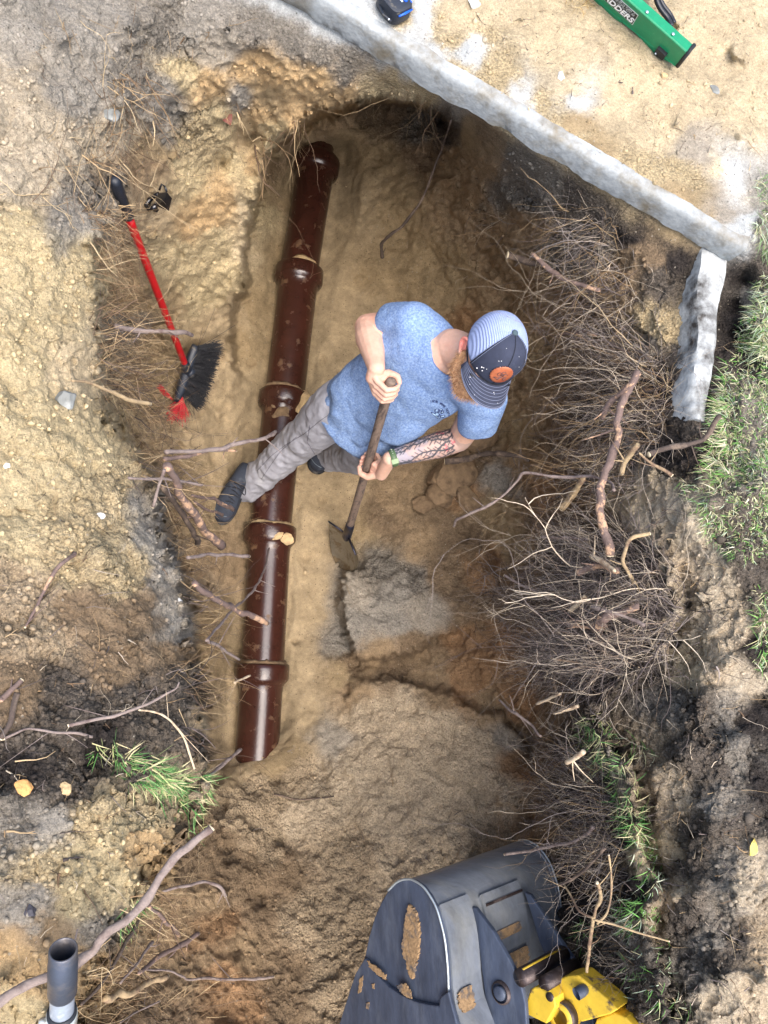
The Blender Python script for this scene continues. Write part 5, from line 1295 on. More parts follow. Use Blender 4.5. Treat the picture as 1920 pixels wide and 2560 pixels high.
    gl([(345, 430), (352, 500), (340, 560)]); gl([(365, 440), (372, 520), (385, 560), (370, 620)]); gl([(350, 560), (362, 600), (355, 640)]); gl([(388, 500), (395, 560)]); gl([(345, 400), (368, 400)])
    bm_ = gm.build('badge_mark', dark); bm_.parent = badge
    for l in ([(140, 625), (185, 655), (235, 700), (240, 730), (200, 705), (150, 660)], [(290, 755), (340, 745), (365, 790), (372, 825), (320, 800)], [(165, 750), (178, 752), (176, 775), (164, 772)], [(137, 842), (150, 842), (150, 878), (134, 874)], [(100, 720), (120, 705), (108, 790), (92, 800)]):
        parts.append(plate('clay_smear', l, -.0165, .004, clay, .001))
    # outer shell details ride on the curve: strips bent along the back
    def on_back(s, w_, lift): 
        s = max(0, min(len(bk) - 1.001, s)); i = int(s); p = bk[i].lerp(bk[i + 1], s - i); o_ = (p - c0).normalized(); return p + o_ * lift + W * w_
    def band(name, s0, s1, w0, w1, lift, m, th=.01, n=16):
        b = MB(); rs = []; W0, W1 = w0, w1
        for i in range(n + 1):
            s = s0 + (s1 - s0) * i / n
            if m is clay: rj = random.Random(i * 13 + int(s0)); f_ = math.sin(math.pi * i / n) ** .4; w0 = W0 + (1 - f_) * .01 + rj.uniform(0, .012); w1 = W1 - (1 - f_) * .01 - rj.uniform(0, .014)
            rs.append([on_back(s, w0, lift), on_back(s, w1, lift), on_back(s, w1, lift - th), on_back(s, w0, lift - th)])
        b.loft(rs); o = b.build(name, m, smooth=False); return o
    wm = width
    parts.append(band('weld_plate', 30, 68, wm * .02, wm * .235, .006, steel)); parts.append(band('cross_plate', 32, 60, wm * .32, wm * .66, .007, steel))
    parts.append(band('clay_smear', 44, 47, wm * .34, wm * .60, .012, clay, .008)); parts.append(band('weld_bead', 35.5, 36.2, wm * .34, wm * .66, .011, rusty, .006)); parts.append(band('clay_smear', 53, 58, wm * .38, wm * .64, .014, clay, .01)); parts.append(band('clay_smear', 56, 62, wm * .03, wm * .16, .012, clay, .01))
    # ears
    offA, offB = wm * .25, wm * .63
    parts.append(plate('ear_plate', [(672, 345), (700, 352), (790, 470), (870, 610), (935, 735), (960, 850), (968, 980), (980, 1200), (800, 1200), (760, 900), (745, 760), (725, 600), (700, 440)], offA, .016, dark, .003))
    parts.append(plate('ear_plate', [(955, 270), (985, 285), (1060, 395), (1140, 520), (1210, 620), (1260, 690), (1300, 800), (1330, 1100), (1150, 1100), (1130, 800), (1080, 640), (1030, 520), (990, 380)], offB, .016, dark, .003))
    h0 = plane_hit(*cp([(838, 790)])[0], O + W * offA, W)
    bs = MB(); bs.lathe(h0 - W * .014, W, [(0, .001), (0, .017), (.003, .019), (.016, .019)], 32); parts.append(bs.build('pin_boss', dark)); bs = MB(); bs.lathe(h0 - W * .010, W, [(0, .026), (.003, .031), (.012, .032)], 32); parts.append(bs.build('pin_ring', rusty))
    # cross tube and yellow coupling
    p0 = plane_hit(*cp([(935, 715)])[0], O + W * offA, W); bs = MB(); bs.lathe(p0, W, [(0, .024), (offB - offA, .024)], 28, cap=True); tube = bs.build('cross_tube', rusty); parts.append(tube)
    bs = MB(); up = dim(VIEW(p0) * .4 + Vector(CU)); bs.tube([p0 + up * .0225 + W * .01, p0 + up * .0225 + W * (offB - offA - .02)], .0045, 8); parts.append(bs.build('yellow_paint_edge', yel))
    adopt(root, *parts); tag(root, 'worn dark steel excavator bucket with a clay smeared side badge hanging over the pit', 'excavator bucket')
    # coupling arm: a thing of the machine pinned to the bucket
    r2 = empty('coupling_arm', P(1450, 2560, 1.3)); ps = []
    def plate2(name, crop, off, th, m, bev=.004):
        return plate(name, crop, off, th, m, bev)
    ps.append(plate2('link_plate', [(985, 775), (1010, 762), (1052, 765), (1085, 782), (1110, 820), (1118, 870), (1100, 900), (1070, 955), (1040, 940), (968, 905), (962, 860)], offA + .030, .05, yel))
    ps.append(plate2('link_body', [(1060, 745), (1180, 705), (1235, 700), (1290, 745), (1380, 820), (1440, 880), (1400, 905), (1250, 945), (1200, 900), (1130, 860), (1110, 800)], offA + .085, .075, yel))
    ps.append(plate2('link_body', [(1300, 1010), (1330, 930), (1420, 895), (1480, 920), (1560, 1000), (1600, 1200), (1300, 1200)], offA + .10, .10, yel))
    c1 = plane_hit(*cp([(1085, 815)])[0], O + W * (offA + .028), W); bs = MB(); bs.lathe(c1, W, [(0, .001), (0, .0115), (.004, .0125)], 24); ps.append(bs.build('pin_hole', rusty)); bs = MB()
    c2 = plane_hit(*cp([(1140, 925)])[0], O + W * (offA + .05), W); bs.lathe(c2, W, [(0, .022), (0, .037), (.05, .037), (.05, .02)], 36); ps.append(bs.build('bushing', yel)); bs = MB(); bs.lathe(c2 + W * .002, W, [(0, .0375), (.001, .040), (.028, .040), (.030, .0375)], 36); ps.append(bs.build('bushing_ring', rusty))
    c3 = plane_hit(*cp([(1225, 800)])[0], O + W * (offA + .06), W); bs = MB(); bs.lathe(c3, dim(VIEW(c3) * .5 + W), [(0, .016), (.02, .016), (.035, .013), (.036, .001)], 24); ps.append(bs.build('grease_pin', dark))
    bs = MB(); bs.lathe(plane_hit(*cp([(1060, 745)])[0], O + W * (offA + .03), W), W, [(0, .02), (.16, .02)], 24, cap=True); ps.append(bs.build('pivot_pin', rusty))
    bs = MB(); cpt = [plane_hit(x, y, O + W * (offA + .21), W) for x, y in cp([(1440, 890), (1500, 900), (1550, 950), (1575, 1050)])]; bs.tube(crom(cpt, 5), .006, 8); ps.append(bs.build('hydraulic_line', dark))
    adopt(r2, *ps); tag(r2, 'scuffed yellow coupling of the digger arm at the bottom edge, pinned to the bucket', 'digger arm')
build_bucket()

# ================================================================== CLAMPED STEEL PIPE, bottom left
def build_pole():
    E = P(158, 2374, 2.16); G = P(152, 2660, 1.98); d = dim(G - E); r = 29 / F * (CZ - 2.16) * 1.02; root = empty('clamped_pipe', G)
    dk = mat('dark_steel_sleeve', (74, 80, 92), .4, .55, .12, 12, col2=(104, 100, 100), c2scale=10, bump=.15); gv = mat('galvanised', (168, 178, 190), .4, .5, .12, 50, col2=(206, 212, 218), c2scale=30, bump=.15); bs_ = mat('bright_clamp', (206, 208, 200), .3, .6, .06, 30)
    blk = mat('black_hose_skin', (36, 38, 42), .5, 0, .1, 40)
    b = MB(); b.lathe(E, d, [(.09, r * .80), (.0, r * .86), (-.001, r * .93), (.001, r), (.028, r * 1.01), (.030, r * 1.05), (.10, r * 1.05), (.106, r * .98), (.108, r * .9)], 40); a1 = b.build('sleeve', dk)
    b = MB(); b.lathe(E, d, [(.10, r * .88), (.16, r * .88)], 32); a2 = b.build('inner_pipe', gv)
    b = MB(); b.lathe(E, d, [(.148, r * .9), (.148, r * 1.06), (.30, r * 1.08), (.36, r * 1.08)], 36); a3 = b.build('hose', blk)
    b = MB(); b.lathe(E, d, [(.156, r * 1.08), (.156, r * 1.13), (.180, r * 1.13), (.180, r * 1.08)], 36); a4 = b.build('clamp_band', bs_)
    c = E + d * .168; v = VIEW(c); v = dim(v - d * v.dot(d)); s = dim(d.cross(v)); s = s if s.dot(Vector(CR)) < 0 else -s
    b = MB(); b.tube([c + s * r * 1.35 + v * .004 - d * .012, c + s * r * 1.42 + v * .010 + d * .022], .0058, 12); b.tube([c + s * r * 1.3 + v * .0 + d * -.004, c + s * r * .9 + v * .008], .009, 8); a5 = b.build('clamp_screw', bs_)
    sl = MB()
    for k in range(9):
        a = -.6 + k * .16; q = dim(v * math.cos(a) - s * math.sin(a)); t = dim(d.cross(q)); sl.box(c + q * (r * 1.132), .012, .0016, .0008, d, t, q)
    a6 = sl.build('clamp_slots', mat('slot_dark', (90, 88, 80), .6), smooth=False); a6['kind'] = 'stuff'
    adopt(root, a1, a2, a3, a4, a5, a6); tag(root, 'open ended steel pipe with a screw clamp standing up at the bottom left corner', 'pipe')
build_pole()

# ================================================================== STONES, CLODS, LEAVES
def lump(name, px, py, r, label, cat, m, squash=(1, 1, .7), seed=1, lift=0.0, detail=3, group=None, rough=.25, fr=9.0):
    bm = bmesh.new(); bmesh.ops.create_icosphere(bm, subdivisions=detail + 1, radius=1.0); V = np.array([v.co[:] for v in bm.verts])
    n = V / np.linalg.norm(V, axis=1)[:, None]; q = n * 1.6 + seed * 7.7
    rgl = np.random.default_rng(seed); pk = rgl.normal(0, 1, (15, 3)); pk /= np.linalg.norm(pk, axis=1)[:, None]; dk = rgl.uniform(.72, 1.0, 15)
    face = (dk[None] / np.maximum(n @ pk.T, .02)).min(1).clip(.5, 1.25)
    d = 1 + rough * 1.3 * fbm(q, 3, seed) + rough * .5 * np.abs(fbm(q * 3, 3, seed + 1)) 
    V = n * (face * (1 + (d - 1) * .4))[:, None]; V *= np.array(squash) * r
    a = seed * 1.3; R = np.array([[math.cos(a), -math.sin(a), 0], [math.sin(a), math.cos(a), 0], [0, 0, 1]]); V = V @ R.T
    V = V + (fbm(V * (3 / r) + seed, 3, seed + 5) * r * .09)[:, None] * n
    for v, c in zip(bm.verts, V): v.co = c
    me = bpy.data.meshes.new(name); bm.to_mesh(me); bm.free(); me.materials.append(m); me.polygons.foreach_set('use_smooth', [True] * len(me.polygons))
    o = bpy.data.objects.new(name, me); COLL.objects.link(o); smooth_by_angle(o, 16); p = T(px, py); o.location = (p.x, p.y, p.z + r * squash[2] * .25 + lift); tag(o, label, cat, group); return o
CLOD = mat('damp_sand_clod', (128, 106, 80), .95, 0, .25, 40, col2=(98, 80, 60), c2scale=14, bump=.9, bscale=90)
CLOD2 = mat('dry_sand_clod', (190, 164, 122), .95, 0, .18, 40, col2=(150, 128, 96), c2scale=14, bump=.9, bscale=110)
STN = mat('pale_stone', (206, 204, 196), .8, 0, .1, 30, bump=.4); STG = mat('grey_stone', (116, 118, 114), .8, 0, .12, 30, col2=(140, 142, 138), c2scale=16, bump=.4)
lump('sand_clod', 1132, 1182, .125, 'largest broken orange brown sand block lying under the tattooed forearm', 'clod', CLOD, (1.15, .62, .6), 3, .02)
lump('sand_clod', 1178, 1108, .10, 'flat brown sand block wedged above the largest one, beneath the shirt sleeve', 'clod', CLOD, (1.2, .6, .5), 5, .0)
lump('sand_clod', 1105, 1240, .06, 'squarish sand clod just below the largest block', 'clod', CLOD, (1.1, .9, .7), 7)
lump('sand_clod', 1168, 1244, .055, 'small rounded sand clod right of the squarish one', 'clod', CLOD, (1, .8, .8), 9)
lump('sand_clod', 1060, 1262, .05, 'loose crumbly clod farthest left of the sand blocks', 'clod', CLOD, (1.2, .8, .6), 12)
lump('sand_clod', 56, 1972, .012, 'bright orange sand clod on the black soil of the left bank', 'clod', mat('orange_clod', (204, 152, 92), .95, bump=.8), (1, 1.2, .7), 13)
lump('sand_clod', 165, 1962, .011, 'round tan clod beside the orange one on the black soil', 'clod', CLOD2, (1, .9, .7), 15)
lump('stone', 1184, 14, .016, 'white stone on the sandy slab right of the tape measure', 'stone', STN, (1, 1, .7), 17)
lump('stone', 1399, 194, .013, 'small white stone in the middle of the sand covered slab', 'stone', STN, (1, .8, .7), 18)
lump('stone', 1654, 194, .010, 'little tan stone below the ladder foot', 'stone', CLOD2, (1, 1, .8), 19)
lump('stone', 1792, 222, .012, 'small flat grey stone right of the ladder foot', 'stone', STG, (.8, 1.3, .6), 20)
lump('stone', 168, 1000, .022, 'grey stone set in the edge of the left bank', 'stone', STG, (.9, 1.2, .8), 21)
lump('stone', 276, 288, .022, 'grey lump of soil and stone beside the hanging roots on the upper left', 'stone', STG, (1.1, .8, .8), 22)
lump('stone', 16, 1165, .006, 'tiny white stone at the left edge of the bank', 'stone', STN, (1, 1, .7), 23)
lump('stone', 250, 1292, .008, 'small pale stone in the middle of the left bank', 'stone', STN, (1.2, .8, .6), 24)
lump('stone', 450, 1498, .007, 'pale stone chip at the rim of the left bank above the cut root', 'stone', STN, (1, 1.1, .7), 25)
lump('stone', 75, 2270, .009, 'dark round stone on the sandy bank above the clamped pipe', 'stone', mat('dark_stone', (58, 56, 62), .7, bump=.3), (1, .9, .7), 26)
lump('sand_clod', 706, 1362, .030, 'flat sand clod lying on the fourth pipe below its socket', 'clod', CLOD2, (1, .8, .35), 31, lift=.15)
lump('sand_clod', 684, 1358, .022, 'smaller flat clod beside the one on the fourth pipe', 'clod', CLOD2, (1.3, .6, .3), 32, lift=.16)
# clods heaped over the third joint
for i, (x, y, r, s) in enumerate([(700, 1052, .055, 41), (752, 1030, .06, 42), (770, 1062, .045, 43), (735, 1078, .04, 44), (690, 1030, .04, 45)]):
    lump('sand_clod', x, y, r, ['crumbly clod left of centre on the third joint of the pipe', 'pale rounded clod on the third joint, nearest the man\'s thigh', 'root bound clod tucked against the thigh of the grey trousers', 'small clod at the foot of the heap on the third joint', 'small clod against the underside of the third socket'][i], 'clod', CLOD2 if i == 1 else CLOD, (1, .8, .7), s, lift=.10)
def leaf(px, py, L, col, label, rz, lift=.01):
    b = MB(); V = []; n = 9
    for i in range(n):
        t = i / (n - 1); w_ = .36 * L * math.sin(math.pi * t ** .8) + .0004
        for s in (-1, 0, 1): V.append((t * L - L / 2, s * w_, .10 * L * math.sin(t * 3) + abs(s) * .12 * L))
    Fc = [(i * 3 + j, i * 3 + j + 1, i * 3 + j + 4, i * 3 + j + 3) for i in range(n - 1) for j in (0, 1)]
    b.add(V, Fc); o = b.build('fallen_leaf', mat('leaf_' + label.split()[0], col, .6, 0, .15, 80, bump=.3)); so_ = o.modifiers.new('s', 'SOLIDIFY'); so_.thickness = .0006; bake(o)
    p = T(px, py); o.location = p + Vector((0, 0, lift)); o.rotation_euler = (.3, .2, rz); tag(o, label, 'leaf')
leaf(1870, 2116, .045, (206, 186, 96), 'yellow fallen leaf on the dark soil of the right bank', 1.0)
leaf(1866, 850, .06, (88, 66, 92), 'purple leaf standing in the grass beside the foundation wall', 1.4, .05)
leaf(1846, 826, .045, (74, 58, 70), 'dark folded leaf in the gap between foundation wall and grass', .4, .04)
leaf(576, 316, .05, (112, 62, 50), 'brown curled leaf hanging below the sandy overhang', -1.1, .03)

# ================================================================== ROOTS
BARK = dict(
    g=mat('grey_root_bark', (128, 114, 106), .85, 0, .22, 60, col2=(96, 80, 74), c2scale=24, bump=.6, bscale=140),
    r=mat('reddish_root_bark', (106, 88, 80), .85, 0, .25, 60, col2=(176, 142, 112), c2scale=26, c2lo=.54, c2hi=.60, bump=.6, bscale=140),
    d=mat('dark_root_bark', (74, 62, 54), .88, 0, .22, 60, col2=(112, 96, 82), c2scale=22, bump=.6, bscale=140),
    p=mat('pale_root_wood', (196, 176, 146), .85, 0, .15, 60, col2=(150, 124, 98), c2scale=22, bump=.4, bscale=140),
    s=mat('sandy_root_bark', (160, 138, 104), .9, 0, .2, 60, col2=(110, 88, 70), c2scale=18, bump=.7, bscale=140))
CUTM = mat('cut_wood', (214, 196, 162), .8, 0, .15, 90)
def stick(label, pts, zs, r0, r1, kind='g', cat='root', group=None, cut=True, twigs=0, name='root', knots=.18):
    """pts in the picture, zs = height at both ends (or None: lies on the ground); radii in picture pixels"""
    n = len(pts); W_ = []
    for i, (x, y) in enumerate(pts):
        t = i / (n - 1)
        if zs is None: g = T(x, y); q = P(x, y, g.z + .008 + .004 * (i % 2))
        else:
            z = zs[0] + (zs[1] - zs[0]) * t; z = max(z, T(x, y).z + .012) if T(x, y).z < 2.6 else z; q = P(x, y, z)
        W_.append(q)
    c = crom(W_, 7); m = len(c); rs = []; sd_ = (hash(label) if False else sum(ord(ch) for ch in label)) % 97
    px2m = lambda p: (np.array(p) - np.array([0, 0, CZ])) @ CD / F
    arr = np.array([list(p) for p in c]); wob = np.stack([fbm(arr * 14 + sd_, 3, 600 + k) for k in range(3)], 1)
    for i in range(m):
        t = i / (m - 1); r = (r0 + (r1 - r0) * t) * px2m(c[i]) * .80; rs.append(r * (1 + knots * fbm(arr[i:i + 1] * 26 + sd_, 2, 610)[0] * 2))
        c[i] = c[i] + Vector(wob[i]) * min(.012, rs[-1] * 1.2) * (0 if i in (0,) else 1)
    b = MB(); b.tube(c, rs, 10)
    rg = random.Random(sd_)
    for k in range(twigs):
        i = rg.randint(int(m * .15), m - 2); d = Vector((rg.uniform(-1, 1), rg.uniform(-1, 1), rg.uniform(-.6, .4))).normalized(); L = rg.uniform(.03, .11); p = c[i]; q = [p, p + d * L * .5 + Vector((0, 0, rg.uniform(-.01, .01))), p + d * L]
        b.tube(crom(q, 4), [rs[i] * .4 * (1 - .7 * j / 8) for j in range(9)], 5)
    o = b.build(name, BARK[kind]); root = o
    ca = np.ones(1)
    parts = []
    if cut:
        e = c[-1]; d = (c[-1] - c[-2]).normalized(); u = d.orthogonal().normalized(); v = d.cross(u); b2 = MB(); R = rs[-1]; V = [e + d * .0022]
        V += [e + d * (.0012 + .002 * random.Random(k + sd_).random()) + (u * math.cos(k * math.pi / 5) + v * math.sin(k * math.pi / 5)) * R * .94 for k in range(10)]
        V += [e - d * .001 + (u * math.cos(k * math.pi / 5) + v * math.sin(k * math.pi / 5)) * R * .98 for k in range(10)]
        b2.add(V, [(0, 1 + k, 1 + (k + 1) % 10) for k in range(10)] + [(1 + k, 11 + k, 11 + (k + 1) % 10, 1 + (k + 1) % 10) for k in range(10)]); parts.append(b2.build('cut_end', CUTM))
    base = c[0].copy(); inv = Matrix.Translation(-base); o.data.transform(inv); o.location = base
    for q in parts: q.data.transform(inv); q.parent = o
    tag(o, label, cat, group); return o
GL, GRR = 'cut roots jutting out of the left bank', 'cut roots jutting out of the right bank'
ST = [
 ('grey cut root crossing in front of the red broom handle', [(286, 816), (340, 826), (420, 829), (462, 830), (479, 838)], (1.5, 1.3), 8.5, 7, 'g', GL),
 ('long thin root reaching right to the pipe above the trouser leg', [(414, 1131), (485, 1128), (555, 1121), (637, 1099), (680, 1086), (688, 1078)], (1.6, 1.25), 7, 6, 'g', GL),
 ('short reddish root with a peeled tip just under the long thin one', [(410, 1147), (455, 1142), (498, 1133), (540, 1122), (590, 1127)], (1.6, 1.4), 7, 3.5, 'r', GL),
 ('straight root with a pale peeled end above the dark boot', [(321, 1195), (405, 1197), (460, 1205), (503, 1212)], (1.75, 1.5), 4, 5, 'g', GL),
 ('grey stub hanging straight down left of the thickest root', [(411, 1174), (398, 1215), (382, 1267)], (1.8, 1.72), 5.5, 4.5, 'g', GL),
 ('thickest stripped root pointing down right below the boot', [(417, 1165), (446, 1226), (478, 1275), (510, 1320), (553, 1365)], (1.7, 1.25), 13, 14, 'r', GL),
 ('dark root running behind the thickest one', [(405, 1212), (440, 1262), (470, 1310), (492, 1345), (492, 1362)], (1.55, 1.2), 10, 8, 'd', GL),
 ('brown root tip lying in front of the toe of the boot', [(480, 1238), (510, 1245), (538, 1249), (560, 1262), (580, 1276)], (1.35, .9), 5, 6.5, 'r', GL),
 ('thin reddish root ending on the boot cap', [(486, 1255), (521, 1275), (540, 1280), (555, 1286)], (1.3, .9), 4, 5, 'r', GL),
 ('level grey root ending at the rim of the fourth pipe', [(469, 1394), (505, 1388), (538, 1385), (580, 1388), (619, 1393)], (1.6, 1.3), 5.5, 5.5, 'g', GL),
 ('stripped root crossing the fourth pipe halfway down', [(486, 1458), (532, 1492), (570, 1515), (608, 1533), (668, 1559)], (1.7, 1.2), 9, 8, 'r', GL),
 ('short grey root above the last socket', [(519, 1600), (545, 1612), (570, 1632), (597, 1646)], (1.6, 1.3), 5, 4.5, 'g', GL),
 ('thin pale root curving up over the fourth pipe to its socket', [(515, 1602), (545, 1568), (579, 1527), (612, 1498), (640, 1465), (658, 1430), (667, 1400), (672, 1371)], (1.7, .5), 4, 3, 'g', GL),
 ('pale twig end pointing at the last pipe', [(586, 1708), (604, 1699), (624, 1690)], (1.3, 1.2), 3, 3.6, 'p', GL),
 ('loose pinkish branch lying on the middle of the left bank', [(186, 1383), (160, 1405), (133, 1436), (108, 1480), (93, 1515), (64, 1568)], None, 7, 4, 'r', 'sticks lying on the left bank'),
 ('short thick branch at the very left edge', [(2, 1748), (28, 1725), (56, 1698)], None, 9, 8, 'r', 'sticks lying on the left bank'),
 ('bent dark branch leaning down the left edge', [(43, 1732), (30, 1775), (20, 1812), (0, 1852)], None, 11, 8, 'd', 'sticks lying on the left bank'),
 ('long wavy pale root across the bank above the grass tuft', [(448, 1706), (440, 1722), (417, 1735), (375, 1757), (324, 1775), (284, 1790), (243, 1798), (174, 1812)], (1.98, 2.0), 3, 5, 'g', 'sticks lying on the left bank'),
 ('thin winding root on the dark soil, left of the grass tuft', [(231, 1842), (190, 1832), (139, 1830), (105, 1825), (69, 1821), (40, 1832), (12, 1845)], None, 4, 4.5, 'g', 'sticks lying on the left bank'),
 ('smooth grey root pointing up at the buried end of the last pipe', [(515, 1943), (540, 1926), (562, 1910), (585, 1890), (602, 1873)], (1.3, 1.1), 5, 6.5, 'g', GL),
 ('thin arched root drooping over the grass tuft', [(347, 1775), (375, 1778), (405, 1787), (430, 1806), (451, 1833), (470, 1872), (486, 1920)], (2.05, 1.9), 3, 3, 'p', GL),
 ('long thick grey root sweeping across the bottom left corner', [(-30, 2516), (40, 2478), (104, 2450), (150, 2436), (191, 2418), (232, 2385), (249, 2354), (275, 2326), (313, 2302), (348, 2266), (382, 2224), (412, 2182), (440, 2151), (480, 2112), (527, 2066)], (2.06, 2.12), 17, 12, 'g', GL),
 ('pale hooked root below the cut end of the thick sweeping root', [(405, 2229), (440, 2217), (475, 2212), (500, 2205), (521, 2206), (550, 2218), (561, 2240)], (1.4, 1.2), 4, 5, 'g', GL),
 ('reddish root behind the thick sweeping root, pointing down right', [(372, 2264), (405, 2296), (430, 2318), (451, 2340)], (1.5, 1.2), 5, 6, 'r', GL),
 ('brown peeled root pointing up right from the bottom left bank', [(347, 2432), (375, 2408), (405, 2386), (450, 2362), (492, 2336)], (1.5, 1.2), 6, 7.5, 'r', GL),
 ('thick sandy root stub nearest the bottom left slope', [(260, 2494), (295, 2490), (324, 2487), (350, 2470), (370, 2458), (414, 2443)], (1.5, 1.25), 10, 9, 's', GL),
 ('slim straight stick right of the thick sweeping root', [(301, 2458), (341, 2412), (362, 2380), (380, 2356)], (1.6, 1.4), 4, 5, 'g', GL),
 ('long thin twig lying level on the lower left slope', [(359, 2423), (400, 2424), (428, 2429), (455, 2440), (475, 2447), (530, 2444), (579, 2449), (630, 2448), (683, 2442)], (1.25, .75), 3, 4.5, 'g', GL),
 ('thin dark stem running under the thick sweeping root', [(203, 2510), (235, 2480), (260, 2452), (290, 2405), (313, 2360), (330, 2335), (347, 2305)], (1.8, 1.6), 6, 5, 'd', GL),
 ('thin twig at the bottom edge below the slim stick', [(301, 2556), (325, 2540), (347, 2528), (399, 2504)], (1.3, 1.1), 2.5, 3.2, 'g', GL),
 ('winding root snaking out of the upper left bank over the dark gap', [(180, 952), (215, 956), (250, 968), (290, 984), (330, 1000), (372, 1012)], (1.82, 1.6), 4, 6, 's', GL),
 # right
 ('dark round root stub on the right wall above the cap', [(1345, 662), (1315, 650), (1290, 642), (1272, 636)], (1.25, 1.25), 10, 12, 'd', GRR),
 ('bent brown root right of the dark round stub', [(1500, 724), (1468, 716), (1440, 706), (1412, 695), (1388, 680), (1358, 660), (1330, 638)], (1.6, 1.45), 7, 8, 'r', GRR),
 ('short reddish root level with the button of the cap', [(1492, 836), (1458, 828), (1425, 832), (1394, 837)], (1.45, 1.25), 5.5, 5, 'r', GRR),
 ('forked thin root curling down above the short reddish one', [(1492, 716), (1468, 740), (1440, 770), (1420, 790), (1380, 815), (1366, 838)], (1.6, 1.3), 3, 3, 'd', GRR),
 ('long upright winding root down the middle of the right bank', [(1596, 930), (1582, 954), (1556, 1005), (1541, 1047), (1546, 1080), (1539, 1116), (1520, 1160), (1508, 1200), (1504, 1244), (1508, 1300), (1512, 1342), (1522, 1390)], (1.72, 1.66), 11, 13, 'r', GRR),
 ('brown root crossing behind the top of the upright winding one', [(1582, 954), (1556, 972), (1539, 989), (1520, 1018), (1507, 1045)], (1.76, 1.62), 8, 9, 'r', GRR),
 ('stout root with a pale cut end in the black soil by the grass', [(1800, 1040), (1782, 1072), (1764, 1090), (1740, 1104), (1700, 1114), (1660, 1120), (1624, 1137)], (1.82, 1.76), 7, 10, 'd', GRR),
 ('short sandy root right of the upright winding root', [(1596, 1112), (1580, 1124), (1573, 1139), (1562, 1160), (1556, 1182)], (1.76, 1.68), 8, 8, 's', GRR),
 ('thin root slanting down towards the stout pale ended one', [(1597, 1134), (1612, 1146), (1631, 1160), (1656, 1174), (1679, 1190)], (1.78, 1.8), 4, 5, 's', GRR),
 ('thick sandy stub with a frayed pale end', [(1458, 1192), (1446, 1215), (1435, 1232), (1420, 1250), (1402, 1274)], (1.5, 1.35), 10, 12, 's', GRR),
 ('long thin grey branch reaching over the trench from the right bank', [(1535, 1226), (1528, 1208), (1505, 1197), (1481, 1191), (1450, 1192), (1423, 1193), (1370, 1188), (1313, 1182), (1295, 1200), (1272, 1226), (1240, 1252), (1203, 1272), (1175, 1285), (1151, 1296), (1138, 1302), (1134, 1316)], (1.66, 1.1), 5, 4, 'g', GRR),
 ('thick dark root beside the broken sand blocks', [(1322, 1150), (1290, 1138), (1261, 1136), (1235, 1132), (1209, 1134), (1185, 1144), (1163, 1150), (1112, 1153)], (.85, .6), 8, 10, 'd', GRR),
 ('dark root leaning from the orange wall below the long branch', [(1366, 1386), (1350, 1402), (1330, 1423), (1308, 1438), (1290, 1454)], (1.15, .95), 7, 9, 'd', GRR),
 ('reddish stub under the foot of the upright winding root', [(1545, 1426), (1515, 1416), (1492, 1414), (1468, 1420), (1442, 1430)], (1.66, 1.5), 9, 10, 'r', GRR),
 ('pale splintered stub above the reddish one', [(1536, 1428), (1510, 1408), (1481, 1393)], (1.68, 1.58), 7, 9, 'p', GRR),
 ('white tipped forked root near the sandy hump', [(1585, 1460), (1572, 1432), (1559, 1406), (1562, 1372), (1574, 1346), (1620, 1334)], (1.68, 1.72), 6, 6, 's', GRR),
 ('short blond cut stub in the thick of the root mat', [(1463, 1490), (1446, 1506), (1429, 1526)], (1.5, 1.42), 7, 9, 'p', GRR),
 ('stout brown root with an orange scar in the root mat', [(1598, 1516), (1560, 1530), (1521, 1544), (1502, 1556), (1486, 1570)], (1.72, 1.56), 12, 14, 'r', GRR),
 ('stubby root just below the stout scarred one', [(1516, 1562), (1500, 1584), (1480, 1610)], (1.58, 1.48), 9, 9, 'r', GRR),
 ('slim reddish root left of the stout scarred one', [(1480, 1572), (1450, 1566), (1420, 1560), (1391, 1552)], (1.56, 1.4), 5, 5, 'r', GRR),
 ('slim root with a pale tip above the stout scarred one', [(1612, 1564), (1575, 1548), (1533, 1533), (1500, 1524), (1475, 1517)], (1.72, 1.6), 6, 6, 'g', GRR),
 ('pale straight splinter near the lower edge of the root mat', [(1455, 1658), (1420, 1652), (1378, 1648)], (1.46, 1.36), 4, 4.5, 'p', GRR),
 ('thin grey root reaching left from the middle of the root mat', [(1470, 1349), (1420, 1346), (1390, 1345), (1352, 1342)], (1.4, 1.25), 4, 4, 'g', GRR),
 ('long thin root slanting up left out of the root mat', [(1372, 1500), (1350, 1486), (1330, 1475), (1296, 1458), (1262, 1440)], (1.3, 1.1), 3.5, 4, 'g', GRR),
 ('pale split stub above the right grass tuft', [(1402, 1734), (1372, 1746), (1342, 1759)], (1.4, 1.25), 4, 5, 'p', GRR),
 ('short blond stub just above the right grass tuft', [(1446, 1765), (1415, 1772), (1385, 1782)], (1.5, 1.38), 6, 6, 'p', GRR),
 ('thin grey root arching over the orange wall', [(1353, 1841), (1330, 1816), (1290, 1787), (1268, 1770), (1248, 1750)], (1.3, 1.1), 4, 4.5, 'g', GRR),
 ('blond peg sticking out of the right grass tuft', [(1460, 1878), (1438, 1892), (1416, 1909)], (1.74, 1.66), 7, 7.5, 'p', GRR),
 ('long pale root pointing left above the excavator bucket', [(1484, 2068), (1458, 2094), (1424, 2106), (1388, 2114), (1350, 2122), (1319, 2128), (1261, 2135)], (1.5, 1.1), 5, 4.5, 'g', GRR),
 ('dark stem reaching the top right corner of the bucket', [(1512, 2120), (1485, 2150), (1458, 2180), (1430, 2196), (1398, 2213)], (1.62, 1.4), 5, 4.5, 'd', GRR),
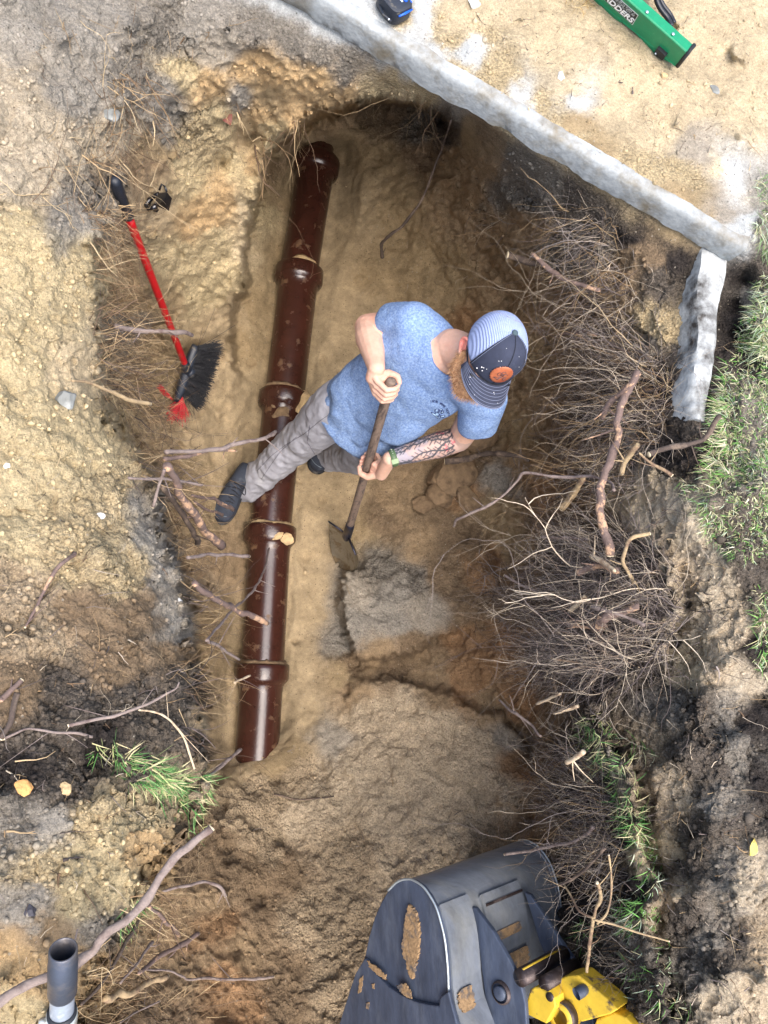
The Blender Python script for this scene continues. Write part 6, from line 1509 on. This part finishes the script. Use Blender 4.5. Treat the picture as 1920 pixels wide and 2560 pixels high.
 ('forked pale stem standing right of the bucket', [(1467, 2430), (1470, 2395), (1472, 2360), (1478, 2325), (1484, 2296), (1492, 2268), (1502, 2244), (1498, 2226), (1491, 2207)], (1.5, 1.72), 5, 6, 's', GRR),
 ('curved thin branch of the bank joining the forked pale stem', [(1484, 2296), (1448, 2278), (1430, 2245), (1412, 2214)], (1.62, 1.5), 3.5, 3, 's', GRR),
 ('hooked thin stem arching above the forked pale stem', [(1492, 2310), (1515, 2285), (1526, 2250), (1530, 2221), (1528, 2180), (1523, 2138)], (1.7, 1.74), 3.2, 3.5, 's', GRR),
 ('thin stem running right across the earth from the forked one', [(1484, 2300), (1530, 2310), (1570, 2322), (1620, 2338), (1672, 2352)], (1.74, 1.8), 3.5, 2.5, 's', GRR),
 ('thin dark root trailing down the wall of the hollow', [(1128, 300), (1105, 370), (1085, 420), (1065, 470), (1040, 520), (1010, 556), (975, 590), (955, 610), (957, 645)], (1.1, .5), 3, 5.5, 'd', None),
 ('dark thin root lying on the mound right of the last pipe', [(685, 1985), (735, 1998), (790, 1996), (836, 1990)], None, 3, 2.5, 'd', None),
]
for lab, pts, zs, r0, r1, k, g in ST:
    stick(lab, pts, zs, r0, r1, k, group=g, twigs=2 if r0 < 9 else 1, cat='stick' if g and g.startswith('sticks') else 'root')

# ---- fine roots: nobody could count them
def fine_roots(name, label, polys, cols, seed, grav=.35):
    """polys: (polygon in the picture, picture direction, number, length m, rise, spread)"""
    rg = np.random.default_rng(seed); VV = []; FF = []; CC = []; nb = 0
    for poly, dirp, num, L0, rise, spread in polys:
        poly = np.array(poly, float); lo, hi = poly.min(0), poly.max(0); starts = []
        while len(starts) < num:
            q = rg.uniform(lo, hi); inside = False; j = len(poly) - 1
            for i in range(len(poly)):
                if (poly[i, 1] > q[1]) != (poly[j, 1] > q[1]) and q[0] < (poly[j, 0] - poly[i, 0]) * (q[1] - poly[i, 1]) / (poly[j, 1] - poly[i, 1]) + poly[i, 0]: inside = not inside
                j = i
            if inside: starts.append(q)
        for q in starts:
            p0 = np.array(T(q[0], q[1])); base = CR * dirp[0] - CU * dirp[1]; base[2] *= .3; base /= np.linalg.norm(base) + 1e-9
            jobs = [(p0 - base * .02, base + rg.normal(0, spread, 3) + np.array([0, 0, rise]), L0 * rg.lognormal(0, .45), rg.uniform(.0005, .0015) * (rg.uniform(1.6, 3) if rg.random() < .08 else 1), 0)]
            k = rg.random(); cc = np.array(lin(cols[rg.integers(len(cols))])) * rg.uniform(.7, 1.25)
            while jobs:
                p, d, L, r, lev = jobs.pop(); d = d / (np.linalg.norm(d) + 1e-9); n = max(4, int(L / .022)); st = L / n; pts = [p]
                bend = rg.normal(0, .08, 3)
                for s in range(n):
                    d = d + rg.normal(0, .19, 3) + bend * .5 + np.array([0, 0, -grav * .14]); d /= np.linalg.norm(d); p = p + d * st; pts.append(p)
                    if lev < 2 and rg.random() < (.16 if lev == 0 else .07): jobs.append((p, d + rg.normal(0, .75, 3), L * rg.uniform(.2, .5), r * .6, lev + 1))
                pts = np.array(pts); m = len(pts); tt = np.gradient(pts, axis=0); tt /= np.linalg.norm(tt, axis=1)[:, None] + 1e-9
                u = np.cross(tt, np.array([.31, .52, .79])); u /= np.linalg.norm(u, axis=1)[:, None] + 1e-9; v = np.cross(tt, u); rr = (r * (1 - .75 * np.linspace(0, 1, m)))[:, None]
                ring = np.stack([pts + u * rr, pts + (-.5 * u + .866 * v) * rr, pts + (-.5 * u - .866 * v) * rr], 1).reshape(-1, 3)
                i0 = nb + np.arange(m - 1)[:, None] * 3; f = np.concatenate([np.stack([i0[:, 0] + a, i0[:, 0] + (a + 1) % 3, i0[:, 0] + 3 + (a + 1) % 3, i0[:, 0] + 3 + a], 1) for a in range(3)])
                VV.append(ring); FF.append(f); CC.append(np.tile(cc, (len(ring), 1))); nb += len(ring)
    V = np.concatenate(VV); Q4 = np.concatenate(FF); C = np.concatenate(CC)
    me = bpy.data.meshes.new(name); me.vertices.add(len(V)); me.vertices.foreach_set('co', V.ravel()); me.loops.add(len(Q4) * 4); me.loops.foreach_set('vertex_index', Q4.ravel().astype(np.int32))
    me.polygons.add(len(Q4)); me.polygons.foreach_set('loop_start', np.arange(0, len(Q4) * 4, 4, dtype=np.int32)); me.polygons.foreach_set('use_smooth', np.ones(len(Q4), bool)); me.update(calc_edges=True)
    ca = me.color_attributes.new('Col', 'FLOAT_COLOR', 'POINT'); c4 = np.ones((len(V), 4)); c4[:, :3] = C; ca.data.foreach_set('color', c4.ravel()); me.materials.append(FINEM)
    o = bpy.data.objects.new(name, me); COLL.objects.link(o); return tag(o, label, 'roots', kind='stuff')
FINEM = mat('fine_root_skin', (0, 0, 0), .9, attr=True, var=.2, vscale=40, spec=.1)
DK = [(98, 88, 84), (82, 74, 71), (116, 106, 101), (66, 58, 55), (136, 126, 119), (178, 164, 146), (198, 182, 158)]; PL_ = [(170, 146, 112), (146, 122, 92), (190, 168, 132), (120, 98, 76), (104, 86, 70)]
fine_roots('root_mat', 'matted thin roots hanging from the upper left rim beside the broom handle', [
    ([(255, 190), (400, 170), (390, 330), (330, 440), (270, 400)], (.3, 1), 150, .10, .15, .8), ([(215, 530), (320, 520), (345, 640), (320, 720), (230, 720)], (.7, .4), 520, .085, .3, 1.0), ([(240, 740), (330, 740), (360, 860), (300, 900), (240, 860)], (1, .3), 200, .11, .2, .7)], PL_, 21)
fine_roots('root_mat', 'tangled pale roots spilling from the left bank below the broom', [
    ([(230, 860), (330, 860), (400, 960), (430, 1080), (330, 1060), (250, 960)], (1, .25), 430, .14, .25, .65), ([(330, 1080), (430, 1080), (470, 1240), (500, 1330), (400, 1280), (350, 1180)], (1, .35), 330, .12, .2, .6), ([(420, 1330), (480, 1340), (530, 1500), (540, 1640), (500, 1660), (460, 1480)], (1, .1), 170, .12, .15, .5), ([(440, 1640), (500, 1650), (520, 1800), (470, 1880), (420, 1800)], (.9, .3), 60, .12, .15, .6)], PL_ + DK[:2], 22)
fine_roots('root_mat', 'thin roots and rootlets on the slope at the bottom left', [
    ([(370, 2200), (440, 2190), (450, 2300), (380, 2420), (300, 2480), (240, 2470), (280, 2360)], (1, .25), 240, .11, .15, .7), ([(200, 2420), (300, 2480), (330, 2560), (180, 2560)], (1, .2), 100, .11, .1, .7), ([(380, 2470), (520, 2480), (540, 2550), (400, 2560)], (.6, -.2), 70, .09, .05, .7)], PL_, 23)
fine_roots('root_mat', 'grey brown root tangle on the wall under the slab, right of the cap', [
    ([(1400, 500), (1480, 540), (1560, 640), (1600, 760), (1500, 800), (1420, 680)], (-1, .25), 330, .15, .2, .5), ([(1440, 760), (1600, 780), (1620, 900), (1480, 900)], (-1, .1), 170, .15, .15, .5), ([(1180, 520), (1300, 560), (1260, 620), (1200, 600)], (-.7, .4), 30, .12, .05, .6)], DK + PL_[:2], 24)
fine_roots('root_mat', 'dense root fringe reaching left from the right bank above the sandy hump', [
    ([(1480, 880), (1660, 890), (1690, 1000), (1640, 1120), (1500, 1140), (1440, 1020)], (-1, .18), 800, .17, .2, .42), ([(1500, 1140), (1600, 1140), (1600, 1230), (1480, 1250), (1430, 1180)], (-1, 0), 230, .13, .15, .5), ([(1560, 900), (1650, 900), (1640, 960), (1560, 970)], (-1, -.1), 60, .2, .5, .5)], DK + DK + PL_, 25)
fine_roots('root_mat', 'dark dense root mat bristling out below the sandy hump of the right bank', [
    ([(1420, 1300), (1560, 1320), (1660, 1420), (1700, 1540), (1650, 1650), (1500, 1720), (1380, 1700), (1360, 1560), (1400, 1420)], (-1, -.05), 2100, .17, .25, .42), ([(1230, 1440), (1330, 1460), (1360, 1560), (1250, 1560)], (-1, .0), 130, .13, .15, .5), ([(1300, 1600), (1400, 1620), (1420, 1740), (1320, 1720)], (-1, .05), 200, .13, .15, .5)], DK + DK + [(160, 140, 120)], 26)
fine_roots('root_mat', 'dark root mat under the grass tufts right of the excavator bucket', [
    ([(1360, 1850), (1450, 1840), (1540, 1980), (1590, 2120), (1560, 2240), (1490, 2240), (1430, 2120), (1350, 1960)], (-1, -.1), 1100, .12, .15, .5), ([(1500, 2230), (1580, 2240), (1600, 2400), (1560, 2500), (1500, 2400)], (-.6, .3), 200, .08, .15, .7)], DK + DK + PL_[:2], 27)
fine_roots('root_mat', 'a few hanging rootlets under the arch and scattered over the upper bank', [
    ([(730, 310), (760, 305), (765, 330), (740, 340)], (-.2, 1), 26, .16, -.1, .35), ([(560, 260), (600, 260), (600, 320), (560, 310)], (0, 1), 22, .07, 0, .5), ([(880, 240), (1100, 250), (1110, 290), (900, 270)], (-.1, 1), 26, .14, 0, .4), ([(100, 320), (260, 320), (260, 560), (90, 520)], (.3, .5), 60, .13, .25, .9), ([(640, 330), (680, 340), (660, 460), (630, 460)], (.1, 1), 8, .2, 0, .3), ([(60, 60), (560, 40), (560, 200), (60, 220)], (0, .2), 50, .06, .2, 1.0)], PL_, 28)
fine_roots('root_litter', 'bits of root and straw littering the sand, the banks and the mound', [
    ([(0, 1150), (420, 1250), (500, 1700), (480, 2100), (0, 2450)], (.4, 0), 260, .045, .3, 1.2), ([(1150, 20), (1880, 20), (1880, 480), (1500, 420), (1200, 240)], (0, 0), 240, .022, .2, 1.2), ([(1620, 1250), (1900, 1300), (1900, 2520), (1640, 2540)], (.2, 0), 260, .04, .3, 1.2), ([(560, 1750), (1250, 1750), (1250, 2150), (600, 2560)], (.2, 0), 130, .03, .1, 1.2), ([(1000, 400), (1300, 500), (1200, 800), (950, 1400), (1250, 1450), (860, 1500)], (0, 0), 120, .04, .1, 1.2)], PL_ + DK, 29, .1)

# ---- grass
GRASSM = mat('grass_blade', (0, 0, 0), .7, attr=True, var=.15, vscale=60, spec=.25)
def grass(name, label, patches, cols, seed):
    """patches: (polygon, blades, length, lean in the picture, spread)"""
    rg = np.random.default_rng(seed); VV = []; FF = []; CC = []; nb = 0
    for poly, num, L0, lean, spread in patches:
        poly = np.array(poly, float); lo, hi = poly.min(0), poly.max(0); c = 0
        ln = CR * lean[0] - CU * lean[1]; ln[2] = 0
        while c < num:
            q = rg.uniform(lo, hi); inside = False; j = len(poly) - 1
            for i in range(len(poly)):
                if (poly[i, 1] > q[1]) != (poly[j, 1] > q[1]) and q[0] < (poly[j, 0] - poly[i, 0]) * (q[1] - poly[i, 1]) / (poly[j, 1] - poly[i, 1]) + poly[i, 0]: inside = not inside
                j = i
            if not inside: continue
            c += 1
            if fbm(np.array([[q[0] / 45, q[1] / 45, seed]]), 2, 3)[0] < -.22 and rg.random() < .7: continue
            p = np.array(T(q[0], q[1])) - np.array([0, 0, .004]); L = L0 * rg.uniform(.45, 1.3); side = rg.normal(0, spread, 3); side[2] = 0
            d = ln + side + np.array([0, 0, .75]); d /= np.linalg.norm(d); w_ = rg.uniform(.0006, .0014); t = np.cross(d, rg.normal(0, 1, 3)); t /= np.linalg.norm(t) + 1e-9
            pts = [p]; dd = d.copy()
            for s in range(4):
                dd = dd + (ln + side) * .28 + np.array([0, 0, -.30]); dd /= np.linalg.norm(dd); pts.append(pts[-1] + dd * L / 4)
            col = np.array(lin(cols[rg.integers(len(cols))])) * rg.uniform(.75, 1.2); V = []
            for s in range(4):
                ww = w_ * (1, 1, .8, .5)[s]; V += [pts[s] - t * ww, pts[s] + t * ww]
            V.append(pts[4]); VV.append(np.array(V)); FF += [(nb + 2 * s, nb + 2 * s + 1, nb + 2 * s + 3, nb + 2 * s + 2) for s in range(3)] + [(nb + 6, nb + 7, nb + 8)]; CC.append(np.tile(col, (9, 1))); nb += 9
    o = mesh_obj(name, np.concatenate(VV), FF, GRASSM, cols=np.concatenate(CC)); return tag(o, label, 'grass', kind='stuff')
GC = [(92, 138, 62), (112, 156, 78), (96, 146, 70), (150, 160, 110), (184, 180, 140), (196, 190, 156), (176, 170, 128), (156, 172, 146), (204, 198, 170)]; GD = [(196, 200, 170), (160, 176, 150), (120, 146, 96), (176, 172, 132), (96, 122, 70)]
GF = [(60, 104, 50), (80, 128, 64), (104, 142, 84), (160, 168, 112), (186, 178, 132), (190, 180, 140)]
grass('lawn_grass', 'green and straw coloured lawn along the right edge', [
    ([(1856, 800), (1930, 780), (1940, 1400), (1890, 1380), (1820, 1300), (1790, 1200), (1810, 1060), (1825, 930)], 12000, .022, (-.15, .05), .6), ([(1925, 780), (2350, 700), (2350, 1500), (1940, 1420)], 9000, .03, (-.1, .05), .7),
    ([(1820, 900), (1860, 890), (1830, 1060), (1800, 1240), (1760, 1230), (1780, 1080)], 1500, .045, (-.9, .1), .5),
    ([(1700, 1200), (1800, 1220), (1880, 1330), (1900, 1400), (1840, 1400), (1760, 1340)], 1300, .03, (-.5, .5), .5)], GC, 31)
grass('grass_tuft', 'pale frosty grass clump behind the corner of the slab', [([(1892, 450), (1940, 420), (1940, 640), (1895, 640), (1885, 560)], 420, .055, (-.3, .6), .5)], GD, 32)
grass('grass_tuft', 'long grey green blades hanging into the black gap beside the foundation wall', [([(1880, 760), (1930, 720), (1930, 880), (1868, 900)], 420, .055, (-.7, .2), .5), ([(1892, 700), (1930, 680), (1930, 760), (1896, 760)], 110, .04, (-.5, .4), .5)], GD, 33)
grass('grass_tuft', 'fresh green grass tuft growing on the rim of the lower left bank', [
    ([(215, 1856), (300, 1850), (310, 1885), (240, 1890)], 120, .045, (-.4, .35), .5), ([(290, 1880), (400, 1880), (440, 1960), (430, 2000), (330, 1950)], 520, .045, (.35, .45), .6), ([(400, 1930), (510, 1930), (525, 1990), (500, 2060), (430, 1990)], 440, .042, (.6, .3), .55), ([(470, 2040), (510, 2030), (500, 2110), (470, 2100)], 110, .04, (.3, .8), .5),
    ([(330, 2240), (380, 2240), (330, 2330), (290, 2330)], 60, .05, (.2, .9), .5)], GF, 34)
grass('grass_tuft', 'brightest green grass tuft on the rim below the big root mat', [([(1450, 1800), (1500, 1790), (1560, 1850), (1570, 1930), (1500, 1940), (1440, 1880)], 760, .05, (-.45, .2), .6)], GF + GC[3:5], 35)
grass('grass_tuft', 'second grass tuft hanging over the dark root mat', [([(1530, 1940), (1600, 1950), (1620, 2040), (1590, 2110), (1530, 2030)], 520, .048, (-.3, .3), .65)], GF + GC[2:5], 36)
grass('grass_tuft', 'straw coloured grass fringe trailing down the right rim beside the bucket', [([(1590, 2060), (1640, 2080), (1660, 2200), (1620, 2230), (1590, 2150)], 300, .04, (-.2, .5), .6), ([(1530, 2260), (1650, 2240), (1660, 2320), (1550, 2330)], 380, .04, (-.6, .3), .5), ([(1440, 2300), (1500, 2300), (1500, 2400), (1450, 2380)], 150, .04, (-.2, .2), .7), ([(1590, 2350), (1680, 2360), (1720, 2540), (1640, 2540), (1600, 2440)], 260, .04, (-.2, .5), .7), ([(1520, 2400), (1600, 2400), (1600, 2500), (1540, 2500)], 120, .05, (0, .5), .8)], GD + GC[:3], 37)
grass('grass_tuft', 'small grass tufts at the right edge of the dug earth', [([(1895, 1480), (1930, 1470), (1930, 1700), (1905, 1680)], 380, .045, (-.3, .3), .6), ([(1560, 1840), (1620, 1860), (1660, 1900), (1580, 1880)], 60, .05, (.3, .3), .6)], GC, 38)
grass('dry_grass', 'dry straw tuft beside the ladder on the sandy slab', [([(1400, -30), (1470, -30), (1500, 20), (1440, 30)], 260, .05, (-.2, .6), .8)], [(176, 150, 104), (150, 124, 84), (196, 172, 124)], 39)

# ---- crumbs of soil over everything dug
def crumbs():
    rg = np.random.default_rng(41); phi = (1 + 5 ** .5) / 2
    iv = np.array([(-1, phi, 0), (1, phi, 0), (-1, -phi, 0), (1, -phi, 0), (0, -1, phi), (0, 1, phi), (0, -1, -phi), (0, 1, -phi), (phi, 0, -1), (phi, 0, 1), (-phi, 0, -1), (-phi, 0, 1)]) / 1.9
    fc = np.array([(0, 11, 5), (0, 5, 1), (0, 1, 7), (0, 7, 10), (0, 10, 11), (1, 5, 9), (5, 11, 4), (11, 10, 2), (10, 7, 6), (7, 1, 8), (3, 9, 4), (3, 4, 2), (3, 2, 6), (3, 6, 8), (3, 8, 9), (4, 9, 5), (2, 4, 11), (6, 2, 10), (8, 6, 7), (9, 8, 1)])
    N_ = 15000; x = rg.uniform(-20, 1940, N_ * 4); y = rg.uniform(-20, 2580, N_ * 4)
    i = np.clip(np.round(np.interp(x, GX, np.arange(nx))).astype(int), 0, nx - 1); j = np.clip(np.round(np.interp(y, GY, np.arange(ny))).astype(int), 0, ny - 1); k = j * nx + i
    cl = fbm(np.c_[x / 120, y / 120, x * 0], 3, 700); w_ = np.clip(GR[k] ** 1.5 + cl * .7, .01, 1)
    front = np.abs((np.c_[x, y] - A_) @ _nrm - 30) < 50; keep = (rg.random(N_ * 4) < w_ * .6) & ~front; k = k[keep][:N_]; n = len(k)
    r = .0013 + .0062 * rg.random(n) ** 5.0; r *= np.where(rg.random(n) < .006, 2.0, 1)
    V = iv[None] * (1 + rg.uniform(-.28, .28, (n, 12, 1))) * r[:, None, None] * rg.uniform(.7, 1.25, (n, 1, 3)) + VT[k][:, None] + NT[k][:, None] * (r * .30)[:, None, None]
    Fi = (fc[None] + (np.arange(n) * 12)[:, None, None]).reshape(-1, 3); C = np.repeat(TCOL[k] * rg.uniform(.66, 1.08, (n, 1)), 12, axis=0)
    me = bpy.data.meshes.new('soil_crumbs'); me.vertices.add(n * 12); me.vertices.foreach_set('co', V.ravel()); me.loops.add(len(Fi) * 3); me.loops.foreach_set('vertex_index', Fi.ravel().astype(np.int32))
    me.polygons.add(len(Fi)); me.polygons.foreach_set('loop_start', np.arange(0, len(Fi) * 3, 3, dtype=np.int32)); me.update(calc_edges=True)
    ca = me.color_attributes.new('Col', 'FLOAT_COLOR', 'POINT'); c4 = np.ones((n * 12, 4)); c4[:, :3] = C; ca.data.foreach_set('color', c4.ravel())
    me.materials.append(mat('crumb_soil', (0, 0, 0), .95, attr=True, var=.2, vscale=200, spec=.1, bump=.5, bscale=300)); o = bpy.data.objects.new('soil_crumbs', me); COLL.objects.link(o)
    tag(o, 'loose crumbs and pebbles of soil strewn over the dug ground', 'soil', kind='stuff')
crumbs()
# soil packed on the pipe joints
def collars():
    rg = np.random.default_rng(51)
    for q, (a, b, za, zb) in enumerate(JX):
        if q == 0: continue
        A = P(*a, za); B = P(*b, zb); ax = (B - A).normalized(); u = Vector((ax.y, -ax.x, 0)).normalized(); v = u.cross(ax); v = v if v.z > 0 else -v; m = MB(); n = 60; rs = []
        for i in range(n + 1):
            t = math.radians(-20 + 220 * i / n); d = (u * math.cos(t) + v * math.sin(t)); h = .006 + .016 * max(0, fbm(np.array([[i * .16, q * 3.3, 1.0]]), 3, 52)[0] + .28); w_ = .012 + .026 * max(0, fbm(np.array([[i * .11, q * 5.1, 4.0]]), 3, 53)[0] + .35)
            c = A + d * PR
            rs.append([c - ax * w_ - d * .002, c - ax * w_ * .5 + d * h * .8, c + d * h, c + ax * .012 + d * h * .6, c + ax * .014 - d * .002])
        m.loft(rs); o = m.build('soil_collar', CLOD2 if q % 2 else CLOD); c = coords(o); set_coords(o, c + normals(o) * (fbm(c * 90, 3, 54) * .005)[:, None])
        tag(o, ['', 'ring of dry sand packed on the second pipe joint', 'ring of sand packed on the third pipe joint under the clods', 'ring of sand packed on the joint below the boot', 'ring of sand packed on the last pipe joint'][q], 'soil ring', 'sand rings on the pipe joints')
collars()
